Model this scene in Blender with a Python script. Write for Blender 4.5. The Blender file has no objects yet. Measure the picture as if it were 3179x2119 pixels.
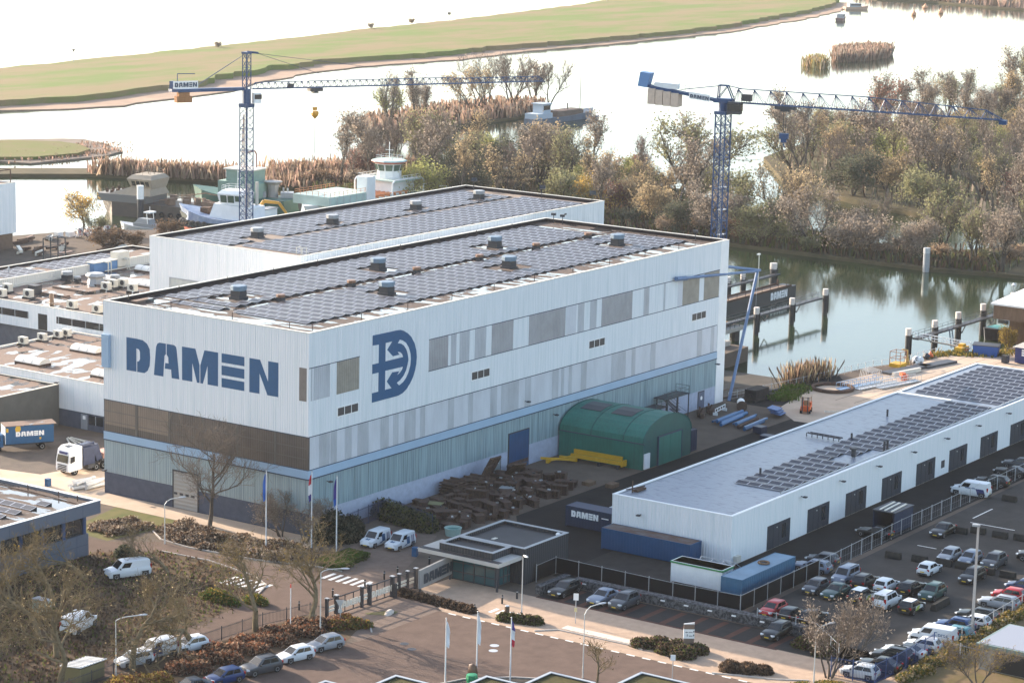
import bpy, bmesh, math, random
from mathutils import Vector, Matrix
import numpy as np
PI = math.pi
rad = math.radians
SC = bpy.context.scene
COL = SC.collection
random.seed(7)
SUN_AZ = math.atan2(0.995, 0.10)
SUN_EL = rad(18.5)

# ---------------------------------------------------------------- materials
MATS = {}
def M(name, col, rough=.7, metal=0., var=0., scale=1., ribs=None, streak=0., spec=.5, stretch=(1, 1, 1), col2=None, bump=0., alpha=None, thr=None):
    """procedural surface: colour varied by noise, optional ribs (axis, pitch, depth) and vertical grime streaks"""
    if name in MATS: return MATS[name]
    m = bpy.data.materials.new(name); m.use_nodes = True
    nt = m.node_tree; N = nt.nodes; L = nt.links
    b = N['Principled BSDF']
    b.inputs['Roughness'].default_value = rough
    b.inputs['Metallic'].default_value = metal
    b.inputs['Specular IOR Level'].default_value = spec if rough < .8 or spec != .5 else .1
    c4 = (*col, 1)
    b.inputs['Base Color'].default_value = c4
    geo = None
    def pos():
        nonlocal geo
        if geo is None: geo = N.new('ShaderNodeNewGeometry')
        return geo.outputs['Position']
    cur = None
    if var or col2:
        mp = N.new('ShaderNodeMapping'); mp.inputs['Scale'].default_value = stretch
        L.new(pos(), mp.inputs['Vector'])
        nz = N.new('ShaderNodeTexNoise'); nz.inputs['Scale'].default_value = scale
        nz.inputs['Detail'].default_value = 6; nz.inputs['Roughness'].default_value = .65
        L.new(mp.outputs[0], nz.inputs['Vector'])
        rp = N.new('ShaderNodeValToRGB')
        e = rp.color_ramp.elements
        t = thr or (.3, .7)
        e[0].position, e[1].position = t
        if col2: e[0].color = c4; e[1].color = (*col2, 1)
        else:
            e[0].color = tuple(min(1, x * (1 - var)) for x in col) + (1,)
            e[1].color = tuple(min(1, x * (1 + var)) for x in col) + (1,)
        L.new(nz.outputs['Fac'], rp.inputs['Fac'])
        cur = rp.outputs['Color']
    if streak:
        mp = N.new('ShaderNodeMapping'); mp.inputs['Scale'].default_value = (3.2, 3.2, .10)
        L.new(pos(), mp.inputs['Vector'])
        nz = N.new('ShaderNodeTexNoise'); nz.inputs['Scale'].default_value = 1.2; nz.inputs['Detail'].default_value = 5
        L.new(mp.outputs[0], nz.inputs['Vector'])
        rp = N.new('ShaderNodeValToRGB'); rp.color_ramp.elements[0].position = .42; rp.color_ramp.elements[1].position = .72
        rp.color_ramp.elements[0].color = (1, 1, 1, 1); k = 1 - streak
        rp.color_ramp.elements[1].color = (k * .95, k, k * 1.0, 1)
        L.new(nz.outputs['Fac'], rp.inputs['Fac'])
        mx = N.new('ShaderNodeMix'); mx.data_type = 'RGBA'; mx.blend_type = 'MULTIPLY'; mx.inputs[0].default_value = 1
        if cur: L.new(cur, mx.inputs[6])
        else: mx.inputs[6].default_value = c4
        L.new(rp.outputs['Color'], mx.inputs[7]); cur = mx.outputs[2]
    if cur: L.new(cur, b.inputs['Base Color'])
    hgt = None
    if ribs:
        ax, pitch, dep = ribs
        sp = N.new('ShaderNodeSeparateXYZ'); L.new(pos(), sp.inputs[0])
        mu = N.new('ShaderNodeMath'); mu.operation = 'MULTIPLY'; mu.inputs[1].default_value = 2 * PI / pitch
        L.new(sp.outputs[ax], mu.inputs[0])
        sn = N.new('ShaderNodeMath'); sn.operation = 'SINE'; L.new(mu.outputs[0], sn.inputs[0])
        hgt = (sn.outputs[0], dep)
    elif bump:
        nz = N.new('ShaderNodeTexNoise'); nz.inputs['Scale'].default_value = bump; nz.inputs['Detail'].default_value = 4
        L.new(pos(), nz.inputs['Vector']); hgt = (nz.outputs['Fac'], .05)
    if hgt:
        bp = N.new('ShaderNodeBump'); bp.inputs['Strength'].default_value = .6; bp.inputs['Distance'].default_value = hgt[1]
        L.new(hgt[0], bp.inputs['Height']); L.new(bp.outputs[0], b.inputs['Normal'])
    if alpha is not None: b.inputs['Alpha'].default_value = alpha
    MATS[name] = m
    return m

def wet_roof(name, dry, dry2, thr, stretch, scale):
    """gravel / bitumen roof with standing rain water in patches"""
    m = M(name, dry, .85, var=.0, col2=dry2, scale=scale * 3, stretch=(1, 1, 1))
    nt = m.node_tree; N = nt.nodes; L = nt.links; b = N['Principled BSDF']
    base = b.inputs['Base Color'].links[0].from_socket
    geo = [n for n in N if n.type == 'NEW_GEOMETRY'][0]
    mp = N.new('ShaderNodeMapping'); mp.inputs['Scale'].default_value = stretch
    L.new(geo.outputs['Position'], mp.inputs['Vector'])
    nz = N.new('ShaderNodeTexNoise'); nz.inputs['Scale'].default_value = scale; nz.inputs['Detail'].default_value = 5; nz.inputs['Distortion'].default_value = .3
    L.new(mp.outputs[0], nz.inputs['Vector'])
    rp = N.new('ShaderNodeValToRGB'); rp.color_ramp.elements[0].position = thr; rp.color_ramp.elements[1].position = thr + .035
    L.new(nz.outputs['Fac'], rp.inputs['Fac'])
    mr = N.new('ShaderNodeMapRange'); mr.inputs['To Min'].default_value = .85; mr.inputs['To Max'].default_value = .04
    L.new(rp.outputs['Color'], mr.inputs['Value']); L.new(mr.outputs[0], b.inputs['Roughness'])
    mx = N.new('ShaderNodeMix'); mx.data_type = 'RGBA'
    L.new(rp.outputs['Color'], mx.inputs[0]); L.new(base, mx.inputs[6])
    mx.inputs[7].default_value = (.055, .05, .048, 1); L.new(mx.outputs[2], b.inputs['Base Color'])
    ms = N.new('ShaderNodeMapRange'); ms.inputs['To Min'].default_value = .3; ms.inputs['To Max'].default_value = 1.0
    L.new(rp.outputs['Color'], ms.inputs['Value']); L.new(ms.outputs[0], b.inputs['Specular IOR Level'])
    return m

# ---------------------------------------------------------------- mesh builder
class MB:
    def __init__(s): s.v = []; s.f = []; s.mi = []; s.m = 0
    def add(s, vs, fs):
        o = len(s.v); s.v.extend([tuple(p) for p in vs])
        for f in fs: s.f.append([i + o for i in f]); s.mi.append(s.m)
        return s
    def box(s, x0, y0, z0, x1, y1, z1):
        return s.add([(x0, y0, z0), (x1, y0, z0), (x1, y1, z0), (x0, y1, z0), (x0, y0, z1), (x1, y0, z1), (x1, y1, z1), (x0, y1, z1)],
                     [(3, 2, 1, 0), (4, 5, 6, 7), (0, 1, 5, 4), (1, 2, 6, 5), (2, 3, 7, 6), (3, 0, 4, 7)])
    def rbox(s, c, size, rz=0, ry=0, rx=0):
        R = Matrix.Rotation(rz, 3, 'Z') @ Matrix.Rotation(ry, 3, 'Y') @ Matrix.Rotation(rx, 3, 'X')
        h = [x / 2 for x in size]; c = Vector(c)
        vs = [c + R @ Vector((sx * h[0], sy * h[1], sz * h[2])) for sz in (-1, 1) for sx, sy in ((-1, -1), (1, -1), (1, 1), (-1, 1))]
        return s.add(vs, [(3, 2, 1, 0), (4, 5, 6, 7), (0, 1, 5, 4), (1, 2, 6, 5), (2, 3, 7, 6), (3, 0, 4, 7)])
    def tube(s, p0, p1, r0, r1=None, n=6, cap=True):
        r1 = r0 if r1 is None else r1
        a = Vector(p0); b = Vector(p1); d = b - a
        if d.length < 1e-6: return s
        d.normalize()
        u = d.cross(Vector((0, 0, 1)))
        if u.length < .05: u = Vector((1, 0, 0))
        u.normalize(); w = d.cross(u)
        off = PI / 4 if n == 4 else 0
        vs = []
        for c, r in ((a, r0), (b, r1)):
            for i in range(n):
                t = 2 * PI * i / n + off
                vs.append(c + u * (r * math.cos(t)) + w * (r * math.sin(t)))
        fs = [(i, (i + 1) % n, n + (i + 1) % n, n + i) for i in range(n)]
        if cap: fs += [tuple(range(n))[::-1], tuple(range(n, 2 * n))]
        return s.add(vs, fs)
    def path(s, pts, r, n=6):
        for a, b in zip(pts, pts[1:]): s.tube(a, b, r, r, n)
        return s
    def prism(s, pts, z0, z1):
        n = len(pts)
        return s.add([(x, y, z0) for x, y in pts] + [(x, y, z1) for x, y in pts],
                     [tuple(range(n))[::-1], tuple(range(n, 2 * n))] + [(i, (i + 1) % n, n + (i + 1) % n, n + i) for i in range(n)])
    def extr(s, pts, o, u, v, d):
        """2-D outline in the plane o + u*a + v*b pushed out along u x v by d"""
        o, u, v = Vector(o), Vector(u), Vector(v); w = u.cross(v).normalized() * d
        n = len(pts); A = [o + u * a + v * b for a, b in pts]
        return s.add(A + [p + w for p in A], [tuple(range(n))[::-1], tuple(range(n, 2 * n))] + [(i, (i + 1) % n, n + (i + 1) % n, n + i) for i in range(n)])
    def lathe(s, prof, c=(0, 0, 0), n=12):
        vs = []; fs = []
        for r, z in prof:
            for i in range(n):
                t = 2 * PI * i / n; vs.append((c[0] + r * math.cos(t), c[1] + r * math.sin(t), c[2] + z))
        for k in range(len(prof) - 1):
            for i in range(n):
                j = (i + 1) % n; fs.append((k * n + i, k * n + j, (k + 1) * n + j, (k + 1) * n + i))
        fs += [tuple(range(n))[::-1], tuple(range((len(prof) - 1) * n, len(prof) * n))]
        return s.add(vs, fs)
    def loft(s, rings, cap=True):
        n = len(rings[0]); vs = [p for r in rings for p in r]; fs = []
        for k in range(len(rings) - 1):
            for i in range(n):
                j = (i + 1) % n; fs.append((k * n + i, k * n + j, (k + 1) * n + j, (k + 1) * n + i))
        if cap: fs += [tuple(range(n))[::-1], tuple(range((len(rings) - 1) * n, len(rings) * n))]
        return s.add(vs, fs)
    def ring(s, c, R, r, axis='y', n=14, m=6):
        """torus"""
        vs = []; fs = []
        for i in range(n):
            a = 2 * PI * i / n
            for j in range(m):
                b = 2 * PI * j / m; q = R + r * math.cos(b); h = r * math.sin(b)
                p = (q * math.cos(a), h, q * math.sin(a)) if axis == 'y' else ((h, q * math.cos(a), q * math.sin(a)) if axis == 'x' else (q * math.cos(a), q * math.sin(a), h))
                vs.append((c[0] + p[0], c[1] + p[1], c[2] + p[2]))
        for i in range(n):
            for j in range(m):
                fs.append((i * m + j, ((i + 1) % n) * m + j, ((i + 1) % n) * m + (j + 1) % m, i * m + (j + 1) % m))
        return s.add(vs, fs)
    def mesh(s, name, mats, off=(0, 0, 0), smooth=0):
        me = bpy.data.meshes.new(name)
        o = off
        me.from_pydata([(x - o[0], y - o[1], z - o[2]) for x, y, z in s.v], [], s.f)
        for m in (mats if isinstance(mats, (list, tuple)) else [mats]): me.materials.append(m)
        if any(s.mi): me.polygons.foreach_set('material_index', s.mi)
        if smooth:
            me.polygons.foreach_set('use_smooth', [True] * len(me.polygons))
            if smooth < 3: me.set_sharp_from_angle(angle=smooth)
        me.update()
        return me
    def build(s, name, mats, parent=None, smooth=0, world=True, loc=None):
        """link as ONE mesh object; world=True: coordinates are world ones, turned local to an unrotated parent"""
        off = (0, 0, 0)
        if parent is not None and world:
            p = parent; off = Vector((0, 0, 0))
            while p is not None: off = off + Vector(p.location); p = p.parent
        if parent is None and world and loc is None and s.v:
            xs = [p[0] for p in s.v]; ys = [p[1] for p in s.v]; zs = [p[2] for p in s.v]
            loc = ((min(xs) + max(xs)) / 2, (min(ys) + max(ys)) / 2, min(zs)); off = loc
        o = bpy.data.objects.new(name, s.mesh(name, mats, off, smooth))
        COL.objects.link(o)
        if parent is not None: o.parent = parent
        if loc is not None: o.location = loc
        return o

def tag(o, label=None, cat=None, group=None, kind=None):
    if label: o['label'] = label
    if cat: o['category'] = cat
    if group: o['group'] = group
    if kind: o['kind'] = kind
    return o
def thing(name, label, cat, loc=(0, 0, 0), rz=0, group=None):
    o = bpy.data.objects.new(name, None); COL.objects.link(o); o.empty_display_size = .5
    o.location = loc; o.rotation_euler = (0, 0, rz)
    return tag(o, label, cat, group)
KIDS = {}
def dup(root, loc, rz=0, label=None, group=None, scale=None):
    """a copy of a thing with copies of its parts and sub-parts (mesh data shared)"""
    r = root.copy(); COL.objects.link(r); r.location = loc; r.rotation_euler = (0, 0, rz)
    if scale is not None: r.scale = scale
    if label: r['label'] = label
    if group: r['group'] = group
    for ch in kids(root):
        c = ch.copy(); COL.objects.link(c); c.parent = r
        for g in kids(ch):
            d = g.copy(); COL.objects.link(d); d.parent = c
    return r
def kids(o):
    if o.name not in KIDS: KIDS[o.name] = [c for c in bpy.data.objects if c.parent == o]
    return KIDS[o.name]
def inst(name, me, parent, loc, rot=(0, 0, 0)):
    """one more part from shared mesh data; loc local to the parent"""
    o = bpy.data.objects.new(name, me); COL.objects.link(o); o.parent = parent; o.location = loc; o.rotation_euler = rot
    return o
def struct(name, mb, m, smooth=0, kind='structure'):
    o = mb.build(name, m, None, smooth, loc=(0, 0, 0)); o['kind'] = kind
    return o

# lettering: stencil capitals as outlines in units of the letter height
GL = {'D': (.95, [[(0, 0), (0, 1), (.40, 1), (.40, 0)], [(.43, 0), (.43, .31), (.50, .33), (.545, .40), (.545, .62), (.50, .69), (.40, .71), (.40, 1), (.66, .985), (.83, .90), (.93, .75), (.95, .5), (.93, .25), (.85, .09), (.72, 0)]]),
      'A': (1.0, [[(0, 0), (.09, .86), (.14, .96), (.22, 1), (.475, 1), (.475, .69), (.42, .63), (.37, 0)], [(.505, 1), (.80, 1), (.87, .96), (.90, .86), (1, 0), (.70, 0), (.68, .25), (.43, .25), (.45, .42), (.58, .42), (.57, .6), (.505, .68)]]),
      'M': (1.39, [[(0, 0), (0, 1), (.52, 1), (.68, .53), (.68, 0), (.58, 0), (.40, .56), (.40, 0)], [(1.39, 0), (1.39, 1), (.87, 1), (.71, .53), (.71, 0), (.81, 0), (.99, .56), (.99, 0)]]),
      'E': (.86, [[(0, 0), (0, .27), (.86, .27), (.86, 0)], [(0, .36), (0, .64), (.86, .64), (.86, .36)], [(0, .73), (0, 1), (.86, 1), (.86, .73)]]),
      'N': (1.08, [[(0, 0), (0, 1), (.40, 1), (.70, .40), (.70, 1), (1.08, 1), (1.08, 0), (.68, 0), (.38, .60), (.38, 0)]])}
def word(mb, txt, o, u, v, h, d=.04, gap=.14, sx=1):
    u = Vector(u).normalized(); v = Vector(v).normalized(); o = Vector(o); a = 0
    for ch in txt:
        w, polys = GL[ch]
        for p in polys: mb.extr([(x * h * sx, y * h) for x, y in p], o + u * a, u, v, d)
        a += (w + gap) * h * sx
    return a

# camera of the photograph: a drone 81 m up
F_PX, YAW, PITCH, ROLL = 7885.2, .5977, .1909, .0241
CAM = Vector((-230.66, -186.09, 81.53))
fw = Vector((math.cos(YAW) * math.cos(PITCH), math.sin(YAW) * math.cos(PITCH), -math.sin(PITCH)))
rt = Vector((math.sin(YAW), -math.cos(YAW), 0)); up = rt.cross(fw)
rt, up = rt * math.cos(ROLL) + up * math.sin(ROLL), up * math.cos(ROLL) - rt * math.sin(ROLL)
cd = bpy.data.cameras.new('drone_camera'); cam = bpy.data.objects.new('drone_camera', cd); COL.objects.link(cam)
cd.sensor_width = 36; cd.lens = 36 * F_PX / 3179; cd.clip_start = 1; cd.clip_end = 20000
mw = Matrix.Identity(4)
for i in range(3): mw[i][0], mw[i][1], mw[i][2], mw[i][3] = rt[i], up[i], -fw[i], CAM[i]
cam.matrix_world = mw
SC.camera = cam
# ---------------------------------------------------------------- shared materials
white_rib_x = M('white_profiled_sheet_long', (.74, .76, .78), .5, streak=.14, ribs=('X', .36, .05))
white_rib_y = M('white_profiled_sheet_front', (.74, .75, .77), .5, streak=.10, ribs=('Y', .36, .05))
white_plain = M('white_paint', (.78, .78, .77), .5, var=.06, scale=.5)
cream = M('cream_paint', (.62, .58, .50), .5, var=.08, scale=1)
teal_x = M('weathered_teal_sheet_long', (.25, .345, .38), .55, streak=.45, ribs=('X', .36, .06))
teal_y = M('weathered_teal_sheet_front', (.29, .36, .38), .55, streak=.3, ribs=('Y', .36, .06))
pale_blue = M('pale_blue_flashing', (.30, .42, .55), .45, var=.06, scale=.3)
navy_line = M('dark_blue_trim', (.03, .05, .09), .5)
logo_blue = M('signal_blue_paint', (.005, .075, .185), .55, var=.08, scale=2)
white_block = M('painted_blockwork', (.36, .40, .49), .8, var=.12, scale=1.2)
dark_plinth = M('slate_plinth', (.085, .095, .125), .8, var=.18, scale=1)
poly_grey = M('translucent_sheet_grey', (.42, .44, .47), .35, var=.18, scale=.5, stretch=(1, 1, .3), ribs=('X', .36, .03))
poly_pale = M('translucent_sheet_pale', (.56, .58, .62), .35, var=.10, scale=.5, stretch=(1, 1, .3), ribs=('X', .36, .03))
poly_brown = M('translucent_sheet_brown', (.095, .078, .068), .3, col2=(.165, .13, .105), scale=.2, stretch=(1, 1, .8), ribs=('Y', .36, .03), thr=(.35, .75))
poly_dark = M('translucent_sheet_dark', (.31, .315, .33), .35, var=.2, scale=.35, stretch=(1, 1, .6), ribs=('X', .36, .03))
poly_olive = M('translucent_sheet_olive', (.27, .25, .21), .3, var=.2, scale=.6, ribs=('X', .36, .03))
glass = M('dark_glass', (.02, .025, .03), .06, spec=.9)
glass_teal = M('teal_glass', (.03, .09, .10), .08, spec=.9)
black = M('black_rubber', (.015, .015, .016), .75)
dark = M('dark_steel', (.035, .037, .045), .55, var=.2, scale=3)
grey = M('grey_metal', (.32, .33, .34), .5, var=.1, scale=3)
light_grey = M('galvanised_steel', (.50, .51, .52), .45, metal=.3, var=.1, scale=4)
concrete = M('concrete', (.36, .33, .29), .9, var=.14, scale=.8)
dark_concrete = M('damp_concrete', (.038, .035, .033), .9, var=.25, scale=.7)
blue_steel = M('crane_blue_paint', (.012, .050, .14), .45, var=.12, scale=2)
blue_box = M('container_blue_paint', (.005, .055, .15), .5, var=.12, scale=1.2, streak=.2)
blue_dark = M('container_dark_blue', (.008, .022, .06), .5, var=.15, scale=1.2, streak=.2)
rust = M('rusty_steel', (.125, .075, .055), .85, col2=(.06, .047, .042), scale=2.5)
rust_roof = M('rusty_container_roof', (.16, .16, .16), .8, col2=(.11, .05, .03), scale=.9, stretch=(1, .5, 1))
panel_glass = M('photovoltaic_glass', (.036, .030, .033), .36, var=.12, scale=.35, spec=.30)
panel_dark = M('photovoltaic_glass_dark', (.016, .018, .032), .45, var=.15, scale=.4, spec=.22)
panel_frame = M('panel_frame_aluminium', (.55, .55, .58), .35, metal=.5)
under = M('panel_underside', (.02, .02, .022), .7)
roof_brown = wet_roof('wet_bitumen_roof', (.115, .078, .058), (.07, .05, .042), .50, (.9, .28, 1), .75)
roof_tan = wet_roof('wet_gravel_roof', (.215, .155, .118), (.16, .105, .082), .53, (.35, .75, 1), .7)
roof_hall2 = M('pale_gravel_roof', (.27, .215, .175), .85, var=.15, scale=.7)
roof_wetgrey = M('wet_ribbed_metal_roof', (.19, .215, .26), .4, col2=(.05, .065, .095), scale=1.5, stretch=(1.7, .42, 1), thr=(.53, .66), spec=.6)
roof_dark = M('black_bitumen_roof', (.022, .022, .025), .6, var=.4, scale=.25)
red_lead = M('red_hull_paint', (.42, .09, .05), .55, var=.15, scale=1)
yellow = M('yellow_paint', (.60, .33, .015), .5, var=.1, scale=2)
orange = M('orange_paint', (.70, .13, .03), .5)
red = M('red_paint', (.55, .02, .02), .4)
green_paint = M('green_paint', (.02, .25, .10), .45)
wood = M('weathered_timber', (.16, .105, .07), .85, var=.25, scale=2, stretch=(1, 1, .2))

# ---------------------------------------------------------------- water and land
WZ = -2.5
wm = bpy.data.materials.new('river_water'); wm.use_nodes = True
nt = wm.node_tree; N = nt.nodes; L = nt.links; b = N['Principled BSDF']
b.inputs['Base Color'].default_value = (.022, .034, .016, 1); b.inputs['Roughness'].default_value = .085; b.inputs['IOR'].default_value = 1.36
b.inputs['Specular IOR Level'].default_value = .40
geo = N.new('ShaderNodeNewGeometry'); mp = N.new('ShaderNodeMapping'); mp.inputs['Scale'].default_value = (.25, .09, 1); mp.inputs['Rotation'].default_value = (0, 0, rad(35))
L.new(geo.outputs['Position'], mp.inputs[0])
nz = N.new('ShaderNodeTexNoise'); nz.inputs['Scale'].default_value = 1.6; nz.inputs['Detail'].default_value = 4; L.new(mp.outputs[0], nz.inputs['Vector'])
bp = N.new('ShaderNodeBump'); bp.inputs['Strength'].default_value = .3; bp.inputs['Distance'].default_value = .03
L.new(nz.outputs['Fac'], bp.inputs['Height']); L.new(bp.outputs[0], b.inputs['Normal'])
mb = MB(); mb.add([(-3000, -3000, WZ), (6000, -3000, WZ), (6000, 6000, WZ), (-3000, 6000, WZ)], [(0, 1, 2, 3)])
struct('water', mb, wm)

asphalt_warm = M('worn_asphalt', (.128, .088, .07), .9, var=.16, scale=.55, bump=6)
asphalt_dark = M('yard_asphalt', (.015, .014, .0145), .9, col2=(.028, .026, .025), scale=.25, bump=5)
pavers = M('beige_clay_pavers', (.42, .30, .215), .9, var=.13, scale=.8, bump=4)
slabs = M('concrete_slabs', (.50, .385, .29), .9, var=.12, scale=.35)
lot_slabs = M('car_park_slabs', (.055, .050, .046), .9, var=.22, scale=.35)
soil = M('leaf_strewn_soil', (.13, .085, .055), .95, col2=(.07, .052, .032), scale=.5)
grass_m = M('short_grass', (.09, .105, .035), .95, col2=(.17, .14, .06), scale=.35)
red_brick = M('red_brick_strip', (.085, .042, .032), .9, var=.15, scale=2)
bay_dark = M('dark_bay_paving', (.03, .029, .029), .9, var=.2, scale=1)
line_white = M('road_marking_white', (.72, .70, .66), .8, var=.12, scale=2)
kerb_m = M('kerb_stone', (.42, .38, .34), .85, var=.1, scale=2)
joint_m = M('slab_joint', (.05, .047, .043), .9)

yard = [(-300, -300), (260, -300), (260, -60), (200, -22), (172, -16.5), (161, -14), (158.4, -8.6), (144.3, -7.3), (139, -5.2), (134.9, -4.6), (130, -3.9),
        (100.6, 0.2), (100.6, 17.5), (141, 18.5), (141, 60), (150, 100), (170, 138), (187, 150), (186, 162), (178, 172), (171, 180), (165, 186), (158, 191.5), (144.4, 196), (132, 206), (110, 235), (60, 300), (-300, 300)]
mb = MB(); mb.prism(yard, -6, 0)
struct('ground', mb, M('yard_ground', (.10, .08, .065), .95, col2=(.15, .115, .09), scale=.3, bump=5))
mb = MB()   # slipway: concrete ramp from the hall doors into the basin
mb.add([(100.6, 0.2, -.02), (130.5, -3.9, -2.2), (134, -4.4, -3.2), (134, 18, -3.2), (130.5, 17.5, -2.2), (100.6, 17.5, -.02)], [(0, 1, 4, 5), (1, 2, 3, 4)])
struct('slipway', mb, M('slipway_concrete', (.07, .062, .052), .9, col2=(.11, .095, .08), scale=.5, stretch=(.2, 1, 1)))
mb = MB()
for y in (1.2, 5.5, 10, 14.6): mb.add([(101, y - .12, .02), (133, y - .12, -2.75), (133, y + .12, -2.75), (101, y + .12, .02), (101, y - .12, .2), (133, y - .12, -2.6), (133, y + .12, -2.6), (101, y + .12, .2)],
        [(4, 5, 6, 7), (0, 1, 5, 4), (2, 3, 7, 6), (1, 2, 6, 5), (3, 0, 4, 7)])
tag(mb.build('slip_rails', rust), 'rusty rails running down the sloping slipway into the basin', 'rails')

def sheet(name, pts, lvl, m, z=0.):
    mb = MB(); mb.add([(x, y, z + .004 * lvl) for x, y in pts], [tuple(range(len(pts)))])
    return struct(name, mb, m)
def rect(x0, y0, x1, y1): return [(x0, y0), (x1, y0), (x1, y1), (x0, y1)]
sheet('gate_road', [(-60, -200), (-14.7, -200), (-14.7, -30.2), (-28.6, -30), (-60, -26.6)], 1, asphalt_warm)
sheet('inner_road', [(-60, -17), (-24.8, -20), (-9, -22.5), (-9, -18.5), (-10.2, -12), (-12.5, -6), (-13, 2), (-13, 12), (-17, 17), (-17, 60), (-30, 60), (-60, 0)], 1, asphalt_warm)
sheet('forecourt_pavement', [(-28.6, -30.1), (-14.7, -30.3), (-9.4, -23.2), (-6, -18.5), (10, -12), (10.5, -4), (-3, -7.6), (-9.6, -13), (-12, -18), (-24.8, -21)], 2, M('forecourt_pavers', (.17, .125, .10), .9, var=.15, scale=.9, bump=4))
sheet('front_pavement', [(-4.4, -3.2), (-.05, -2), (-.05, 33.2), (8, 33.2), (8, 34.6), (-4.4, 34.6)], 2, slabs)
sheet('truck_yard', [(-4.4, 34.6), (23.8, 34.6), (23.8, 52), (18, 62), (-14, 60), (-16, 40)], 1, M('stony_asphalt', (.105, .088, .075), .95, col2=(.15, .12, .10), scale=.4, bump=5))
sheet('truck_pavement', [(-4.4, 34.7), (8, 34.7), (10, 37), (6, 45.2), (1.5, 46), (-1, 58), (-6, 58)], 2, slabs)
sheet('pavement', [(-14.6, -30.6), (-9, -23.6), (-3.6, -23.8), (-3.4, -120), (-14.6, -120)], 2, pavers)
sheet('parking_pavement', rect(-3.3, -35.5, 2.0, -75), 2, bay_dark)
mb = MB()
for y in (-38.6, -41.3, -43.9, -46.5, -49.1, -51.7, -54.4, -57.0, -59.7, -62.4, -65): mb.add([(x, yy, .013) for x, yy in rect(-3.2, y - .38, 1.6, y + .38)], [(0, 1, 2, 3)])
mb.add([(x, yy, .013) for x, yy in rect(-3.75, -66, -3.3, -35.6)], [(0, 1, 2, 3)])
struct('bay_markings', mb, red_brick)
sheet('yard_road', [(2, -31.8), (11.6, -32), (11.6, -23), (24, -14), (100.5, -14), (100.5, -.1), (130, -4.2), (96, -29.8), (21, -29.8), (21, -46.5), (126, -46.5), (126, -56), (4, -56), (4.6, -40), (6, -32)], 1, asphalt_dark)
sheet('yard_pavement', [(4.6, -32.3), (21, -32), (21, -56), (5.6, -56), (4.6, -40)], 2, dark_concrete)
sheet('car_park_pavement', [(-3.2, -73.2), (1.8, -66), (2.2, -57.2), (126, -56.2), (126, -80.2), (2, -80), (-8, -79)], 2, lot_slabs)
mb = MB()
for y in np.arange(-79, -57, 3.0): mb.add([(x, yy, .012) for x, yy in rect(3, y - .05, 120, y + .05)], [(0, 1, 2, 3)])
for x in np.arange(4, 120, 6.0): mb.add([(a, yy, .0125) for a, yy in rect(x - .05, -79.5, x + .05, -57.5)], [(0, 1, 2, 3)])
struct('slab_joints', mb, joint_m)
mb = MB()
for x0, y0, x1, y1 in ((43.6, -59.5, 43.8, -62), (43.6, -62.7, 43.8, -65.5), (57.8, -60, 58, -66), (75, -60, 75.2, -66), (60, -59.5, 66, -59.3)): mb.add([(a, c, .013) for a, c in rect(x0, y0, x1, y1)], [(0, 1, 2, 3)])
struct('car_park_markings', mb, line_white)
quay_pts = [(95, -15), (101, -9), (118, -6), (134, -8), (144, -9.6), (157, -11), (160, -16.5), (172, -19), (200, -24), (200, -60), (127, -50), (126, -29.8), (96, -29.8)]
sheet('quay_slabs', quay_pts, 2, slabs)
mb = MB()
for k, t in enumerate(np.arange(0, 66, 4.0)):
    x = 128 + t * .55; mb.add([(x, -13 - t * .12, .0125), (x + 22, -36, .0125), (x + 22.1, -36, .0125), (x + .1, -13 - t * .12, .0125)], [(0, 1, 2, 3)])
for y in np.arange(-29, -10, 3.2): mb.add([(112, y - .05, .0127), (158, y - 1.05, .0127), (158, y - .95, .0127), (112, y + .05, .0127)], [(0, 1, 2, 3)])
struct('quay_joints', mb, joint_m)
mb = MB()   # dashes along the pavement edge, zebra stripes, tactile strip
for y in np.arange(-120, -31, 1.9): mb.add([(x, c, .0125) for x, c in rect(-14.85, y, -14.6, y + 1.0)], [(0, 1, 2, 3)])
struct('edge_dashes', mb, line_white)
mb = MB()
for k in range(6): y = -12.3 - k * 1.05; mb.add([(-12.9, y, .0125), (-12.9, y - .5, .0125), (-10.4, y - .42, .0125), (-10.4, y + .08, .0125)], [(0, 1, 2, 3)])
for k in range(4): y = -34.6 - k * .95; mb.add([(x, c, .0125) for x, c in rect(-11.6, y - .45, -9.9, y)], [(0, 1, 2, 3)])
for k in range(6): y = 1.5 - k * 1.0 - 6; mb.add([(-21.5, y, .0125), (-21.5, y - .5, .0125), (-18.4, y - .5, .0125), (-18.4, y, .0125)], [(0, 1, 2, 3)])
struct('zebra_stripes', mb, line_white)
mb = MB(); mb.box(-11.65, -53.4, .01, -10.35, -44.2, .06)
struct('tactile_kerb', mb, M('pale_rumble_kerb', (.58, .50, .42), .9, var=.18, scale=2.2))
sheet('front_bed', [(-10.1, 15.7), (-4.6, 15.5), (-4.6, -3), (-3.2, -7.2), (-9.4, -8.6), (-11.6, -2), (-12.6, 7.6)], 3, soil)
sheet('verge', [(-16.6, 17), (-10.5, 16.2), (-4.5, 16.5), (-4.5, 27), (-16, 24)], 3, grass_m)
sheet('tree_ground', [(-62, -16), (-49, -14.2), (-36, -13.2), (-24, -12), (-17.5, -6), (-15.5, 2), (-16, 9), (-21, 15), (-45, 14), (-75, 0), (-75, -10)], 3, soil)
sheet('fence_bed', [(-75, -17.6), (-49, -18.2), (-25, -19.8), (-24.4, -23), (-25.5, -27.5), (-30, -29.3), (-31.5, -25.8), (-50, -25.6), (-75, -24)], 3, soil)
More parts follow.
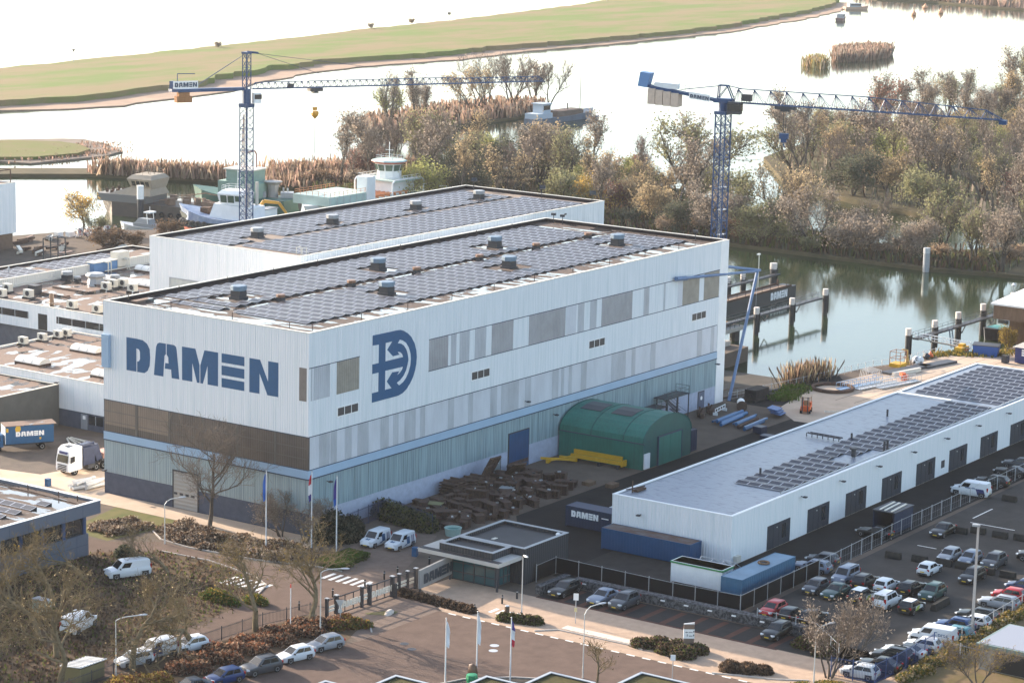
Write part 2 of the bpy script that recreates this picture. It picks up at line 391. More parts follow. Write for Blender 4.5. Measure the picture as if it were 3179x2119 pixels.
sheet('lot_verge', [(-10.5, -74.5), (-7.5, -80.8), (40, -82), (126, -82), (126, -140), (-10.5, -140)], 3, M('dry_verge', (.20, .135, .085), .95, col2=(.12, .10, .035), scale=.45))
mb = MB()   # kerbs: real 12 cm steps
def kerb(pts, w=.16, h=.12):
    for (x0, y0), (x1, y1) in zip(pts, pts[1:]):
        d = Vector((x1 - x0, y1 - y0)); n = Vector((-d.y, d.x)).normalized() * w / 2
        mb.add([(x0 + n.x, y0 + n.y, 0), (x0 - n.x, y0 - n.y, 0), (x1 - n.x, y1 - n.y, 0), (x1 + n.x, y1 + n.y, 0), (x0 + n.x, y0 + n.y, h), (x0 - n.x, y0 - n.y, h), (x1 - n.x, y1 - n.y, h), (x1 + n.x, y1 + n.y, h)],
               [(4, 5, 6, 7), (0, 1, 5, 4), (1, 2, 6, 5), (2, 3, 7, 6), (3, 0, 4, 7)])
kerb([(-10.1, 15.7), (-12.2, 12.5), (-12.8, 7.6), (-11.8, -2), (-9.6, -8.6), (-9.3, -12.6)])
kerb([(-25.4, -29.3), (-23.2, -27.3), (-22.6, -24.6), (-23.4, -23.2)])
kerb([(-14.2, -42.5), (-12.3, -44.2), (-12.0, -53.6), (-12.6, -55)])
kerb([(-24.5, -12), (-19, -9.5), (-17, -6), (-15.5, 2), (-16, 9)])
kerb([(-14.6, -64.5), (-13.6, -67), (-12.4, -70.5), (-10.5, -73.5)])
struct('kerbs', mb, kerb_m)

# far land: reed bank, woods across the basin, willow island, polder meadow and far shore
bank_m = M('reedland_soil', (.07, .062, .038), .95, col2=(.12, .095, .055), scale=.2)
def ragged(pts, a, step=9):
    out = []
    for (x0, y0), (x1, y1) in zip(pts, pts[1:]):
        n = max(1, int(math.hypot(x1 - x0, y1 - y0) / step))
        for k in range(n): out.append((x0 + (x1 - x0) * k / n + random.uniform(-a, a), y0 + (y1 - y0) * k / n + random.uniform(-a, a)))
    return out + [pts[-1]]
def land(name, pts, z, m): mb = MB(); mb.prism(pts, -6, z); return struct(name, mb, m)
land('reed_bank', [(150, 330), (200, 292), (225, 278), (238, 264.5), (245, 251), (252, 239), (254.6, 223), (257, 212), (253, 190), (252, 160), (251, 120), (250.4, 75), (249.7, 54), (249.6, 36), (254, 17), (262, 0), (285, -60), (330, -160),
       (420, -160), (400, -60), (345, 10), (318, 20), (290, 36), (275, 43), (272, 53), (276, 72), (300, 108), (322, 140), (328, 190), (310, 213), (292, 224), (272, 223.5), (264, 235), (258, 252), (247, 272), (233, 287), (205, 302), (155, 345)], -1.7, bank_m)
land('wood_floor', [(345, 8), (318.6, 50), (319, 67), (332, 95), (349, 124), (395, 156), (450, 168), (500, 172), (530, 168), (620, 178), (760, 150), (900, 100), (900, -250), (430, -200), (390, -60)], -1.3, bank_m)
land('willow_island', [(371, 281), (381, 266.5), (404, 267.5), (435, 268), (462, 274), (477, 284), (474, 297), (440, 301), (400, 298), (378, 290)], -1.8, bank_m)
land('small_island', [(243, 302), (246, 292.6), (256.4, 291.7), (271.4, 290.3), (283, 294.5), (292, 309), (296, 322), (292, 327), (278, 337), (250, 345), (235, 320)], -2.1, M('mud_flat', (.21, .165, .13), .8, var=.2, scale=.3))
land('islet_grass', [(244, 304), (252, 297), (266, 295), (275, 299), (281, 309), (282, 318), (274, 329), (250, 338)], -1.3, M('islet_turf', (.13, .15, .04), .95, col2=(.17, .135, .065), scale=.12))
near = [(250, 405), (300, 397), (334, 394), (352, 385), (375, 380), (411, 386), (438, 388), (467, 402), (512, 415), (548, 420), (608, 414), (661, 421), (724, 420), (780, 422), (841, 424), (922, 440), (960, 447), (1040, 466), (1085, 482), (1128, 503)]
far_ = [(1120, 530), (1085, 580), (1046, 595), (1000, 592), (904, 569), (775, 544), (665, 528), (627, 518), (546, 507), (473, 497), (429, 492), (380, 484), (250, 470)]
land('sand_beach', ragged(near, 1.6) + ragged(far_, 1.5, 14), -2.15, M('beach_sand', (.36, .25, .18), .95, var=.15, scale=.1))
off = [11, 11, 9, 14, 18, 15, 17, 16, 15, 15, 15, 11, 10, 8, 9, 10, 11, 12, 10, 8]
random.seed(3)
land('meadow_ground', ragged([(x, y + o) for (x, y), o in zip(near, off)], 2.4, 6) + ragged([(x, y - 4) for x, y in far_], 1.8, 10), -.2,
     M('polder_grass', (.135, .175, .045), .95, col2=(.215, .165, .085), scale=.03, stretch=(.5, 1.5, 1), thr=(.40, .58)))
land('far_shore', [(1150, 385), (1161, 431), (1178, 470), (1178, 511), (1230, 560), (1400, 600), (1700, 300), (1400, 100), (1140, 330)], -1.4, bank_m)
# ---------------------------------------------------------------- buildings
def shell(root, x0, y0, x1, y1, z0, z1, mx, my, roof, par=.5, t=.3, coping=None, lining=None, wall='wall'):
    mb = MB()
    mb.m = 0; mb.box(x0, y0, z0, x0 + t, y1, z1); mb.box(x1 - t, y0, z0, x1, y1, z1)
    mb.m = 1; mb.box(x0 + t, y0, z0, x1 - t, y0 + t, z1); mb.box(x0 + t, y1 - t, z0, x1 - t, y1, z1)
    w = mb.build(wall, [mx, my], root)
    r = MB().box(x0 + t, y0 + t, z1 - par - .25, x1 - t, y1 - t, z1 - par).build('roof', roof, root)
    c = MB(); k = .08
    c.box(x0 - .04, y0 - .04, z1, x0 + t + k, y1 + .04, z1 + .07); c.box(x1 - t - k, y0 - .04, z1, x1 + .04, y1 + .04, z1 + .07)
    c.box(x0 + t + k, y0 - .04, z1, x1 - t - k, y0 + t + k, z1 + .07); c.box(x0 + t + k, y1 - t - k, z1, x1 - t - k, y1 + .04, z1 + .07)
    c.build('coping', coping or cream, root)
    if lining:
        l = MB(); a = .04
        l.box(x0 + t, y0 + t, z1 - par, x0 + t + a, y1 - t, z1 - .01); l.box(x1 - t - a, y0 + t, z1 - par, x1 - t, y1 - t, z1 - .01)
        l.box(x0 + t + a, y0 + t, z1 - par, x1 - t - a, y0 + t + a, z1 - .01); l.box(x0 + t + a, y1 - t - a, z1 - par, x1 - t - a, y1 - t, z1 - .01)
        l.build('parapet_lining', lining, root)
    return w

PW, PL = 1.04, 1.68
def panel_mesh(sgn, til):
    dz = math.sin(til) * PW; dx = math.cos(til) * PW
    za, zb = (0, dz) if sgn > 0 else (dz, 0)
    mb = MB(); mb.m = 1
    mb.add([(0, 0, za - .04), (dx, 0, zb - .04), (dx, PL - .03, zb - .04), (0, PL - .03, za - .04), (0, 0, za), (dx, 0, zb), (dx, PL - .03, zb), (0, PL - .03, za)],
           [(3, 2, 1, 0), (4, 5, 6, 7), (0, 1, 5, 4), (1, 2, 6, 5), (2, 3, 7, 6), (3, 0, 4, 7)])
    mb.m = 0; e = .05; q = e / dx
    mb.add([(e, e, za + (zb - za) * q + .004), (dx - e, e, zb - (zb - za) * q + .004), (dx - e, PL - .03 - e, zb - (zb - za) * q + .004), (e, PL - .03 - e, za + (zb - za) * q + .004)], [(0, 1, 2, 3)])
    return mb, dx, dz
def solar(root, blocks, z, skip=(), til=rad(9), glass_m=None, both=True, gap=.18):
    glass_m = glass_m or panel_glass
    """blocks: (x0, x1, pitch, y0, number in a row); pairs of panels facing east and west"""
    pan = []; rack = MB()
    A, dx, dz = panel_mesh(1, til); B, _, _ = panel_mesh(-1, til)
    for x0, x1, pitch, y0, n in blocks:
        x = x0; k = 0
        while x + 2 * dx < x1 + .1:
            run = []
            for j in range(n):
                y = y0 + j * PL
                if any(abs(x + dx - fx) < rx and abs(y + PL / 2 - fy) < ry for fx, fy, rx, ry in skip): run.append(None); continue
                run.append(y); pan.append((x, y, 0))
                if both: pan.append((x + dx + .05, y, 1))
            ys = [y for y in run if y is not None]
            if ys:
                segs = []; cur = [ys[0], ys[0] + PL]
                for y in ys[1:]:
                    if abs(y - cur[1]) < .01: cur[1] = y + PL
                    else: segs.append(cur); cur = [y, y + PL]
                segs.append(cur)
                for a, b_ in segs:
                    for yy in (a - .03, b_):
                        w2 = 2 * dx + .05 if both else dx
                        rack.add([(x, yy, z + .02), (x + w2, yy, z + .02), (x + dx, yy, z + .10 + dz), (x, yy + .02, z + .02), (x + w2, yy + .02, z + .02), (x + dx, yy + .02, z + .10 + dz)], [(0, 1, 2), (5, 4, 3), (0, 2, 5, 3), (2, 1, 4, 5)])
                    rack.box(x + dx - .03, a, z + .01, x + dx + .03, b_, z + .05 + dz)
            x += pitch; k += 1
            if k % 9 == 0: x += gap
    pan.sort(key=lambda p: (p[0] - CAM.x) ** 2 + (p[1] - CAM.y) ** 2)
    vis = [p for p in pan if p[2] == 0]
    ma = A.mesh('solar_panel', [glass_m, panel_frame])
    for x, y, k in vis[:100]: inst('solar_panel', ma, root, (x - root.location.x, y - root.location.y, z + .10 - root.location.z))
    rest = MB(); first = set(vis[:100])
    for p in pan:
        if p in first: continue
        src = B if p[2] else A; o = len(rest.v)
        rest.v.extend([(a + p[0], b_ + p[1], c + z + .10) for a, b_, c in src.v]); rest.f.extend([[i + o for i in f] for f in src.f]); rest.mi.extend(src.mi)
    if rest.v: rest.build('solar_panel_field', [glass_m, panel_frame], root)['kind'] = 'stuff'
    rack.build('panel_rack', under, root)

def fan(root, x, y, z, s=1., capm=None):
    mb = MB(); mb.box(x - .75 * s, y - .75 * s, z, x + .75 * s, y + .75 * s, z + 1.0 * s); mb.box(x - .9 * s, y - .9 * s, z, x + .9 * s, y + .9 * s, z + .25 * s)
    o = mb.build('roof_fan', dark, root)
    c = MB(); c.lathe([(.95 * s, 1.02 * s), (1.08 * s, 1.12 * s), (1.12 * s, 1.65 * s), (.95 * s, 1.72 * s), (.85 * s, 1.70 * s)], (x, y, z), 8)
    c.build('fan_cowl', capm or pale_blue_grey, o)
pale_blue_grey = M('fan_cowl_grey_blue', (.17, .235, .30), .6, var=.1, scale=2)
def ac_unit(root, x, y, z, s=1.):
    o = MB().box(x - .35 * s, y - .6 * s, z + .3, x + .35 * s, y + .6 * s, z + 1.15 * s).build('air_conditioner', cream, root)
    mb = MB(); mb.tube((x - .36 * s, y - .12 * s, z + .72 * s), (x - .38 * s, y - .12 * s, z + .72 * s), .33 * s, n=12); mb.build('fan_grille', dark, o)
    mb = MB(); mb.box(x - .5 * s, y - .65 * s, z + .02, x + .5 * s, y - .5 * s, z + .28); mb.box(x - .5 * s, y + .5 * s, z + .02, x + .5 * s, y + .65 * s, z + .28); mb.build('mounting_rail', dark, o)
def skylight(root, x0, x1, y0, y1, z, h=.75):
    """barrel skylight running along y"""
    k = MB().box(x0, y0, z, x1, y1, z + .3).build('skylight', rust, root)
    mb = MB(); n = 10; c = (x0 + x1) / 2; r = (x1 - x0) / 2 * .97
    rings = [[(c + r * math.cos(PI * i / n), y, z + .301 + h * math.sin(PI * i / n)) for i in range(n + 1)] for y in (y0 + .04, y1 - .04)]
    mb.loft(rings); mb.build('skylight_dome', M('skylight_polycarbonate', (.80, .74, .66), .35, var=.05, scale=1), k, smooth=.6)
    mb = MB(); L_ = max(2, int((y1 - y0) / 1.5))
    for j in range(1, L_):
        y = y0 + (y1 - y0) * j / L_
        mb.path([(c + (r + .015) * math.cos(PI * i / n), y, z + .302 + (h + .015) * math.sin(PI * i / n)) for i in range(n + 1)], .03, 4)
    mb.build('glazing_bar', grey, k)
def lamp_wall(root, p, n):
    p = Vector(p); n = Vector(n)
    mb = MB(); mb.tube(p, p + n * .5, .05, n=5); mb.rbox(p + n * .6, (.45, .45, .16)); mb.build('wall_lamp', dark, root)

# --- the big shipbuilding hall
HL, HW, HH = 100., 33.2, 24.8
hall = thing('shipyard_hall', 'huge white shipyard hall with large blue lettering and a blue round emblem', 'hall')
def zone(name, z0, z1, mf, ml, off=0., x1=97.6):
    mb = MB(); mb.m = 0; mb.box(-off, -off, z0, .3, HW, z1); mb.m = 1; mb.box(.3, -off, z0, x1, .3, z1)
    return mb.build(name, [mf, ml], hall)
zone('plinth', 0, 2.78, dark_plinth, white_block, -.03)
zone('lower_cladding', 2.78, 7.06, teal_y, teal_x, 0)
zone('flashing_band', 7.06, 8.06, pale_blue, pale_blue, .10)
zone('window_band', 8.06, 12.16, poly_brown, poly_pale, -.02)
painted_glow_m = M('translucent_sheet_painted_glow', (.27, .20, .15), .3, col2=(.17, .135, .11), scale=.3, stretch=(1, 1, .5), ribs=('Y', .36, .03))  # warmer, paler brown: light through the left bays put into the sheet colour
for y0_, y1_ in ((27.9, 33.0), (22.4, 27.4)): MB().box(.005, y0_, 9.0, .03, y1_, 12.1).build('painted_backlight_sheet', painted_glow_m, hall)
zone('upper_cladding', 12.16, HH, white_rib_y, white_rib_x, 0.02)
mb = MB()
mb.box(-.13, -.13, 6.92, HW * 0 + .02, HW, 7.06); mb.box(.02, -.13, 6.92, 97.6, .02, 7.06)
mb.box(-.06, -.06, 8.06, .02, HW, 8.14); mb.box(.02, -.06, 8.06, 97.6, .02, 8.14)
mb.box(-.04, -.04, 12.12, .02, HW, 12.22); mb.box(.02, -.04, 12.12, 97.4, .02, 12.22)
mb.box(.02, -.04, 20.52, 9.8, .0, 20.62); mb.box(24, -.04, 20.52, 97.8, .0, 20.62); mb.box(24, -.04, 16.44, 97.8, .0, 16.54)
mb.build('trim_rail', navy_line, hall)
MB().box(97.6, -.06, 0, 100, .34, HH).build('corner_pilaster', white_plain, hall)
mb = MB(); mb.m = 0; mb.box(99.7, .34, 0, 100, HW, HH); mb.m = 1; mb.box(.3, HW - .3, 0, 99.7, HW, HH); mb.build('rear_wall', [white_rib_y, white_rib_x], hall)
MB().box(.3, .3, HH - .75, 99.7, HW - .3, HH - .5).build('roof', roof_brown, hall)
c = MB(); c.box(-.06, -.08, HH, .42, HW + .04, HH + .07); c.box(.42, -.08, HH, 100.05, .42, HH + .07); c.box(99.58, .42, HH, 100.05, HW + .04, HH + .07); c.box(.42, HW - .42, HH, 99.58, HW + .04, HH + .07)
c.build('coping', cream, hall)
l = MB(); l.box(.3, HW - .36, HH - .5, 99.7, HW - .3, HH - .01); l.box(99.64, .36, HH - .5, 99.7, HW - .36, HH - .01); l.box(.3, .3, HH - .5, .36, HW - .36, HH - .01); l.box(.36, .3, HH - .5, 99.64, .36, HH - .01)
l.build('parapet_lining', M('parapet_dark_felt', (.035, .028, .03), .8), hall)
# translucent strips: separate sheets set just proud of the cladding
pm = {'g': poly_grey, 'p': poly_pale, 'o': poly_olive, 'd': poly_dark}
for x0, x1, k in ((.35, .65, 'g'), (.85, 4.0, 'g'), (5.3, 9.7, 'o'), (24.05, 28.2, 'd'), (28.8, 30.0, 'g'), (30.7, 32.9, 'g'), (34.1, 36.6, 'g'), (37.9, 42.9, 'd'), (46.6, 55.5, 'd'), (55.7, 58.2, 'p'), (58.6, 60.2, 'g'), (61.7, 63.4, 'g'), (64.7, 72.8, 'd'), (75.9, 77.4, 'g'), (81.4, 81.9, 'g'), (85.4, 86.7, 'p'), (86.8, 91.6, 'o'), (93.0, 97.5, 'o')):
    MB().box(x0, -.032, 16.55, x1, .02, 20.51).build('window_strip', pm[k], hall)
for x0, x1 in ((2.1, 4.1), (4.3, 5.5), (7.1, 8.4), (9.6, 11.8), (14.2, 15.9), (16.8, 17.9), (19.2, 21.5), (22.5, 23.5), (28.5, 29.8), (33.0, 34.0), (38.0, 39.5), (40.5, 44.6), (46.1, 47.5), (52.7, 54.2), (54.9, 55.6), (56.8, 57.6), (59.9, 61.3), (67.8, 71.6), (73.2, 74.2), (78.4, 79.7), (91.7, 93.0), (95.7, 96.6)):
    MB().box(x0, -.006, 8.15, x1, .03, 12.11).build('window_strip', poly_grey, hall)
MB().box(-.03, .31, 16.5, .0, 1.45, 20.55).build('window_strip', M('corner_sheet', (.20, .17, .15), .35, var=.15, scale=.8), hall)
MB().box(-.45, 31.95, 16.4, .0, 33.15, 20.6).build('wall_box', pale_blue, hall)
mb = MB()
for z in (9.4, 10.7): mb.box(-.03, .3, z, .02, HW, z + .07)
for y in (5, 11, 16.5, 22, 27.5): mb.box(-.03, y, 8.15, .02, y + .28, 12.1)
mb.build('band_mullion', M('band_mullion_brown', (.13, .115, .10), .5), hall)
for x0 in (5.45, 33.45, 61.6, 89.7):
    f = MB().box(x0 - .06, -.07, 13.7, x0 + 4.2, .02, 14.95).build('vent_window', white_plain, hall)
    mb = MB(); mb2 = MB()
    for k in range(3):
        a = x0 + .1 + k * 1.36
        mb.box(a, -.085, 13.85, a + 1.22, -.02, 14.83)
        for q in range(7): mb2.box(a + .02, -.10, 13.9 + q * .135, a + 1.2, -.07, 13.95 + q * .135)
    mb.build('pane', M('vent_pane', (.035, .033, .036), .5), f); mb2.build('louvre', M('louvre_slat', (.09, .08, .08), .6), f)
def wdoor(root, nm, x0, x1, z0, z1, m, y=-.06, frame=None):
    d = MB().box(x0, y, z0, x1, .02, z1).build(nm, m, root)
    mb = MB(); mb.box(x0 - .15, y + .02, z0, x0 - .005, .02, z1 + .15); mb.box(x1 + .005, y + .02, z0, x1 + .15, .02, z1 + .15); mb.box(x0 - .005, y + .02, z1 + .005, x1 + .005, .02, z1 + .15)
    mb.build('door_frame', frame or dark, d); return d
d = wdoor(hall, 'sliding_door', 42.5, 47.1, .05, 5.0, blue_box, -.12)
MB().box(42.6, -.14, .6, 47.0, -.12, 1.1).build('kick_rust', rust, d)
wdoor(hall, 'door', 38.9, 40.6, .05, 2.35, M('grey_green_door', (.16, .19, .20), .6), -.05)
d = wdoor(hall, 'door', 92.6, 94.2, .05, 2.5, M('dark_door', (.10, .12, .17), .6), -.05)
mb = MB(); mb.tube((93.4, -.07, 1.6), (93.4, -.09, 1.6), .3, n=12); mb.build('door_sign', white_plain, d)
MB().box(39.6, -.09, 1.5, 40.1, -.06, 2.1).build('notice', white_plain, hall)
g = MB().box(-.05, 17.5, .05, .02, 21.4, 4.7).build('roller_door', M('grey_roller_door', (.33, .31, .28), .5, ribs=('Z', .5, .03)), hall)
mb = MB()
for k in range(4):
    y = 17.95 + k * .95; mb.box(-.065, y, 1.75, -.04, y + .55, 2.05)
mb.build('door_window', dark, g)
mb = MB(); mb.box(-.08, 17.3, 0, .02, 17.49, 4.9); mb.box(-.08, 21.41, 0, .02, 21.6, 4.9); mb.box(-.08, 17.49, 4.71, .02, 21.41, 4.9); mb.build('door_frame', dark, g)
for p in ((3.5, -.1, 6.2), (53, -.1, 6.0), (97, -.1, 6.3), (46, -.1, 9.0)): lamp_wall(hall, p, (0, -1, 0))
lamp_wall(hall, (-.1, 32.6, 3.1), (-1, 0, 0))
for x in (9, 22.3, 36, 49.5, 63, 77, 90): MB().box(x, -.06, 2.8, x + .12, .01, 6.9).build('downpipe', teal_x, hall)
# blue lettering on the front, emblem on the long wall
mb = MB(); z0, h = 16.45, 4.2
for ch, y in (('D', 29.28), ('A', 24.67), ('M', 20.02), ('E', 13.6), ('N', 9.2)): word(mb, ch, (-.03, y, z0), (0, -1, 0), (0, 0, 1), h, -.14)
mb.build('lettering', logo_blue, hall)
EM = {'outer': [(12.3, 22.8), (17.4, 22.75), (18.0, 22.7), (18.6, 22.5), (19.4, 22.1), (20.2, 21.5), (20.9, 20.6), (21.3, 19.6), (21.42, 18.75), (21.33, 17.9), (21.1, 17.1), (20.7, 16.3), (20.1, 15.6), (19.4, 15.0), (18.6, 14.6), (17.7, 14.42), (17.1, 14.4), (12.3, 14.4)],
      'white': [[(12.25, 21.55), (13.5, 21.5), (13.5, 19.2), (12.25, 19.2)], [(12.25, 18.0), (13.5, 18.0), (13.5, 15.6), (12.25, 15.6)],
                [(14.9, 21.5), (16.2, 21.5), (15.2, 20.6), (16.4, 19.6), (17.8, 19.6), (17.6, 19.8), (17.4, 20.0), (17.9, 19.9), (18.3, 19.6), (18.5, 19.2), (14.9, 19.2)],
                [(17.8, 21.5), (18.4, 21.3), (19.1, 20.9), (19.7, 20.2), (20.05, 19.4), (20.15, 18.7), (20.05, 17.9), (19.7, 17.1), (19.2, 16.45), (18.6, 16.0), (17.8, 15.7), (17.3, 16.1), (18.0, 16.35), (18.7, 16.8), (19.2, 17.4), (19.5, 18.1), (19.65, 18.7), (19.5, 19.4), (19.2, 20.05), (18.7, 20.6), (18.1, 20.95), (17.4, 21.1)],
                [(14.9, 18.0), (18.5, 17.95), (18.3, 17.6), (17.9, 17.3), (17.4, 17.1), (17.8, 17.5), (16.3, 17.6), (15.2, 16.6), (16.2, 15.6), (14.9, 15.6)]]}
e = MB().extr(EM['outer'], (0, -.025, 0), (1, 0, 0), (0, 0, 1), .05).build('emblem', logo_blue, hall)
mb = MB()
for p in EM['white']: mb.extr(p, (0, -.06, 0), (1, 0, 0), (0, 0, 1), .03)
mb.build('emblem_cutout', white_rib_x, e)
RZ = HH - .5
FANS = [(14.8, 23.6), (30.1, 11.4), (44.7, 24.0), (58.4, 11.5), (72.3, 23.6), (86.6, 11.4)]
solar(hall, [(6.4, 97.6, 2.2, 5.6, 7), (9.4, 95.5, 2.2, 19.6, 7), (6.4, 8.8, 2.2, 19.6, 5)], RZ, [(x, y, 2.3, 1.9) for x, y in FANS])
for x, y in FANS: fan(hall, x, y, RZ, .98)
for x in (16.6, 31.2, 45.7, 60.6, 75, 89): fan(hall, x, 18.1, RZ, .55, M('copper_cowl', (.24, .13, .08), .5))
mb = MB()
for x in np.arange(3, 98, 9.5):
    for y in (1.9, 31.7): mb.tube((x, y, RZ), (x, y, RZ + 1.0), .05, n=5); mb.box(x - .15, y - .15, RZ, x + .15, y + .15, RZ + .12)
for y in (5, 14, 24): mb.tube((2.4, y, RZ), (2.4, y, RZ + 1.0), .05, n=5)
mb.build('anchor_post', M('anchor_post_brown', (.06, .035, .03), .6), hall)
mb = MB(); mb.path([(2.4, 27, RZ + .3), (8, 26.9, RZ + .3), (14, 26, RZ + .3)], .06, 5); mb.path([(8, 18.4, RZ + .15), (97, 18.5, RZ + .15)], .07, 5); mb.build('roof_pipe', rust, hall)
MB().box(3.0, 30.3, RZ, 6.2, 31.3, RZ + .35).build('roof_hatch', roof_tan, hall)
for x, y in ((98.6, 5), (98.5, 29), (99, 31)):
    mb = MB(); mb.tube((x, y, RZ), (x, y, RZ + 1.3), .06, n=5); mb.rbox((x - .2, y - .1, RZ + 1.45), (.5, .7, .35), .4); mb.build('flood_light', dark, hall)

# --- second hall behind it
h2 = thing('rear_hall', 'white hall with a low grey panelled roof full of solar panels behind the lettered hall', 'hall', (42.6, 36.2, 0))
shell(h2, 42.6, 36.2, 122, 64.4, 0, 25, white_rib_y, M('white_sheet_stained', (.74, .76, .77), .5, streak=.3, ribs=('X', .36, .05)), roof_hall2, .55, lining=MATS['parapet_dark_felt'])
gt = MB().box(42.54, 40, 0, 42.62, 60.3, 19.2).build('hall_door', M('grey_panel_door', (.44, .45, .43), .6, ribs=('Y', 1.1, .06)), h2)
mb = MB(); mb.box(42.5, 60.31, 0, 42.62, 60.5, 19.4); mb.box(42.5, 40, 19.21, 42.62, 60.31, 19.4); mb.build('door_frame', grey, gt)
F2 = [(54.8, 54.2), (73.1, 54.6), (94.7, 54.7), (112.1, 54.6)]
solar(h2, [(47.0, 120.2, 2.2, 38.8, 7), (45.4, 119.8, 2.2, 52.2, 6)], 24.45, [(x, y, 3.2, 1.4) for x, y in F2])
for x, y in F2: fan(h2, x, y, 24.45, .9, grey)
mb = MB()
for x in (50, 60, 70, 80, 90, 100, 110): mb.box(x, 36.13, 23.9, x + .6, 36.2, 24.15)
mb.build('overflow_spout', dark, h2)
mb = MB()
for y in (36.6, 37.6): mb.path([(43.6, y, 22), (43.6, y, 26.1), (44.6, y, 26.1), (44.6, y, 24.5)], .045, 5)
for z in np.arange(22, 24.6, .35): mb.tube((43.6, 36.6, z), (43.6, 37.6, z), .03, n=4)
mb.build('ladder', cream, h2)
for x, y in ((121, 62), (121, 48), (121, 38)):
    mb = MB(); mb.tube((x, y, 24.45), (x, y, 26.3), .06, n=5); mb.rbox((x - .1, y - .2, 26.3), (.6, 1.0, .6), .5, .3); mb.build('flood_light', dark, h2)

# --- low building with brown roof and skylights left of the hall
bB = thing('workshop', 'low white workshop with a brown roof and three barrel skylights', 'workshop', (23.9, 33.6, 0))
shell(bB, 23.9, 33.6, 49.8, 86.8, 2.45, 6.95, white_rib_y, white_rib_x, roof_tan, .2)
mb = MB(); mb.box(24.0, 33.7, 0, 49.7, 86.7, 2.45); mb.build('plinth', dark_plinth, bB)
for a, c_ in (((27.5, 29.9), (72.0, 77.0)), ((39, 41.4), (72, 77.2)), ((27.5, 29.9), (57.0, 62))): skylight(bB, a[0], a[1], c_[0], c_[1], 6.75)
for x, y in ((37.6, 85.4), (41.5, 85.3), (44.7, 85.1), (46.3, 84.9)): ac_unit(bB, x, y, 6.75, 1.15)
d = MB().box(23.78, 52.2, .05, 23.92, 55.5, 4.4).build('gate_door', logo_blue, bB)
MB().box(23.74, 53.9, .05, 23.8, 54.1, 4.3).build('door_post', grey, d)
w = MB().box(23.94, 56.2, .9, 24.02, 58.9, 2.2).build('window', glass, bB); MB().box(23.9, 57.5, .9, 23.98, 57.6, 2.2).build('mullion', grey, w)
MB().box(23.92, 59.2, .05, 24.02, 60.4, 2.2).build('door', M('grey_door', (.22, .24, .27), .6), bB)
MB().box(23.88, 59.5, 1.5, 23.94, 60.0, 2.0).build('door_sign', white_plain, bB)
lamp_wall(bB, (23.85, 64.5, 6.2), (-1, 0, 0)); MB().tube((26.4, 58, 6.75), (26.4, 58, 7.7), .09, n=6).build('vent_pipe', dark, bB)

# --- two-storey white block with roof plant, and the higher bay behind
bA = thing('office_workshop', 'white two storey block with strip windows and a puddled roof of plant', 'building', (52, 66, 0))
shell(bA, 52, 66, 96, 112.3, 5.7, 9.55, white_rib_y, white_rib_x, roof_tan, .12)
MB().box(52.6, 66.2, 0, 95.6, 112, 5.7).build('ground_floor', M('grey_brick_base', (.13, .13, .145), .8, var=.15, scale=1), bA)
for y0, y1 in ((98.7, 112), (80.5, 92.6)):
    w = MB().box(51.96, y0, 7.2, 52.02, y1, 8.3).build('strip_window', glass, bA)
    mb = MB()
    for y in np.arange(y0, y1, 2.9): mb.box(51.93, y, 7.2, 51.97, y + .12, 8.3)
    mb.build('mullion', grey, w)
MB().box(51.96, 94.65, 5.75, 52.02, 96.6, 8.3).build('balcony_door', glass, bA)
ZA_ = 9.43
for x, y in ((69.2, 98.3), (71.8, 99.3), (73.3, 98.4), (70.9, 94.1), (55.8, 102.5), (53.4, 90.6), (53.3, 85.1), (57.5, 108.9), (53.5, 106.2)): ac_unit(bA, x, y, ZA_, 1.3)
for x, y, s in ((72.5, 110.3, .9), (72.5, 107.9, .55), (75.9, 102.7, .8), (57.3, 110, .6)): fan(bA, x, y, ZA_, s, grey)
f = MB(); f.lathe([(1.6, 0), (1.2, 1.2), (1.5, 1.3), (1.7, 1.6), (1.3, 2.0), (.8, 2.0)], (72.4, 103.7, ZA_), 8); f.build('roof_vent', grey, bA)
MB().box(58.7, 104, ZA_, 60.3, 105.6, ZA_ + 1.5).build('plant_box', dark, bA)
for p in ((65.3, 98.5, 67, 106.6), (60, 98.6, 61.2, 104), (71.2, 101, 71.8, 109.4)): MB().box(p[0], p[1], ZA_, p[2], p[3], ZA_ + .35).build('roof_upstand', roof_tan, bA)
skylight(bA, 75.6, 77.6, 88, 106.4, ZA_, .7); skylight(bA, 86.8, 88.8, 96, 108.5, ZA_, .7)
mb = MB()
for dx, dy in ((0, 0), (.45, .1), (.1, -.5)): mb.tube((53.9 + dx, 95.8 + dy, ZA_), (53.9 + dx, 95.8 + dy, ZA_ + 1.9), .15, n=8)
mb.box(53.3, 94.9, ZA_ + .35, 54.9, 96.5, ZA_ + .45); mb.build('chimney_pipe', M('hot_flue_steel', (.35, .26, .20), .4, metal=.5), bA)
bD = thing('rear_workshop', 'flat roofed workshop bay with solar panels along its roof, white wall towards the plant roof', 'workshop', (50, 112.4, 0))
shell(bD, 46, 112.4, 100.6, 121.8, 0, 10.85, white_rib_y, M('cream_profiled_sheet', (.62, .60, .55), .55, ribs=('X', .5, .05)), roof_tan, .35, lining=MATS['parapet_dark_felt'])
solar(bD, [(62.8, 72.8, 2.25, 113.4, 4), (74.0, 93.8, 2.25, 113.5, 4)], 10.5, til=rad(11), both=True)
t = MB().box(80.1, 111.4, 9.5, 85.8, 112.9, 11.2).build('plant_housing', M('blue_plant_housing', (.10, .22, .42), .5, var=.1, scale=1), bD)
MB().box(79.9, 111.2, 11.2, 85.9, 113.2, 11.32).build('plant_lid', cream, t)
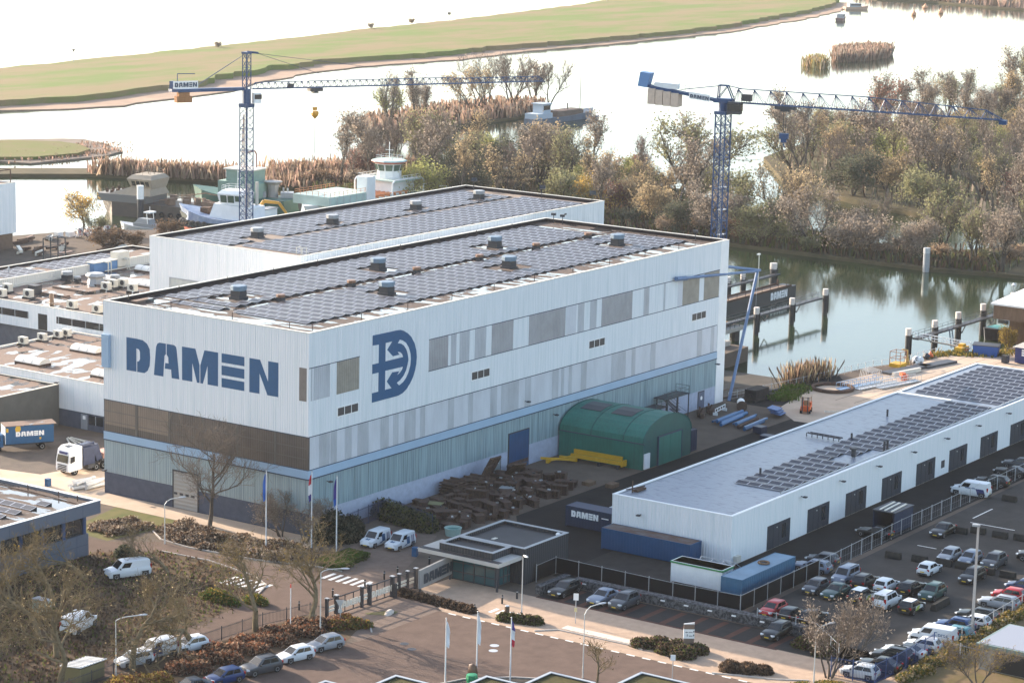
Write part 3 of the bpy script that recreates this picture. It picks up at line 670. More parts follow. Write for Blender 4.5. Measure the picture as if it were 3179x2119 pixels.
MB().box(86, 111.5, 9.9, 88.9, 113.2, 12.4).build('air_handler', cream, bD)
mb = MB()
for x in (82.5, 83.2, 87.2, 87.7): mb.path([(x, 110.4, 9.5), (x, 110.4, 11.2), (x, 111.4, 11.2)], .12, 6)
mb.path([(81.5, 110.2, 9.9), (90, 110.2, 9.9)], .1, 5); mb.build('duct_pipe', cream, bD)
MB().tube((66.5, 117.8, 10.5), (66.5, 117.8, 11.6), .14, n=7).build('flue', light_grey, bD)

# --- dark grey block (left edge) in front of the workshop
bC = thing('grey_block', 'plain dark grey block with a light roof edge by the parked box truck', 'building', (17, 64, 0))
shell(bC, 12, 64.4, 23.7, 86, 0, 5.9, M('charcoal_cladding', (.085, .087, .085), .8, var=.12, scale=.6), M('charcoal_cladding', (.085, .087, .085)), roof_tan, .15, coping=cream)
# --- white silo-like block at the left edge
tw = thing('tall_block', 'tall white block on a brown brick base at the left edge by the water', 'building', (108, 184, 0))
shell(tw, 108, 183.5, 133, 215, 3.2, 13.4, white_rib_y, white_rib_x, roof_tan, .2, coping=cream)
MB().box(108.6, 184, 0, 132.5, 214, 3.2).build('brick_base', M('brown_brick', (.17, .12, .09), .9, var=.15, scale=1.5), tw)
mb = MB()
for x in (127, 132.3): mb.tube((x, 184.2, 13.4), (x, 184.2, 16), .12, n=4); mb.tube((x, 190, 13.4), (x, 190, 16), .12, n=4)
for a, c_ in (((127, 184.2), (132.3, 184.2)), ((132.3, 184.2), (132.3, 190)), ((127, 184.2), (127, 190)), ((127, 190), (132.3, 190))): mb.tube((*a, 16), (*c_, 16), .12, n=4)
mb.build('roof_frame', rust, tw)

# --- office with blue-grey panels (bottom left)
of = thing('office_building', 'low office with slate blue panels, a long ribbon window and solar panels on its roof', 'office', (-36, 30, 0))
ox, oy = -21.4, 13.5          # front right corner of the roof
R_ = Matrix.Rotation(0, 3, 'Z')
off_m = M('slate_blue_panel', (.105, .125, .165), .6, var=.06, scale=.4)
shell(of, -62, oy, ox, 75, 5.0, 6.5, off_m, off_m, roof_brown, .3, t=.35, coping=white_plain)
MB().box(-61, oy + 1, 0, ox - 1, 74, 2.6).build('lower_wall', off_m, of)
MB().box(-60.6, oy + 1.3, 2.6, ox - 1.3, 73.6, 5.0).build('ribbon_window', glass, of)
mb = MB()
for k in range(12):
    x = ox - 1.25 - k * 3.4; mb.box(x - .45, oy + 1.1, 2.6, x, oy + 1.34, 5.0)
for k in range(1, 12):
    y = oy + 1.3 + k * 4.6; mb.box(ox - 1.35, y, 2.6, ox - 1.1, y + .35, 5.0)
mb.build('window_pier', M('blue_window_pier', (.03, .07, .17), .5), of)
mb = MB()
for k in range(30):
    x = ox - 1.9 - k * 1.36; mb.box(x - .05, oy + 1.24, 2.6, x + .05, oy + 1.32, 5.0)
mb.box(-60, oy + 1.2, 2.55, ox - 1.2, oy + 1.32, 2.68); mb.build('mullion', dark, of)
mb = MB()
for k in range(13):
    x = ox - 2.9 - k * 2.9
    mb.box(x - .03, oy - .012, 5.02, x, oy + .01, 6.48); mb.box(x - .03, oy + .985, .1, x, oy + 1.01, 2.55)
mb.box(-60, oy + .985, 1.3, ox - 1.05, oy + 1.01, 1.33); mb.build('panel_joint', navy_line, of)
solar(of, [(-46, -24.0, 2.4, 17.0, 1), (-46, -26.5, 2.4, 18.7, 9), (-36, -24.6, 2.4, 34, 4)], 6.2, til=rad(12), both=False)
mb = MB(); mb.path([(ox - 2.2, 15.2, 6.25), (ox - 1.8, 22, 6.3), (ox - 1.8, 50, 6.3)], .07, 5)
for y in (16, 19, 24): mb.tube((ox - 1.2, y, 6.2), (ox - 1.2, y, 6.9), .07, n=5)
mb.build('roof_pipe', rust, of)

# --- gatehouse
gh = thing('gatehouse', 'low dark gatehouse with a flat black roof and a wide pale edged canopy', 'gatehouse', (3, -27, 0))
shell(gh, -.6, -31.9, 8.4, -22.8, 0, 4.2, M('dark_cladding_front', (.02, .023, .03), .6, ribs=('Y', .4, .04)), M('dark_cladding_side', (.02, .023, .03), .6, ribs=('X', .4, .04)), roof_dark, .35, coping=grey)
shell(gh, -4.3, -30.1, -.62, -22.7, 3.4, 4.15, MATS['dark_cladding_front'], MATS['dark_cladding_side'], roof_dark, .3, coping=grey)
MB().box(-5.3, -31.6, 2.95, -.65, -20.4, 3.38).build('canopy', M('canopy_edge', (.42, .40, .37), .7, var=.08, scale=1), gh)
MB().box(-5.2, -31.5, 3.38, -4.4, -20.5, 3.42).build('canopy_roof', roof_dark, gh)
MB().box(-3.6, -30.0, .1, -.7, -24, 2.95).build('glass_front', glass_teal, gh)
mb = MB()
for y in (-30.02, -28.6, -27.1, -25.6, -24.1): mb.box(-3.68, y - .06, 0, -3.58, y + .06, 2.95)
for x in (-2.9, -2, -1.2): mb.box(x - .05, -30.08, 0, x + .05, -29.98, 2.95)
for z in (.1, 1.0, 2.1): mb.box(-3.66, -30, z - .05, -3.6, -24, z + .05); mb.box(-3.6, -30.06, z - .05, -.7, -30, z + .05)
mb.box(-4.9, -31.2, 0, -4.7, -31.0, 2.95); mb.build('window_frame', dark, gh)
for k in range(3): MB().box(-3.55, -29.4 + k * 1.9, 1.1, -3.5, -28.4 + k * 1.9, 1.9).build('interior_screen', M('interior_screen_teal', (.10, .35, .36), .5), gh)
MB().lathe([(.25, 0), (.3, .25), (.15, .4)], (7.6, -31, 3.85), 8).build('roof_vent', white_plain, gh)
MB().box(1.5, -26.2, 3.86, 2.3, -25.8, 3.92).build('roof_outlet', cream, gh)

# --- long low strip building with doors
st = thing('long_shed', 'long low white shed with nine dark doors and a ribbed wet roof', 'shed', (21, -46.4, 0))
shell(st, 21, -46.4, 125.4, -29.9, 0, 6, white_rib_y, M('white_sheet_shed', (.76, .78, .80), .5, streak=.08, ribs=('X', .36, .05)), roof_wetgrey, .08, coping=white_plain)
for k in range(9):
    x0 = 33.9 + (k - 0) * 10.2 - 4.2
    d = MB().box(x0, -46.46, .05, x0 + 5.6, -46.38, 3.0).build('folding_door', M('dark_folding_door', (.022, .03, .045), .5), st)
    mb = MB()
    for j in range(5): mb.box(x0 + j * 1.38, -46.49, .05, x0 + j * 1.38 + .08, -46.455, 3.0)
    mb.build('door_rail', dark, d)
    MB().box(x0 + 3.6, -46.485, .9, x0 + 4.6, -46.458, 2.6).build('door_window', glass, d)
    mb = MB(); mb.tube((x0 + 2.2, -46.5, 2.5), (x0 + 2.2, -46.55, 2.5), .08, n=6); mb.build('door_lamp', white_plain, d)
    lamp_wall(st, (x0 + 8.2, -46.4, 5.1), (0, -1, 0))
MB().box(21.6, -46.9, .3, 22.6, -46.4, 1.1).build('air_conditioner', cream, st)
MB().box(78.2, -46.46, 1, 79.2, -46.38, 2.0).build('wall_vent', dark, st)
lamp_wall(st, (20.95, -34, 4.2), (-1, 0, 0))
solar(st, [(35.4, 98.5, 2.28, -45.2, 4), (99.5, 124.6, 2.28, -45.4, 8)], 5.95, [(56, -43.4, 2.6, 2.0), (60.5, -45, 2.2, 1.2)], til=rad(10), glass_m=panel_dark)
mb = MB(); mb.path([(34, -45.7, 6.15), (124, -45.7, 6.15)], .10, 5); mb.build('cable_tray', light_grey, st)
mb = MB()
for x in (62.3, 63.2): mb.tube((x, -45.5, 6), (x, -45.5, 7.5), .16, n=7)
mb.lathe([(.3, 0), (.3, .9), (.55, .95), (.5, 1.2)], (57.5, -43.5, 6), 10); mb.build('roof_vent', dark, st)
mb = MB(); mb.path([(64, -38.3, 6.4), (64.2, -33.4, 6.4)], .1, 5); mb.path([(64.6, -38.3, 6.4), (64.8, -33.4, 6.4)], .1, 5)
for y in np.arange(-38, -33, .8): mb.tube((64.1, y, 6.4), (64.7, y, 6.4), .07, n=4); mb.tube((64.1, y, 5.95), (64.1, y, 6.4), .06, n=4)
mb.build('roof_ladder', dark, st)
for x, y in ((41, -39.0), (66, -38.9), (82.5, -36)): MB().tube((x, y, 5.95), (x, y, 6.9), .14, n=6).build('vent_pipe', dark, st)
MB().box(97.2, -38.6, 5.93, 97.9, -30.2, 6.12).build('roof_seam', white_plain, st)
mb = MB(); mb.tube((23.4, -31.2, 5.95), (23.4, -31.2, 7.4), .09, n=5); mb.tube((22.6, -30.8, 6.4), (25.6, -31.6, 6.4), .07, n=5); mb.box(23.8, -31.7, 5.95, 25.8, -31.0, 6.2); mb.build('roof_frame', rust, st)

# --- green arched hangar
hg = thing('green_hangar', 'green arched sheet metal hangar against the long wall of the lettered hall', 'hangar', (60.6, -7, 0))
gm = M('green_sheet', (.015, .15, .115), .5, var=.15, scale=.5, streak=.2); gmd = M('green_sheet_dark', (.012, .085, .075), .55, var=.12, scale=.6)
n = 12; prof = [(54.4, 0), (54.4, 3.6)] + [(60.7 - 6.4 * math.cos(PI * i / n), 3.6 + 3.1 * math.sin(PI * i / n)) for i in range(1, n)] + [(67.0, 3.6), (67.0, 0)]
mb = MB(); mb.loft([[(x, y, z) for x, z in prof] for y in (-.25, -13.8)], cap=False); mb.build('hangar_shell', gm, hg)
MB().add([(x, -13.75, z) for x, z in prof], [tuple(range(len(prof)))]).build('end_wall', gmd, hg)
mb = MB(); mb.box(58.2, -13.95, 0, 61.2, -13.76, 3.9); mb.box(61.25, -13.95, 0, 64.2, -13.76, 3.9); mb.build('hangar_door', gm, hg)
mb = MB(); mb.box(58.05, -14.0, 3.92, 64.3, -13.76, 4.05); mb.box(58.05, -14.0, 0, 58.18, -13.76, 3.92); mb.box(64.22, -14.0, 0, 64.34, -13.76, 3.92); mb.box(54.3, -14, 3.55, 54.45, -.3, 3.66); mb.build('door_rail', navy_line, hg)
MB().box(54.6, -13.95, .1, 56.0, -13.77, 2.2).build('side_door', white_plain, hg)
for y0, y1 in ((-4.9, -1.6), (-9.9, -6.6)):
    i0, i1 = 4, 6
    P_ = [(60.7 - 6.45 * math.cos(PI * i / n), 3.6 + 3.15 * math.sin(PI * i / n)) for i in range(i0, i1 + 1)]
    mb = MB(); mb.loft([[(x, y, z) for x, z in P_] + [(x, y, z + .04) for x, z in P_[::-1]] for y in (y0, y1)]); mb.build('roof_light', M('dirty_roof_light', (.035, .04, .05), .4), hg)
mb = MB()
for y in (-.3, -5.4, -10.6, -13.8): MB().path([(60.7 - 6.43 * math.cos(PI * i / n), y, 3.6 + 3.13 * math.sin(PI * i / n)) for i in range(0, n + 1)], .06, 4).build('arch_rib', gmd, hg)

# --- brown timber building and dark blue kiosk on the quay, transformer house
bb = thing('timber_building', 'brown timber clad building with an overhanging white roof on the quay', 'building', (185, -22, 0))
MB().box(174.2, -40, 0, 205, -14.2, 7.6).build('wall', wood, bb)
MB().box(167.6, -40, 5.2, 174.2, -14.0, 7.6).build('overhang', wood, bb)
mb = MB(); mb.add([(167.2, -13.6, 7.6), (206, -13.6, 9.5), (206, -41, 9.5), (167.2, -41, 7.6), (167.2, -13.6, 7.9), (206, -13.6, 9.8), (206, -41, 9.8), (167.2, -41, 7.9)], [(3, 2, 1, 0), (4, 5, 6, 7), (0, 1, 5, 4), (1, 2, 6, 5), (2, 3, 7, 6), (3, 0, 4, 7)])
mb.build('roof', M('white_membrane', (.70, .69, .66), .7, var=.05, scale=.2), bb)
kk = thing('quay_kiosk', 'dark blue site cabin with a pale hipped roof and white markings', 'cabin', (161, -24.3, 0))
navy = M('navy_cabin_paint', (.02, .03, .13), .5)
MB().box(158.0, -27, .15, 164.5, -22.4, 2.8).build('cabin_body', navy, kk)
mb = MB(); mb.add([(157.6, -27.4, 2.8), (164.9, -27.4, 2.8), (164.9, -22.0, 2.8), (157.6, -22.0, 2.8), (159.6, -25.2, 4.0), (163, -25.2, 4.0), (163, -24.2, 4.0), (159.6, -24.2, 4.0)], [(3, 2, 1, 0), (4, 5, 6, 7), (0, 1, 5, 4), (1, 2, 6, 5), (2, 3, 7, 6), (3, 0, 4, 7)])
mb.build('cabin_roof', M('pale_roof_tiles', (.50, .46, .41), .8, ribs=('Y', .35, .05)), kk)
mb = MB(); word(mb, 'E', (157.96, -23.6, 1.4), (0, -1, 0), (0, 0, 1), 1.1, -.04); mb.box(157.93, -26.6, .5, 157.97, -24.4, .8); mb.box(157.93, -26.4, 1.5, 157.97, -25.0, 2.3); mb.build('cabin_marking', white_plain, kk)
tr = thing('transformer_house', 'small pale transformer house with black doors and a flat roof', 'hut', (10, -89, 0))
MB().box(4, -92.5, 0, 11.8, -85.4, 2.45).build('wall', M('pale_render', (.34, .31, .27), .85, var=.12, scale=2), tr)
MB().box(3.7, -92.8, 2.45, 12.1, -85.1, 2.8).build('roof_edge', M('sea_green_roof_edge', (.17, .23, .21), .6), tr)
MB().box(4, -92.5, 2.8, 11.8, -85.4, 2.84).build('roof', M('grey_felt', (.25, .27, .32), .7), tr)
d = MB().box(5.4, -85.45, .1, 10.4, -85.36, 2.2).build('steel_door', black, tr)
MB().box(3.93, -90.8, .1, 4.02, -87.2, 2.2).build('steel_door', black, tr)
MB().box(3.90, -87.9, 1.7, 3.935, -87.6, 2.0).build('warning_sign', yellow, tr)
# --- three sheds with mossy roofs cut by the bottom edge
moss = M('moss_roof', (.05, .045, .02), .95, col2=(.09, .075, .03), scale=1.2)
for i, (x, y, l) in enumerate(((-26.6, -63.4, 'flat mossy roofed shed with a pale steel edge, nearest the pavement'), (-32.1, -56.4, 'flat mossy roofed shed with a pale steel edge, right of the street lamp foot'), (-37.0, -52.2, 'flat mossy roofed shed beside the green cone, partly behind the flagpole foot'))):
    b_ = thing('cycle_shed', l, 'shed', (x - 4, y - 4, 0), group='mossy roofed sheds by the road')
    shell(b_, x - 14, y - (7 if i == 0 else 5.2), x, y, 2.3, 3.0, dark, dark, moss, .12, t=.2, coping=M('shed_edge_steel', (.34, .37, .40), .5))
    mb = MB()
    for dx in (-.5, -13): mb.box(x + dx - .15, y - .5, 0, x + dx, y - .35, 2.4)
    mb.build('shed_post', dark, b_)
    MB().box(x - 12, y - 4.2, 0, x - 2, y - 4.0, 2.3).build('shed_wall', dark, b_)
# fix-up: two more mossy sheds
for x, y, l in ((-42.3, -45.2, 'flat mossy roofed shed with a pale steel edge, left of the green cone'), (-47.8, -40.9, 'flat mossy roofed shed of which only the roof corner shows')):
    b_ = thing('cycle_shed', l, 'shed', (x - 4, y - 4, 0), group='mossy roofed sheds by the road')
    shell(b_, x - 14, y - 4.4, x, y, 2.3, 3.0, dark, dark, moss, .12, t=.2, coping=MATS['shed_edge_steel'])
    MB().box(x - 12, y - 4.2, 0, x - 2, y - 4.0, 2.3).build('shed_wall', dark, b_)

# ---------------------------------------------------------------- tower cranes
def lattice(mb, x0, x1, z0, z1, h, r, rd, n):
    """square lattice mast between z0 and z1, half width h"""
    c = [(-h, -h), (h, -h), (h, h), (-h, h)]
    for x, y in c: mb.tube((x0 + x, x1 + y, z0), (x0 + x, x1 + y, z1), r, n=4)
    dz = (z1 - z0) / n
    for k in range(n):
        a, b_ = z0 + k * dz, z0 + (k + 1) * dz
        for i in range(4):
            p, q = c[i], c[(i + 1) % 4]
            if (k + i) % 2: p, q = q, p
            mb.tube((x0 + p[0], x1 + p[1], a), (x0 + q[0], x1 + q[1], b_), rd, n=4, cap=False)
            mb.tube((x0 + q[0], x1 + q[1], a), (x0 + p[0], x1 + p[1], b_), rd * .8, n=4, cap=False)
        if k % 3 == 0:
            for i in range(4): p, q = c[i], c[(i + 1) % 4]; mb.tube((x0 + p[0], x1 + p[1], a), (x0 + q[0], x1 + q[1], a), rd * 1.4, n=4, cap=False)
def jib(mb, O, d, t0, t1, zl, hgt, w, pitch, r, rd, fanned):
    """triangular boom: two bottom chords, one top chord"""
    O = Vector(O); d = Vector((*d, 0)); s = Vector((-d.y, d.x, 0)) * w / 2; Z = Vector((0, 0, 1))
    def at(t, k, up_=0): return Vector((O.x, O.y, 0)) + d * t + Z * (zl(t) + up_) + s * k
    mb.tube(at(t0, 1), at(t1, 1), r, n=4); mb.tube(at(t0, -1), at(t1, -1), r, n=4)
    n = int((t1 - t0) / pitch); prev = None
    for k in range(n):
        a = t0 + k * pitch; m = a + pitch * (.28 if fanned else .5); b_ = a + pitch
        top = at(m, 0, hgt(m))
        if prev is not None: mb.tube(prev, top, r, n=4)
        prev = top
        for e in (1, -1):
            mb.tube(at(a, e), top, rd, n=4, cap=False)
            mb.tube(top, at(b_, e), rd, n=4, cap=False)
            if fanned: mb.tube(top, at(a + pitch * .64, e), rd * .7, n=4, cap=False); mb.tube(top, at(a + pitch * .3, e), rd * .9, n=4, cap=False)
        mb.tube(at(a, 1), at(a, -1), rd, n=4, cap=False)
    mb.tube(prev, at(t1, 0, .1), r, n=4)
def sign_board(root, o, u, h, hb, m_bg=None, name='sign_board', letters=None, sx=1.0, depth=.06):
    u = Vector(u).normalized(); o = Vector(o); Z = Vector((0, 0, 1)); nrm = u.cross(Z)
    wd = 5.9 * h * sx + .5 * h
    b_ = MB().extr([(-.3 * h, -.3 * h), (wd - .3 * h, -.3 * h), (wd - .3 * h, hb), (-.3 * h, hb)], o, u, Z, -depth).build(name, m_bg or white_plain, root)
    mb = MB(); word(mb, 'DAMEN', o + nrm * .012, u, Z, h, .02, sx=sx)
    mb.build('lettering', letters or navy_line, b_); return b_

# left crane (white lettering board, hammerhead with pendant bars)
c1 = thing('tower_crane', 'blue tower crane with a thin horizontal jib, pendant bars and a yellow hook, left one', 'tower crane', (178, 161, 0), group='blue tower cranes over the yard')
d1 = Vector((.908, -.418)).normalized(); s1 = Vector((-d1.y, d1.x))
mb = MB(); lattice(mb, 178, 161, 0, 27.2, 1.0, .12, .055, 18); mb.build('mast', blue_steel, c1)
mb = MB(); mb.tube((177.3, 160.4, 0), (177.3, 160.4, 27), .24, n=6); mb.build('ladder_shaft', blue_steel, c1)
mb = MB(); mb.box(176.2, 159.2, 0, 179.8, 162.8, .8); mb.build('crane_base', concrete, c1)
mb = MB(); mb.box(176.8, 159.8, 27.2, 179.2, 162.2, 28.0); mb.tube((178, 161, 28), (178, 161, 31), .95, n=10); mb.build('slewing_unit', blue_steel, c1)
mb = MB(); lattice(mb, 178, 161, 31, 38.6, .62, .10, .05, 5); mb.box(177.2, 160.2, 38.4, 178.8, 161.8, 38.8); mb.path([(178, 161, 38.8), (180.4, 159.9, 38.5)], .22, 5); mb.build('tower_head', blue_steel, c1)
cb = MB(); p = Vector((178, 161, 29.2)) + Vector((*(d1 * 1.9 - s1 * .8), 0)); cb.rbox(p, (1.6, 1.3, 2.2), math.atan2(d1.y, d1.x)); k = cb.build('cab', white_plain, c1)
cb = MB(); cb.rbox(p + Vector((*(d1 * .1), .25)), (1.66, 1.36, 1.0), math.atan2(d1.y, d1.x)); cb.build('cab_window', glass, k)
mb = MB(); jib(mb, (178, 161), d1, 1.2, 73.0, lambda t: 31.0 - .002 * t, lambda t: 1.35 if t < 50 else 1.1, 1.3, 1.55, .12, .065, False); mb.build('jib', blue_steel, c1)
def along(d, t, z, k=0, s=None): return (178 + d.x * t + (s1.x * k), 161 + d.y * t + s1.y * k, z)
mb = MB(); mb.tube(along(d1, 2.5, 38.4), along(d1, 21.5, 32.4), .06, n=4); mb.tube(along(d1, 2.5, 38.4), along(d1, 52, 32.0), .06, n=4); mb.tube(along(d1, 0, 38.6), along(d1, -12, 31.6), .07, n=4); mb.tube(along(d1, 0, 38.6), along(d1, -12, 31.6, .6), .05, n=4); mb.build('pendant_bar', navy_line, c1)
mb = MB(); mb.rbox(along(d1, -8.2, 31.1), (15, 1.2, .7), math.atan2(d1.y, d1.x)); mb.rbox(along(d1, -15, 31.2), (4.6, 1.9, .6), math.atan2(d1.y, d1.x)); mb.build('counter_jib', blue_steel, c1)
mb = MB(); mb.rbox(along(d1, -14.4, 29.3), (3.4, 1.5, 1.3), math.atan2(d1.y, d1.x)); mb.rbox(along(d1, -14.4, 30.3), (2.4, 1.2, .8), math.atan2(d1.y, d1.x)); mb.build('counterweight', M('orange_brown_weights', (.30, .15, .07), .8, var=.15, scale=2), c1)
sign_board(c1, along(d1, -16.8, 31.9, -1.15), (d1.x, d1.y, 0), .95, 1.25, sx=.9)
mb = MB(); mb.path([along(d1, -15.7, 31.5), along(d1, -15.7, 34.6), along(d1, -11.8, 34.5)], .09, 5); mb.rbox(along(d1, -16.8, 32.3), (.9, .9, 1.6)); mb.build('davit_arm', blue_steel, c1)
mb = MB(); mb.rbox(along(d1, 16, 30.5), (3.0, 1.6, .7), math.atan2(d1.y, d1.x)); mb.rbox(along(d1, 16, 29.9), (1.2, 1.0, .3), math.atan2(d1.y, d1.x)); mb.rbox(along(d1, 10.2, 31.5), (1, 1, .8)); mb.build('trolley', dark, c1)
mb = MB()
for e in (-.9, -.5, .6, 1.0): mb.tube(along(d1, 16 + e, 30.2), along(d1, 16 + e * .6, 26.3), .03, n=3)
mb.build('hoist_rope', dark, c1)
mb = MB(); mb.rbox(along(d1, 16, 26.4), (.9, .5, .7)); mb.lathe([(.15, -1.6), (.75, -.9), (.85, -.3), (.7, .0)], along(d1, 16, 25.9), 8); mb.build('hook_block', M('hook_orange', (.62, .30, .03), .5), c1)
mb = MB(); mb.tube(along(d1, 16, 24.4), along(d1, 16, 16.8), .05, n=4); mb.build('sling_chain', dark, c1)

# right crane (flat counterjib climbing to the left, deep fanned jib)
C2 = (138., 23.4)
c2 = thing('tower_crane', 'blue tower crane with a deep fanned lattice jib over the autumn wood, right one', 'tower crane', (*C2, 0), group='blue tower cranes over the yard')
d2 = Vector((.24, -.97)).normalized(); s2 = Vector((-d2.y, d2.x)); a2 = math.atan2(d2.y, d2.x)
def al2(t, z, k=0): return (C2[0] + d2.x * t + s2.x * k, C2[1] + d2.y * t + s2.y * k, z)
mb = MB(); lattice(mb, *C2, 0, 39.2, .95, .13, .06, 22); mb.build('mast', blue_steel, c2)
mb = MB(); mb.box(C2[0] - .28, C2[1] - .2, 0, C2[0] + .28, C2[1] + .2, .1)
for e in (-.25, .25): mb.tube((C2[0] + e, C2[1], 0), (C2[0] + e, C2[1], 38.5), .04, n=4)
for z in np.arange(.5, 38.5, .6): mb.tube((C2[0] - .25, C2[1], z), (C2[0] + .25, C2[1], z), .03, n=3)
mb.build('ladder', light_grey, c2)
mb = MB()
for z in (6, 12.5, 19, 23.2, 27): mb.box(C2[0] - .9, C2[1] - .9, z, C2[0] + .9, C2[1] - .1, z + .12)
mb.build('platform', light_grey, c2)
MB().box(C2[0] - 2, C2[1] - 2, 0, C2[0] + 2, C2[1] + 2, .8).build('crane_base', concrete, c2)
mb = MB(); mb.box(C2[0] - 1.15, C2[1] - 1.15, 39.2, C2[0] + 1.15, C2[1] + 1.15, 39.7); mb.tube((*C2, 39.7), (*C2, 41.6), .85, n=12); mb.rbox((*C2, 41.5), (3.2, 1.7, .7), a2); mb.build('slewing_unit', blue_steel, c2)
mb = MB(); q = [al2(-1.0, 41.8, .6), al2(-1.0, 41.8, -.6), al2(1.6, 41.8, .6), al2(1.6, 41.8, -.6)]; tp = [al2(-.9, 44.0, .5), al2(-.9, 44.0, -.5), al2(.6, 44.0, .5), al2(.6, 44.0, -.5)]
for a, b_ in zip(q, tp): mb.tube(a, b_, .13, n=4)
mb.tube(q[0], tp[2], .08, n=4); mb.tube(q[1], tp[3], .08, n=4); mb.tube(tp[0], tp[2], .14, n=4); mb.tube(tp[1], tp[3], .14, n=4); mb.tube(tp[0], tp[1], .12, n=4); mb.tube(tp[2], tp[3], .12, n=4); mb.build('tower_head', blue_steel, c2)
k = MB().rbox(al2(2.3, 40.5, -1.4), (2.2, 1.5, 2.0), a2).build('cab', dark, c2)
MB().rbox(al2(2.35, 40.6, -1.4), (2.25, 1.55, 1.2), a2).build('cab_window', glass, k)
mb = MB(); jib(mb, C2, d2, 1.6, 46.3, lambda t: 41.3 - .007 * t, lambda t: 2.3 if t < 24 else 2.3 - (t - 24) * .045, 1.5, 2.75, .10, .05, True)
mb.tube(al2(.6, 44), al2(3, 43.6), .09, n=4); mb.rbox(al2(46.4, 40.6), (1.2, 1.2, .7), a2); mb.build('jib', blue_steel, c2)
mb = MB(); mb.tube(al2(-1.4, 41.5, .55), al2(-13.6, 43.3, .55), .32, n=4); mb.tube(al2(-1.4, 41.5, -.55), al2(-13.6, 43.3, -.55), .32, n=4)
for t in range(2, 13): mb.tube(al2(-t, 41.45 + .147 * (t - 1), .55), al2(-t, 41.45 + .147 * (t - 1), -.55), .12, n=4)
mb.tube(al2(-.8, 43.9, .5), al2(-7.5, 42.9, .5), .06, n=4); mb.tube(al2(-.8, 43.9, -.5), al2(-7.5, 42.9, -.5), .06, n=4); mb.build('counter_jib', blue_steel, c2)
mb = MB(); mb.add([al2(-13.2, 43.0, 1.1), al2(-14.8, 43.2, 1.1), al2(-14.4, 45.6, 1.1), al2(-12.6, 45.4, 1.1), al2(-13.2, 43.0, -1.1), al2(-14.8, 43.2, -1.1), al2(-14.4, 45.6, -1.1), al2(-12.6, 45.4, -1.1)], [(0, 1, 2, 3), (7, 6, 5, 4), (0, 4, 5, 1), (1, 5, 6, 2), (2, 6, 7, 3), (3, 7, 4, 0)]); mb.build('wind_shield', M('pale_crane_blue', (.10, .22, .42), .45), c2)
for j in range(4): MB().rbox(al2(-12.3 + j * 1.35, 41.6 - j * .14), (1.25, 2.6, 2.6 - .1 * j), a2).build('counterweight', M('concrete_block_weight', (.55, .43, .34), .85, var=.12, scale=1.5), c2)
mb = MB(); mb.rbox(al2(-10, 43.4), (4.2, 1.0, .9), a2); mb.build('winch', white_plain, c2)
mb = MB()
for e in (-1.15, 1.15):
    mb.path([al2(-12.5, 44.6, e), al2(-6.4, 43.9, e), al2(-6.4, 42.9, e)], .035, 4); mb.path([al2(-12.5, 44.1, e), al2(-6.4, 43.4, e)], .03, 4)
mb.build('railing', light_grey, c2)
sb = sign_board(c2, al2(-5.6, 41.75, -1.0), (d2.x, d2.y, -.10), .62, .95, sx=.9)
mb = MB(); mb.rbox(al2(10.6, 40.9), (3.4, 1.7, .5), a2); mb.rbox(al2(10.6, 40.5), (1.5, 1.2, .4), a2); mb.rbox(al2(4, 42.2, -.3), (1.6, 1.2, 1.1), a2); mb.build('trolley', dark, c2)
mb = MB(); mb.tube(al2(10.3, 40.5), al2(10.3, 36.6), .06, n=4); mb.tube(al2(10.7, 40.5), al2(10.7, 36.6), .04, n=4); mb.build('hoist_rope', dark, c2)
mb = MB(); mb.rbox(al2(10.5, 36.2), (1.5, .6, .9), a2); mb.rbox(al2(10.5, 35.5), (.9, .5, .7), a2); mb.path([al2(10.5, 35.2), al2(10.5, 34.6), al2(10.8, 34.3)], .1, 5); mb.build('hook_block', blue_steel, c2)

# ---------------------------------------------------------------- ships and boats (x forward, water line at z = 0)
def hull(mb, Ln, B, z0, z1, bow=.35, flare=.75, sheer=.0, stern=1.0, n=9):
    rings = []
    for k in range(n):
        t = k / (n - 1); x = -Ln / 2 + Ln * t
        w = 1. if t < 1 - bow else max(.02, math.sqrt(max(0, 1 - ((t - 1 + bow) / bow) ** 2)))
        if t < .12: w *= stern + (1 - stern) * t / .12
        zt = z1 + sheer * max(0, (t - .45) / .55) ** 2
        xx = x + (Ln * .03 if t > .95 else 0)
        h = B / 2 * w
        rings.append([(xx, h, zt), (x - (Ln * .02 if t > .9 else 0), h * flare, z0), (x - (Ln * .02 if t > .9 else 0), -h * flare, z0), (xx, -h, zt)])
    return mb.loft(rings)
def rail(mb, pts, h=1.0, r=.035, step=1.6):
    for a, b_ in zip(pts, pts[1:]):
        a, b_ = Vector(a), Vector(b_); L_ = (b_ - a).length; n = max(1, int(L_ / step))
        mb.tube(a + Vector((0, 0, h)), b_ + Vector((0, 0, h)), r, n=4); mb.tube(a + Vector((0, 0, h * .5)), b_ + Vector((0, 0, h * .5)), r * .8, n=4)
        for k in range(n + 1): p = a.lerp(b_, k / n); mb.tube(p, p + Vector((0, 0, h)), r, n=4)
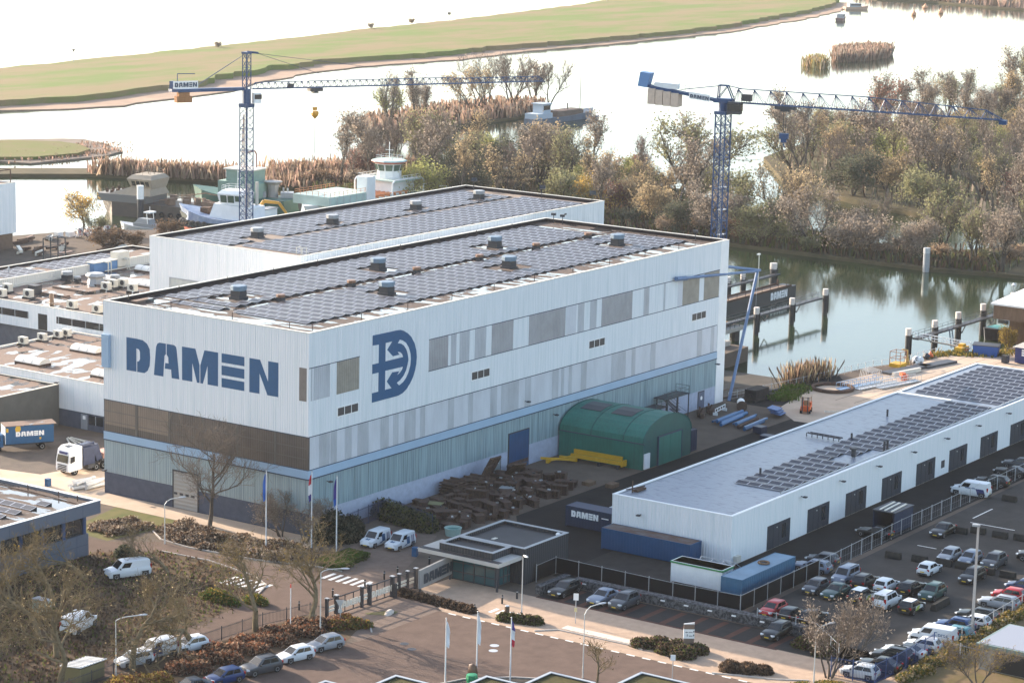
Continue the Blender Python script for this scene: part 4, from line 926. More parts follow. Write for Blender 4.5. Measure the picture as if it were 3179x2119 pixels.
# dark work vessel with sand-coloured superstructure
s = thing('work_vessel', 'dark hulled work vessel with a sand coloured wheelhouse moored beside the reed bank', 'ship', (200.2, 201, WZ), rad(101))
mb = MB(); hull(mb, 37, 9.5, -1, 3.2, .10, .98); mb.build('hull', M('dark_hull', (.055, .05, .05), .6, col2=(.10, .075, .06), scale=.5), s, world=False)
sand = M('sand_superstructure', (.30, .25, .19), .7, var=.08, scale=1)
mb = MB(); mb.box(5, -4.6, 3.2, 18, 4.6, 4.9); mb.build('forecastle', M('grey_superstructure', (.16, .155, .15), .7), s, world=False)
mb = MB(); mb.add([(4, -4.2, 4.9), (15, -4.2, 4.9), (15, 4.2, 4.9), (4, 4.2, 4.9), (4.5, -3.2, 6.6), (10, -3.2, 6.6), (10, 3.2, 6.6), (4.5, 3.2, 6.6)], [(0, 1, 5, 4), (1, 2, 6, 5), (2, 3, 7, 6), (3, 0, 4, 7), (4, 5, 6, 7)]); mb.build('deckhouse', sand, s, world=False)
mb = MB(); mb.add([(4.2, -3.3, 6.6), (9.6, -3.3, 6.6), (9.6, 3.3, 6.6), (4.2, 3.3, 6.6), (3.8, -4, 8.6), (10.4, -4, 8.6), (10.4, 4, 8.6), (3.8, 4, 8.6), (4.6, -3, 9.5), (9.4, -3, 9.5), (9.4, 3, 9.5), (4.6, 3, 9.5)], [(0, 1, 5, 4), (1, 2, 6, 5), (2, 3, 7, 6), (3, 0, 4, 7), (4, 5, 9, 8), (5, 6, 10, 9), (6, 7, 11, 10), (7, 4, 8, 11), (8, 9, 10, 11)])
w = mb.build('wheelhouse', sand, s, world=False)
mb = MB()
for a, b_, e in (((9.78, -3.1), (9.78, 3.1), (.45, 0)), ((4.6, 3.45), (9.3, 3.45), (0, .55)), ((4.6, -3.45), (9.3, -3.45), (0, -.55))):
    for k in range(4):
        p = Vector((*a, 7.0)).lerp(Vector((*b_, 7.0)), k / 4 + .02); q = Vector((*a, 7.0)).lerp(Vector((*b_, 7.0)), k / 4 + .22); u_ = Vector((*e, 1.2)) * .95
        mb.add([p, q, q + u_, p + u_], [(0, 1, 2, 3)])
mb.build('wheelhouse_window', glass, w, world=False)
mb = MB(); rail(mb, [(5, -2.6, 9.5), (9, -2.6, 9.5), (9, 2.6, 9.5), (5, 2.6, 9.5), (5, -2.6, 9.5)], 1.1)
mb.path([(6, -1, 9.5), (6.4, -1, 12), (8.4, 1, 12)], .06, 4); mb.tube((7, 0, 9.5), (7, 0, 12.4), .07, n=4); mb.tube((7, -2, 11.4), (7, 2, 11.4), .05, n=4); mb.build('mast', M('mast_tan', (.28, .22, .16), .7), s, world=False)
mb = MB()
for x in np.arange(-17, 3, 2.2): mb.ring((x, 4.85, 1.1), .5, .2, 'y', 10, 5)
mb.build('tyre_fender', black, s, world=False)
mb = MB()
for k in range(14): mb.rbox((-16 + k * 1.4, random.uniform(-3, 3), 3.7 + random.uniform(0, .5)), (random.uniform(.6, 2.2), random.uniform(.5, 2), random.uniform(.6, 1.8)), random.uniform(0, 1))
for y in (-3.6, 3.6): mb.path([(-15, y, 3.2), (-13, y, 4.8), (-6, y, 5.6), (2, y, 4.2)], .12, 5)
rail(mb, [(-18, 4.4, 3.2), (3, 4.4, 3.2)], 1.2); mb.build('deck_gear', M('deck_gear_brown', (.22, .15, .11), .8, var=.3, scale=1), s, world=False)
mb = MB()
for y in (-2.5, 0, 2.5): mb.rbox((16.5, y, 5.4), (.5, .4, .9)); mb.rbox((14.6, y + 1, 5.3), (.4, .8, .7))
mb.build('bollard', rust, s, world=False)
pl = thing('mooring_pile', 'white topped mooring pile standing against the dark work vessel', 'pile', (193.2, 205.2, WZ), group='white capped mooring piles')
MB().tube((0, 0, -3), (0, 0, 4.5), .75, n=12).build('pile_shaft', dark, pl, world=False); MB().tube((0, 0, 4.5), (0, 0, 7.6), .8, n=12).build('pile_cap', white_plain, pl, world=False)

# tug with blue bulwark
s = thing('tugboat', 'white and blue tugboat with a red underwater hull and tyre fenders round its bow', 'tugboat', (192, 176.5, WZ), rad(106))
mb = MB(); hull(mb, 24, 9.0, -1, 1.2, .45, .62, 1.2); mb.build('hull', red_lead, s, world=False)
mb = MB(); hull(mb, 24.6, 9.8, 1.2, 2.4, .45, .95, 1.6); mb.build('upper_hull', M('grey_green_hull', (.10, .115, .10), .6), s, world=False)
mb = MB(); hull(mb, 24.9, 9.9, 2.4, 3.2, .45, 1.0, 2.4); mb.build('bulwark', M('bulwark_blue', (.07, .13, .28), .5, col2=(.38, .43, .50), scale=.25), s, world=False)
mb = MB()
for k in range(9):
    a = -.2 + k * .19; x = 3.5 + 8.4 * math.cos(a * 1.0 + .1); y = 4.85 * math.sin(min(PI / 2, a + .2)); mb.ring((x, y + .15, 1.9), .62, .24, 'y', 12, 6)
for k in range(5): mb.ring((2.2 - k * 1.9, 5.0, 1.5), .6, .22, 'y', 12, 6)
mb.build('tyre_fender', M('grey_tyre', (.10, .095, .09), .85), s, world=False)
mb = MB(); mb.add([(-6, -3.4, 3), (4.5, -3.2, 3.4), (4.5, 3.2, 3.4), (-6, 3.4, 3), (-6, -3.2, 6.0), (3.4, -2.9, 6.6), (3.4, 2.9, 6.6), (-6, 3.2, 6.0)], [(0, 1, 5, 4), (1, 2, 6, 5), (2, 3, 7, 6), (3, 0, 4, 7), (4, 5, 6, 7)]); mb.build('deckhouse', white_plain, s, world=False)
mb = MB(); mb.add([(-3.4, -2.6, 6.3), (2.2, -2.4, 6.5), (2.2, 2.4, 6.5), (-3.4, 2.6, 6.3), (-3.6, -3, 8.8), (2.7, -2.8, 8.8), (2.7, 2.8, 8.8), (-3.6, 3, 8.8), (-3, -2.2, 9.5), (2, -2.0, 9.5), (2, 2.0, 9.5), (-3, 2.2, 9.5)], [(0, 1, 5, 4), (1, 2, 6, 5), (2, 3, 7, 6), (3, 0, 4, 7), (4, 5, 9, 8), (5, 6, 10, 9), (6, 7, 11, 10), (7, 4, 8, 11), (8, 9, 10, 11)]); w = mb.build('wheelhouse', white_plain, s, world=False)
mb = MB(); gw = M('green_bridge_glass', (.06, .10, .075), .1, spec=.9)
for k in range(3):
    y0, y1 = -2.2 + k * 1.5, -.9 + k * 1.5; mb.add([(2.30, y0, 6.9), (2.30, y1, 6.9), (2.66, y1, 8.5), (2.66, y0, 8.5)], [(0, 1, 2, 3)])
    x0, x1 = -3.1 + k * 1.75, -1.6 + k * 1.75
    mb.add([(x0, 2.66, 6.9), (x1, 2.6, 6.9), (x1, 2.95, 8.5), (x0, 2.98, 8.5)], [(0, 1, 2, 3)]); mb.add([(x0, -2.66, 6.9), (x1, -2.6, 6.9), (x1, -2.95, 8.5), (x0, -2.98, 8.5)], [(0, 1, 2, 3)])
mb.build('wheelhouse_window', gw, w, world=False)
mb = MB(); mb.tube((-1.5, 0, 9.5), (-1.5, 0, 16.5), .12, n=5); mb.tube((-1.2, .5, 9.5), (-1.2, .5, 15.6), .07, n=4)
for z in (12, 13.6, 15.2): mb.tube((-1.5, -1.3, z), (-1.5, 1.3, z), .06, n=4)
rail(mb, [(-3, -2.1, 9.5), (2, -1.9, 9.5), (2, 1.9, 9.5), (-3, 2.1, 9.5)], 1.0); mb.build('mast', white_plain, s, world=False)
mb = MB(); mb.tube((-4.6, 2.2, 6), (-4.6, 2.2, 11.2), .38, n=8); mb.tube((-4.6, -2.2, 6), (-4.6, -2.2, 11.2), .38, n=8); mb.build('funnel', M('cream_funnel', (.52, .47, .40), .5), s, world=False)
mb = MB(); mb.rbox((6.5, 0, 4.4), (2, 2.4, 1.6)); mb.rbox((4.6, -1, 5.4), (1.4, 1.4, 1.0)); mb.build('bow_winch', rust, s, world=False)
# green and white ship with goalpost masts behind the tug
s = thing('supply_ship', 'green and white ship with a lattice mast and a goalpost frame behind the tugboat', 'ship', (223, 200, WZ), rad(100))
mb = MB(); hull(mb, 26, 8, -1, 3.0, .35, .8, 1.5); mb.build('hull', M('dark_green_hull', (.05, .13, .10), .6), s, world=False)
mb = MB(); mb.box(-6, -3.4, 3, 5, 3.4, 6.5); mb.box(-4, -3, 6.5, 3, 3, 9.2); mb.build('superstructure', M('pale_green_superstructure', (.20, .30, .25), .6, var=.1, scale=.6), s, world=False)
mb = MB(); mb.box(-4.4, -3.3, 9.2, 3.6, 3.3, 9.5); mb.box(2.9, -3.05, 7.4, 3.08, 3.05, 8.8); mb.build('bridge_roof', cream, s, world=False)
mb = MB(); mb.path([(-2, -2.4, 9.5), (-2, -2.4, 12.6), (-2, -1.6, 13.4), (-2, 1.6, 13.4), (-2, 2.4, 12.6), (-2, 2.4, 9.5)], .2, 6)
for e in (-.35, .35): mb.tube((0, e, 9.5), (0, e * .4, 22), .08, n=4)
mb.tube((.7, 0, 9.5), (.1, 0, 22), .08, n=4)
for k in range(9): z = 10 + k * 1.3; mb.tube((0, -.35, z), (.6, 0, z + .7), .04, n=3); mb.tube((.6, 0, z), (0, .35, z + .7), .04, n=3)
for z, q in ((13.4, 2), (16, 2.4), (19.6, 1.6)): mb.tube((0, -q, z), (0, q, z), .05, n=4)
mb.build('mast', M('mast_red_brown', (.34, .20, .17), .6), s, world=False)
# long white ship with green decks and orange pipes
s = thing('tanker', 'white river tanker with mint green decks, orange deck pipes and a red rimmed wheelhouse', 'ship', (243, 176.5, WZ), rad(180))
mb = MB(); hull(mb, 50, 11, -1, 3.4, .04, .98); mb.build('hull', white_plain, s, world=False)
mint = M('mint_deck', (.42, .53, .48), .6, var=.1, scale=.5)
MB().box(8, -5.3, 3.4, 24, 5.3, 5.5).build('deck', mint, s, world=False)
MB().box(-24, -5.3, 3.4, 8, 5.3, 3.6).build('deck', mint, s, world=False)
mb = MB()
for y in np.arange(-4.6, 5, 1.3): mb.tube((-7, y, 4.2), (8, y, 4.2), .16, n=6)
for x in np.arange(-6, 8, 2.2): mb.box(x, -5, 3.6, x + .25, 5, 4.05)
rail(mb, [(9, 5.2, 5.5), (23.5, 5.2, 5.5), (23.5, -5.2, 5.5), (9, -5.2, 5.5)], 1.0, .05); mb.build('deck_pipe', M('orange_deck_pipes', (.62, .24, .10), .55, var=.2, scale=2), s, world=False)
MB().box(7.2, 2.6, 3.4, 10.4, 5.6, 9.0).build('funnel_casing', white_plain, s, world=False)
MB().box(-9.5, -4.4, 3.4, -1.2, 4.4, 6.7).build('deckhouse', white_plain, s, world=False)
MB().box(-10.6, -5.6, 6.7, -.4, 5.6, 7.0).build('bridge_deck', mint, s, world=False)
n8 = 10
def oct_(r, z, cx=-5.4): return [(cx + r * math.cos(2 * PI * (k + .5) / n8), r * math.sin(2 * PI * (k + .5) / n8), z) for k in range(n8)]
w = MB().loft([oct_(2.9, 7.0), oct_(2.9, 8.6), oct_(3.5, 10.6)]).build('wheelhouse', white_plain, s, world=False)
mb = MB()
for k in range(n8):
    a = [Vector(oct_(2.95, 8.7)[k]), Vector(oct_(2.95, 8.7)[(k + 1) % n8]), Vector(oct_(3.5, 10.45)[(k + 1) % n8]), Vector(oct_(3.5, 10.45)[k])]; c_ = sum(a, Vector()) / 4
    mb.add([c_ + (p - c_) * .84 + Vector((*(c_.xy - Vector((-5.4, 0))).normalized() * .05, 0)) for p in a], [(0, 1, 2, 3)])
mb.build('wheelhouse_window', gw, w, world=False)
MB().loft([oct_(4.0, 10.6), oct_(4.4, 11.0)]).build('roof_rim', red_lead, w, world=False); MB().loft([oct_(4.3, 11.01), oct_(4.0, 11.3)]).build('wheelhouse_roof', mint, w, world=False)
mb = MB(); mb.tube((-5.4, 0, 11.3), (-5.4, 0, 15.5), .1, n=5); mb.tube((-5.4, -1.2, 13.6), (-5.4, 1.2, 13.6), .06, n=4); rail(mb, [(-7.5, -2.5, 11.3), (-3.4, -2.5, 11.3), (-3.4, 2.5, 11.3), (-7.5, 2.5, 11.3), (-7.5, -2.5, 11.3)], 1.0)
mb.path([(0.6, 5.6, 3.6), (0.6, 5.6, 6.6), (-.2, 5.6, 7.2), (-10.4, 5.6, 7.2), (-11.6, 5.6, 6.6), (-11.6, 5.6, 3.4)], .18, 6); mb.path([(0.6, -5.6, 3.6), (0.6, -5.6, 6.6), (-.2, -5.6, 7.2), (-10.4, -5.6, 7.2), (-11.6, -5.6, 6.6), (-11.6, -5.6, 3.4)], .18, 6)
rail(mb, [(-10.4, 5.5, 7), (-.4, 5.5, 7), (-.4, -5.5, 7), (-10.4, -5.5, 7)], 1.0, .05); mb.build('bridge_rail', white_plain, s, world=False)
mb = MB()
for k in range(6):
    x = 12 + k * 2.4; mb.tube((x, 5.75, -.5), (x, 5.75, 5.5), .06, n=4)
for z in (.8, 2.2, 3.6): mb.tube((11, 5.75, z), (24.6, 5.75, z), .05, n=4)
mb.build('scaffold', light_grey, s, world=False)
# excavator and dark tug by the crane
s = thing('excavator', 'yellow excavator with its arm reaching down to the right behind the rear hall roof', 'excavator', (203, 180.5, 0), rad(-50))
amber = M('amber_machine_paint', (.55, .27, .02), .5, var=.1, scale=2)
mb = MB(); mb.box(-2, -1.6, -2.4, 2, 1.6, -1.2); mb.build('track', black, s, world=False); mb = MB(); mb.box(-2.2, -1.5, -1.2, 1.4, 1.5, .8); mb.build('machine_body', amber, s, world=False)
mb = MB(); mb.tube((.8, 0, .2), (2.6, 0, 3.0), .55, .5, 4); mb.tube((2.6, 0, 3.0), (6.0, 0, 2.6), .5, .42, 4); mb.tube((6.0, 0, 2.6), (9.0, 0, -1.6), .45, .3, 4); mb.build('boom', amber, s, world=False)
s = thing('small_tug', 'small dark tug with a flared grey funnel behind the yellow excavator', 'tugboat', (226, 192, WZ), rad(-52))
mb = MB(); hull(mb, 11, 4.6, -.5, 1.9, .4, .8, .8); mb.build('hull', dark, s, world=False)
mb = MB(); mb.lathe([(1.3, 1.9), (1.15, 4.4), (1.4, 6.0), (2.2, 6.6), (2.2, 6.75)], (-1.2, 0, 0), 10); mb.build('funnel', M('grey_funnel', (.30, .28, .26), .6), s, world=False)
mb = MB(); mb.box(.6, -1.6, 1.9, 3.6, 1.6, 4.2); mb.tube((1.2, .4, 4.2), (1.2, .4, 5.2), .2, n=6); mb.tube((2.2, .4, 4.2), (2.2, .4, 5.1), .2, n=6); mb.box(-4.4, -1.4, 1.9, -2.8, 1.4, 4.4); mb.build('deckhouse', grey, s, world=False)
s = thing('site_office', 'low white site cabin with a grey flat roof by the crane foot', 'cabin', (203, 176.5, 0)); MB().box(-2.5, -1.2, 0, 2.5, 1.2, 1.6).build('cabin_body', white_plain, s, world=False); MB().box(-2.7, -1.4, 1.6, 2.7, 1.4, 1.8).build('cabin_roof', grey, s, world=False)
# patrol boat on the left shore
s = thing('patrol_boat', 'small grey patrol boat with a radar arch moored at the left shore', 'boat', (179.8, 191.8, WZ), rad(92))
mb = MB(); hull(mb, 13, 3.4, -.4, 1.1, .5, .75, .5); mb.build('hull', M('light_grey_hull', (.40, .42, .44), .5), s, world=False)
mb = MB(); mb.box(-5.5, -1.3, 1.1, 2, 1.3, 1.9); mb.add([(-2.5, -1.1, 1.9), (1.8, -1.0, 1.9), (1.8, 1.0, 1.9), (-2.5, 1.1, 1.9), (-2.2, -.9, 2.9), (.9, -.8, 2.9), (.9, .8, 2.9), (-2.2, .9, 2.9)], [(0, 1, 5, 4), (1, 2, 6, 5), (2, 3, 7, 6), (3, 0, 4, 7), (4, 5, 6, 7)]); mb.build('cabin', M('mid_grey_cabin', (.20, .22, .24), .5), s, world=False)
mb = MB(); mb.path([(-2, -1.1, 1.9), (-1.7, -1.1, 4.2), (-1.7, 1.1, 4.2), (-2, 1.1, 1.9)], .1, 5); mb.rbox((-1.7, 0, 4.4), (1.6, 2.4, .3)); mb.tube((-1.7, 0, 4.5), (-1.7, 0, 5.6), .06, n=4); mb.build('radar_arch', white_plain, s, world=False)
# house barge near the willow island
s = thing('house_barge', 'old grey motor barge with a wheelhouse and a tall mast moored by the willow island', 'barge', (444, 256.5, WZ), rad(-2))
mb = MB(); hull(mb, 34, 6, -.8, 1.6, .18, .9, 1.4, .7); mb.build('hull', M('blue_grey_hull', (.11, .14, .18), .6, var=.2, scale=.3), s, world=False)
mb = MB(); mb.box(-5, -2.4, 1.6, 9, 2.4, 3.4); mb.build('hold_cover', M('brown_hold_cover', (.16, .12, .10), .8, var=.15, scale=.4), s, world=False)
mb = MB(); mb.box(-16, -2.5, 1.6, -8, 2.5, 3.2); mb.box(-12.5, -2, 3.2, -8.5, 2, 6.0); mb.box(-13, -2.3, 6.0, -8, 2.3, 6.25); w = mb.build('wheelhouse', M('pale_blue_wheelhouse', (.40, .46, .52), .6), s, world=False)
mb = MB(); mb.box(-12.2, -2.04, 4.2, -8.8, 2.04, 5.6); mb.box(-8.52, -1.7, 4.2, -8.46, 1.7, 5.6); mb.build('wheelhouse_window', glass, w, world=False)
mb = MB(); mb.tube((10.5, 0, 1.6), (10.5, 0, 14.5), .14, .07, 5); mb.tube((3.6, 0, 3.4), (3.6, 0, 5.4), .2, n=6); mb.build('mast', dark, s, world=False)
s = thing('dinghy', 'small open dinghy tied alongside the old grey motor barge', 'boat', (455.5, 251.4, WZ), rad(10))
mb = MB(); hull(mb, 7, 2.4, -.3, .7, .5, .7, .3); mb.build('hull', grey, s, world=False); MB().box(-2.5, -.8, .7, 1.5, .8, .9).build('cockpit', dark, s, world=False)
for (x, y, rz, l, c_) in ((980, 433, rad(20), 'dark motor cruiser moored off the tip of the meadow', M('dark_red_cruiser', (.14, .07, .07), .6)), (1076, 473, rad(-35), 'pale flat launch at anchor near the far sandy tip', M('pale_orange_launch', (.50, .33, .24), .6))):
    s = thing('motor_boat', l, 'boat', (x, y, WZ), rz)
    mb = MB(); hull(mb, 15, 4.4, -.5, 1.4, .4, .8, .8); mb.build('hull', c_, s, world=False)
    mb = MB(); mb.box(-5, -1.7, 1.4, 2.5, 1.7, 3.4); mb.build('cabin', grey, s, world=False); mb = MB(); mb.box(-4, -1.72, 2.2, 2.2, 1.72, 3.0); mb.tube((3, 0, 1.5), (3, 0, 7), .12, n=4); mb.build('cabin_window', dark, s, world=False)
for x, y in ((1055.8, 427.3), (1121.2, 451.5), (1085.5, 425.0)):
    tag(MB().lathe([(.3, -.5), (1.4, .2), (1.5, 1.0), (.5, 2.2), (.3, 3.0)], (x, y, WZ), 10).build('buoy', M('orange_buoy', (.65, .30, .16), .6)), 'orange mooring buoy floating in the far channel', 'buoy', 'orange mooring buoys')
for i, (x, y, h) in enumerate(((463.7, 488.3, 4.2), (770.1, 536.4, 3.6), (978.0, 578.2, 4.0))):
    s = thing('river_beacon', ('thin river beacon with a small top cone on the left far bank', 'river beacon with a square board on the far bank in the middle', 'dark river beacon post at the top edge')[i], 'beacon', (x, y, -.2), group='river beacons')
    MB().tube((0, 0, 0), (0, 0, h), .12, n=5).build('post', grey, s, world=False)
    (MB().lathe([(.1, 0), (.75, .9)], (0, 0, h - .4), 6) if i == 0 else MB().rbox((0, 0, h), (.2, 1.5, 1.2), rad(35))).build('top_mark', dark, s, world=False)
# blue and teal motor yacht half hidden by the timber building
s = thing('motor_yacht', 'dark hulled launch with a teal deck moored behind the brown timber building', 'boat', (192.5, -5.6, WZ), rad(172))
mb = MB(); hull(mb, 13, 4.2, -.4, 1.6, .45, .75, .7); mb.build('hull', dark, s, world=False)
mb = MB(); mb.box(-5.5, -1.7, 1.6, 3.4, 1.7, 1.9); mb.box(-4, -1.5, 3.3, .8, 1.5, 3.45); mb.build('deck', M('teal_deck', (.12, .40, .40), .5), s, world=False)
mb = MB(); mb.box(-3.6, -1.4, 1.9, .6, 1.4, 3.3); k = mb.build('cabin', white_plain, s, world=False); mb = MB(); mb.box(-3.2, -1.43, 2.3, .3, 1.43, 3.0); mb.box(.58, -1.1, 2.3, .64, 1.1, 3.0); mb.build('cabin_window', glass, k, world=False)

# ---------------------------------------------------------------- piers, piles and the floating dock in the basin
def pile(x, y, top, lab, r=.55):
    t = thing('mooring_pile', lab, 'pile', (x, y, WZ), group='white capped mooring piles')
    MB().tube((0, 0, -3), (0, 0, top - 1.2), r, n=12).build('pile_shaft', M('tarred_pile', (.03, .028, .03), .6, var=.3, scale=1.5), t, world=False)
    MB().tube((0, 0, top - 1.2), (0, 0, top), r + .03, n=12).build('pile_cap', M('pale_pile_cap', (.66, .58, .52), .6), t, world=False)
    MB().rbox((.2, -r - .05, top * .45), (.25, .12, top * .7)).build('rubbing_strip', black, t, world=False)
for x, y, h, l in ((163, 29.2, 5.0, 'white capped pile holding the near basin walkway, closest to the hall'), (176.5, 29.3, 4.9, 'white capped pile in the middle of the near basin walkway'), (189.2, 29.1, 5.0, 'white capped pile at the outer end of the near basin walkway'),
                   (194.3, 52.9, 3.9, 'dark pile on the far basin walkway beside the hall corner'), (199.6, 52.6, 4.0, 'slim white capped pile in the middle of the far basin walkway'), (211.6, 52.4, 4.6, 'thick white capped pile at the outer end of the far basin walkway'),
                   (162.1, -1.0, 5.1, 'white capped pile at the lower end of the right walkway'), (171.3, -1.6, 5.3, 'white capped pile second along the right walkway'), (180.3, -1.9, 5.6, 'white capped pile third along the right walkway'), (190.2, -2.2, 5.8, 'white capped pile fourth along the right walkway'), (204, -2.0, 6.0, 'white capped pile last along the right walkway above the white roof')):
    pile(x, y, h, l, .7 if 'thick' in l else .48)
t = thing('mooring_dolphin', 'single grey mooring pile standing by the wooded bank', 'pile', (249.3, 36.9, WZ)); MB().tube((0, 0, -2), (0, 0, 3.9), .7, n=12).build('pile_shaft', grey, t, world=False); MB().tube((0, 0, 3.9), (0, 0, 5), .72, n=12).build('pile_cap', light_grey, t, world=False)
def walkway(name, lab, p0, p1, z, w=1.1):
    t = thing(name, lab, 'walkway', (*p0, 0))
    d = Vector((p1[0] - p0[0], p1[1] - p0[1], 0)); Ln = d.length; a = math.atan2(d.y, d.x); t.rotation_euler = (0, 0, a)
    MB().box(0, -w / 2, z - .28, Ln, w / 2, z).build('deck', dark, t, world=False)
    mb = MB(); rail(mb, [(0, w / 2, z), (Ln, w / 2, z)], 1.0, .03, 2.2); rail(mb, [(0, -w / 2, z), (Ln, -w / 2, z)], 1.0, .03, 2.2); mb.build('railing', dark, t, world=False)
    mb = MB()
    for x in np.arange(6, Ln, 12): mb.tube((x - 1.6, 0, z - .2), (x, 0, z - 1.6), .1, n=4); mb.tube((x + 1.6, 0, z - .2), (x, 0, z - 1.6), .1, n=4)
    mb.build('bracket', dark, t, world=False); return t
walkway('pier_walkway', 'narrow dark walkway with railings along the near row of basin piles', (150, 30.2), (189.5, 30.2), .75)
walkway('pier_walkway', 'narrow walkway along the far row of basin piles behind the black floating dock', (160, 51.5), (212, 51.5), .1)
walkway('pier_walkway', 'long walkway on white capped piles rising past the timber building on the right', (162.4, -2.2), (214, -3.6), 1.0)
t = thing('gangway', 'pale sloping gangway from the quay edge up to the right walkway', 'gangway', (162.5, -1.5, 0))
mb = MB(); mb.add([(162.4, -1.2, .9), (162.4, -2.2, .9), (163.6, -12, .1), (164.6, -11.6, .1), (162.4, -1.2, 1.1), (162.4, -2.2, 1.1), (163.6, -12, .3), (164.6, -11.6, .3)], [(0, 1, 2, 3), (4, 5, 6, 7), (0, 1, 5, 4), (1, 2, 6, 5), (2, 3, 7, 6), (3, 0, 4, 7)]); mb.build('deck', concrete, t)
mb = MB(); rail(mb, [(162.4, -2.2, 1.0), (163.6, -12, .2)], 1.0, .05, 2); rail(mb, [(162.6, -1.2, 1.0), (164.6, -11.6, .2)], 1.0, .05, 2); mb.build('railing', white_plain, t)
t = thing('boarding_ladder', 'blue ladder frame hanging below the right walkway', 'ladder', (175, -3.3, 0))
mb = MB(); mb.path([(173.9, -3.2, 1), (174.2, -3.6, -2.2)], .09, 5); mb.path([(175.0, -3.2, 1), (175.5, -3.6, -2.2)], .09, 5)
for k in range(9): f_ = k / 8; mb.tube((173.9 + .3 * f_, -3.2 - .4 * f_, 1 - 3.2 * f_), (175.0 + .5 * f_, -3.2 - .4 * f_, 1 - 3.2 * f_), .05, n=4)
mb.build('ladder_frame', blue_steel, t)
t = thing('lamp_post', 'slim lamp post with a round head on the right walkway above the timber building', 'lamp post', (201.5, -3, 1)); MB().tube((0, 0, 0), (0, 0, 4.2), .06, n=5).build('pole', light_grey, t, world=False); MB().lathe([(.1, -.3), (.4, 0), (.1, .35)], (0, 0, 4.4), 8).build('lamp_head', white_plain, t, world=False)
fd = thing('floating_dock', 'long black floating dock with white lettering and a wooden deck in the basin', 'floating dock', (190, 43.8, WZ))
MB().box(174, 42.3, -3.2, 202.4, 45.3, .0).build('pontoon_hull', M('black_dock_steel', (.02, .021, .026), .5, var=.2, scale=.5), fd)
MB().box(174.1, 42.45, 0.0, 200.4, 45.2, .05).build('deck', M('timber_deck', (.30, .21, .15), .85, var=.12, scale=1.2), fd)
mb = MB()
for y in (42.34, 45.26):
    mb.box(174, y - .05, 0, 200.6, y + .05, .42)
for x in np.arange(176, 200, 3.2): mb.tube((x, 42.35, .4), (x, 42.35, 1.1), .05, n=4)
mb.tube((199.5, 44.8, 0), (199.5, 44.8, 1.2), .2, n=6); mb.build('gunwale', rust, fd)
mb = MB(); word(mb, 'DAMEN', (192.2, 42.28, -1.75), (1, 0, 0), (0, 0, 1), 1.45, .03, sx=.78); mb.build('lettering', white_plain, fd)
t = thing('lamp_post', 'thin pale lamp post standing at the far basin walkway', 'lamp post', (196.5, 47.5, -2.5)); MB().tube((0, 0, 0), (0, 0, 8.6), .11, n=5).build('pole', cream, t, world=False); MB().rbox((-.2, 0, 8.7), (.8, .4, .25)).build('lamp_head', white_plain, t, world=False)
t = thing('concrete_jetty', 'concrete platform on dark piles with a railing beside the hall corner', 'jetty', (150, 31, WZ))
MB().box(141, 28.5, -.6, 157.5, 34, .1).build('deck', concrete, t)
MB().box(146, 30.5, .1, 157, 34, .5).build('timber_stage', M('orange_planks', (.40, .24, .12), .85, var=.15, scale=1.5), t)
mb = MB()
for x in (148, 156): mb.tube((x, 29.6, -6), (x, 29.6, -.6), .9, n=10)
mb.build('support_pile', M('tarred_pile', (.03, .028, .03)), t)
mb = MB(); rail(mb, [(141, 28.6, .1), (157.4, 28.6, .1), (157.4, 33.8, .1)], 1.1, .05, 1.6); mb.build('railing', dark, t)
# derrick at the hall corner: two booms meeting at a leaning post
t = thing('derrick', 'blue steel derrick leaning at the right corner of the lettered hall', 'derrick', (103, -1.2, 0))
J_ = (110., .4, 18.8); dst = M('derrick_blue', (.10, .17, .30), .5, var=.15, scale=1)
MB().tube((100.9, -.6, 0), J_, .26, n=8).build('leaning_post', dst, t)
mb = MB(); mb.tube((110.4, .5, 18.75), (84.2, -.55, 20.9), .22, n=6); mb.tube((87, -.45, 20.65), (83.8, -.6, 20.95), .34, n=6); mb.build('boom', dst, t)
MB().tube((111.2, .6, 18.75), (100.1, .7, 20.7), .24, n=6).build('boom', dst, t)
MB().tube((110, .4, 18.6), (110, .4, 11.5), .03, n=3).build('hoist_rope', light_grey, t)

# ---------------------------------------------------------------- vehicles (x forward, wheels on z = 0)
CAR = {}
tyre_m = M('car_tyre', (.014, .014, .014), .8); rim_m = M('alloy_rim', (.34, .35, .37), .35, metal=.6)
car_glass = M('car_glass', (.008, .011, .015), .12, spec=.5)
lamp_m = M('headlamp_glass', (.62, .64, .66), .12, spec=.8); tail_m = M('tail_lamp_red', (.30, .01, .01), .2)
plate_m = M('plate_yellow', (.62, .42, .03), .5); trim_m = M('car_black_trim', (.018, .018, .02), .6)
PAINT = {}
def paint(n, c, r=.28, mt=.0):
    if n not in PAINT:
        PAINT[n] = M('paint_' + n, c, r, mt, spec=.6)
        bs = PAINT[n].node_tree.nodes['Principled BSDF']; bs.inputs['Coat Weight'].default_value = .12; bs.inputs['Coat Roughness'].default_value = .12; bs.inputs['Specular IOR Level'].default_value = .35
    return PAINT[n]
for n_, c_ in {'white': (.60, .62, .64), 'silver': (.26, .275, .30), 'grey': (.05, .055, .065), 'black': (.006, .0065, .008), 'blue': (.008, .035, .13), 'navy': (.02, .035, .09), 'red': (.35, .012, .015), 'darkred': (.17, .03, .03), 'green': (.02, .055, .05), 'teal': (.05, .17, .21), 'steel': (.17, .20, .26)}.items(): paint(n_, c_)
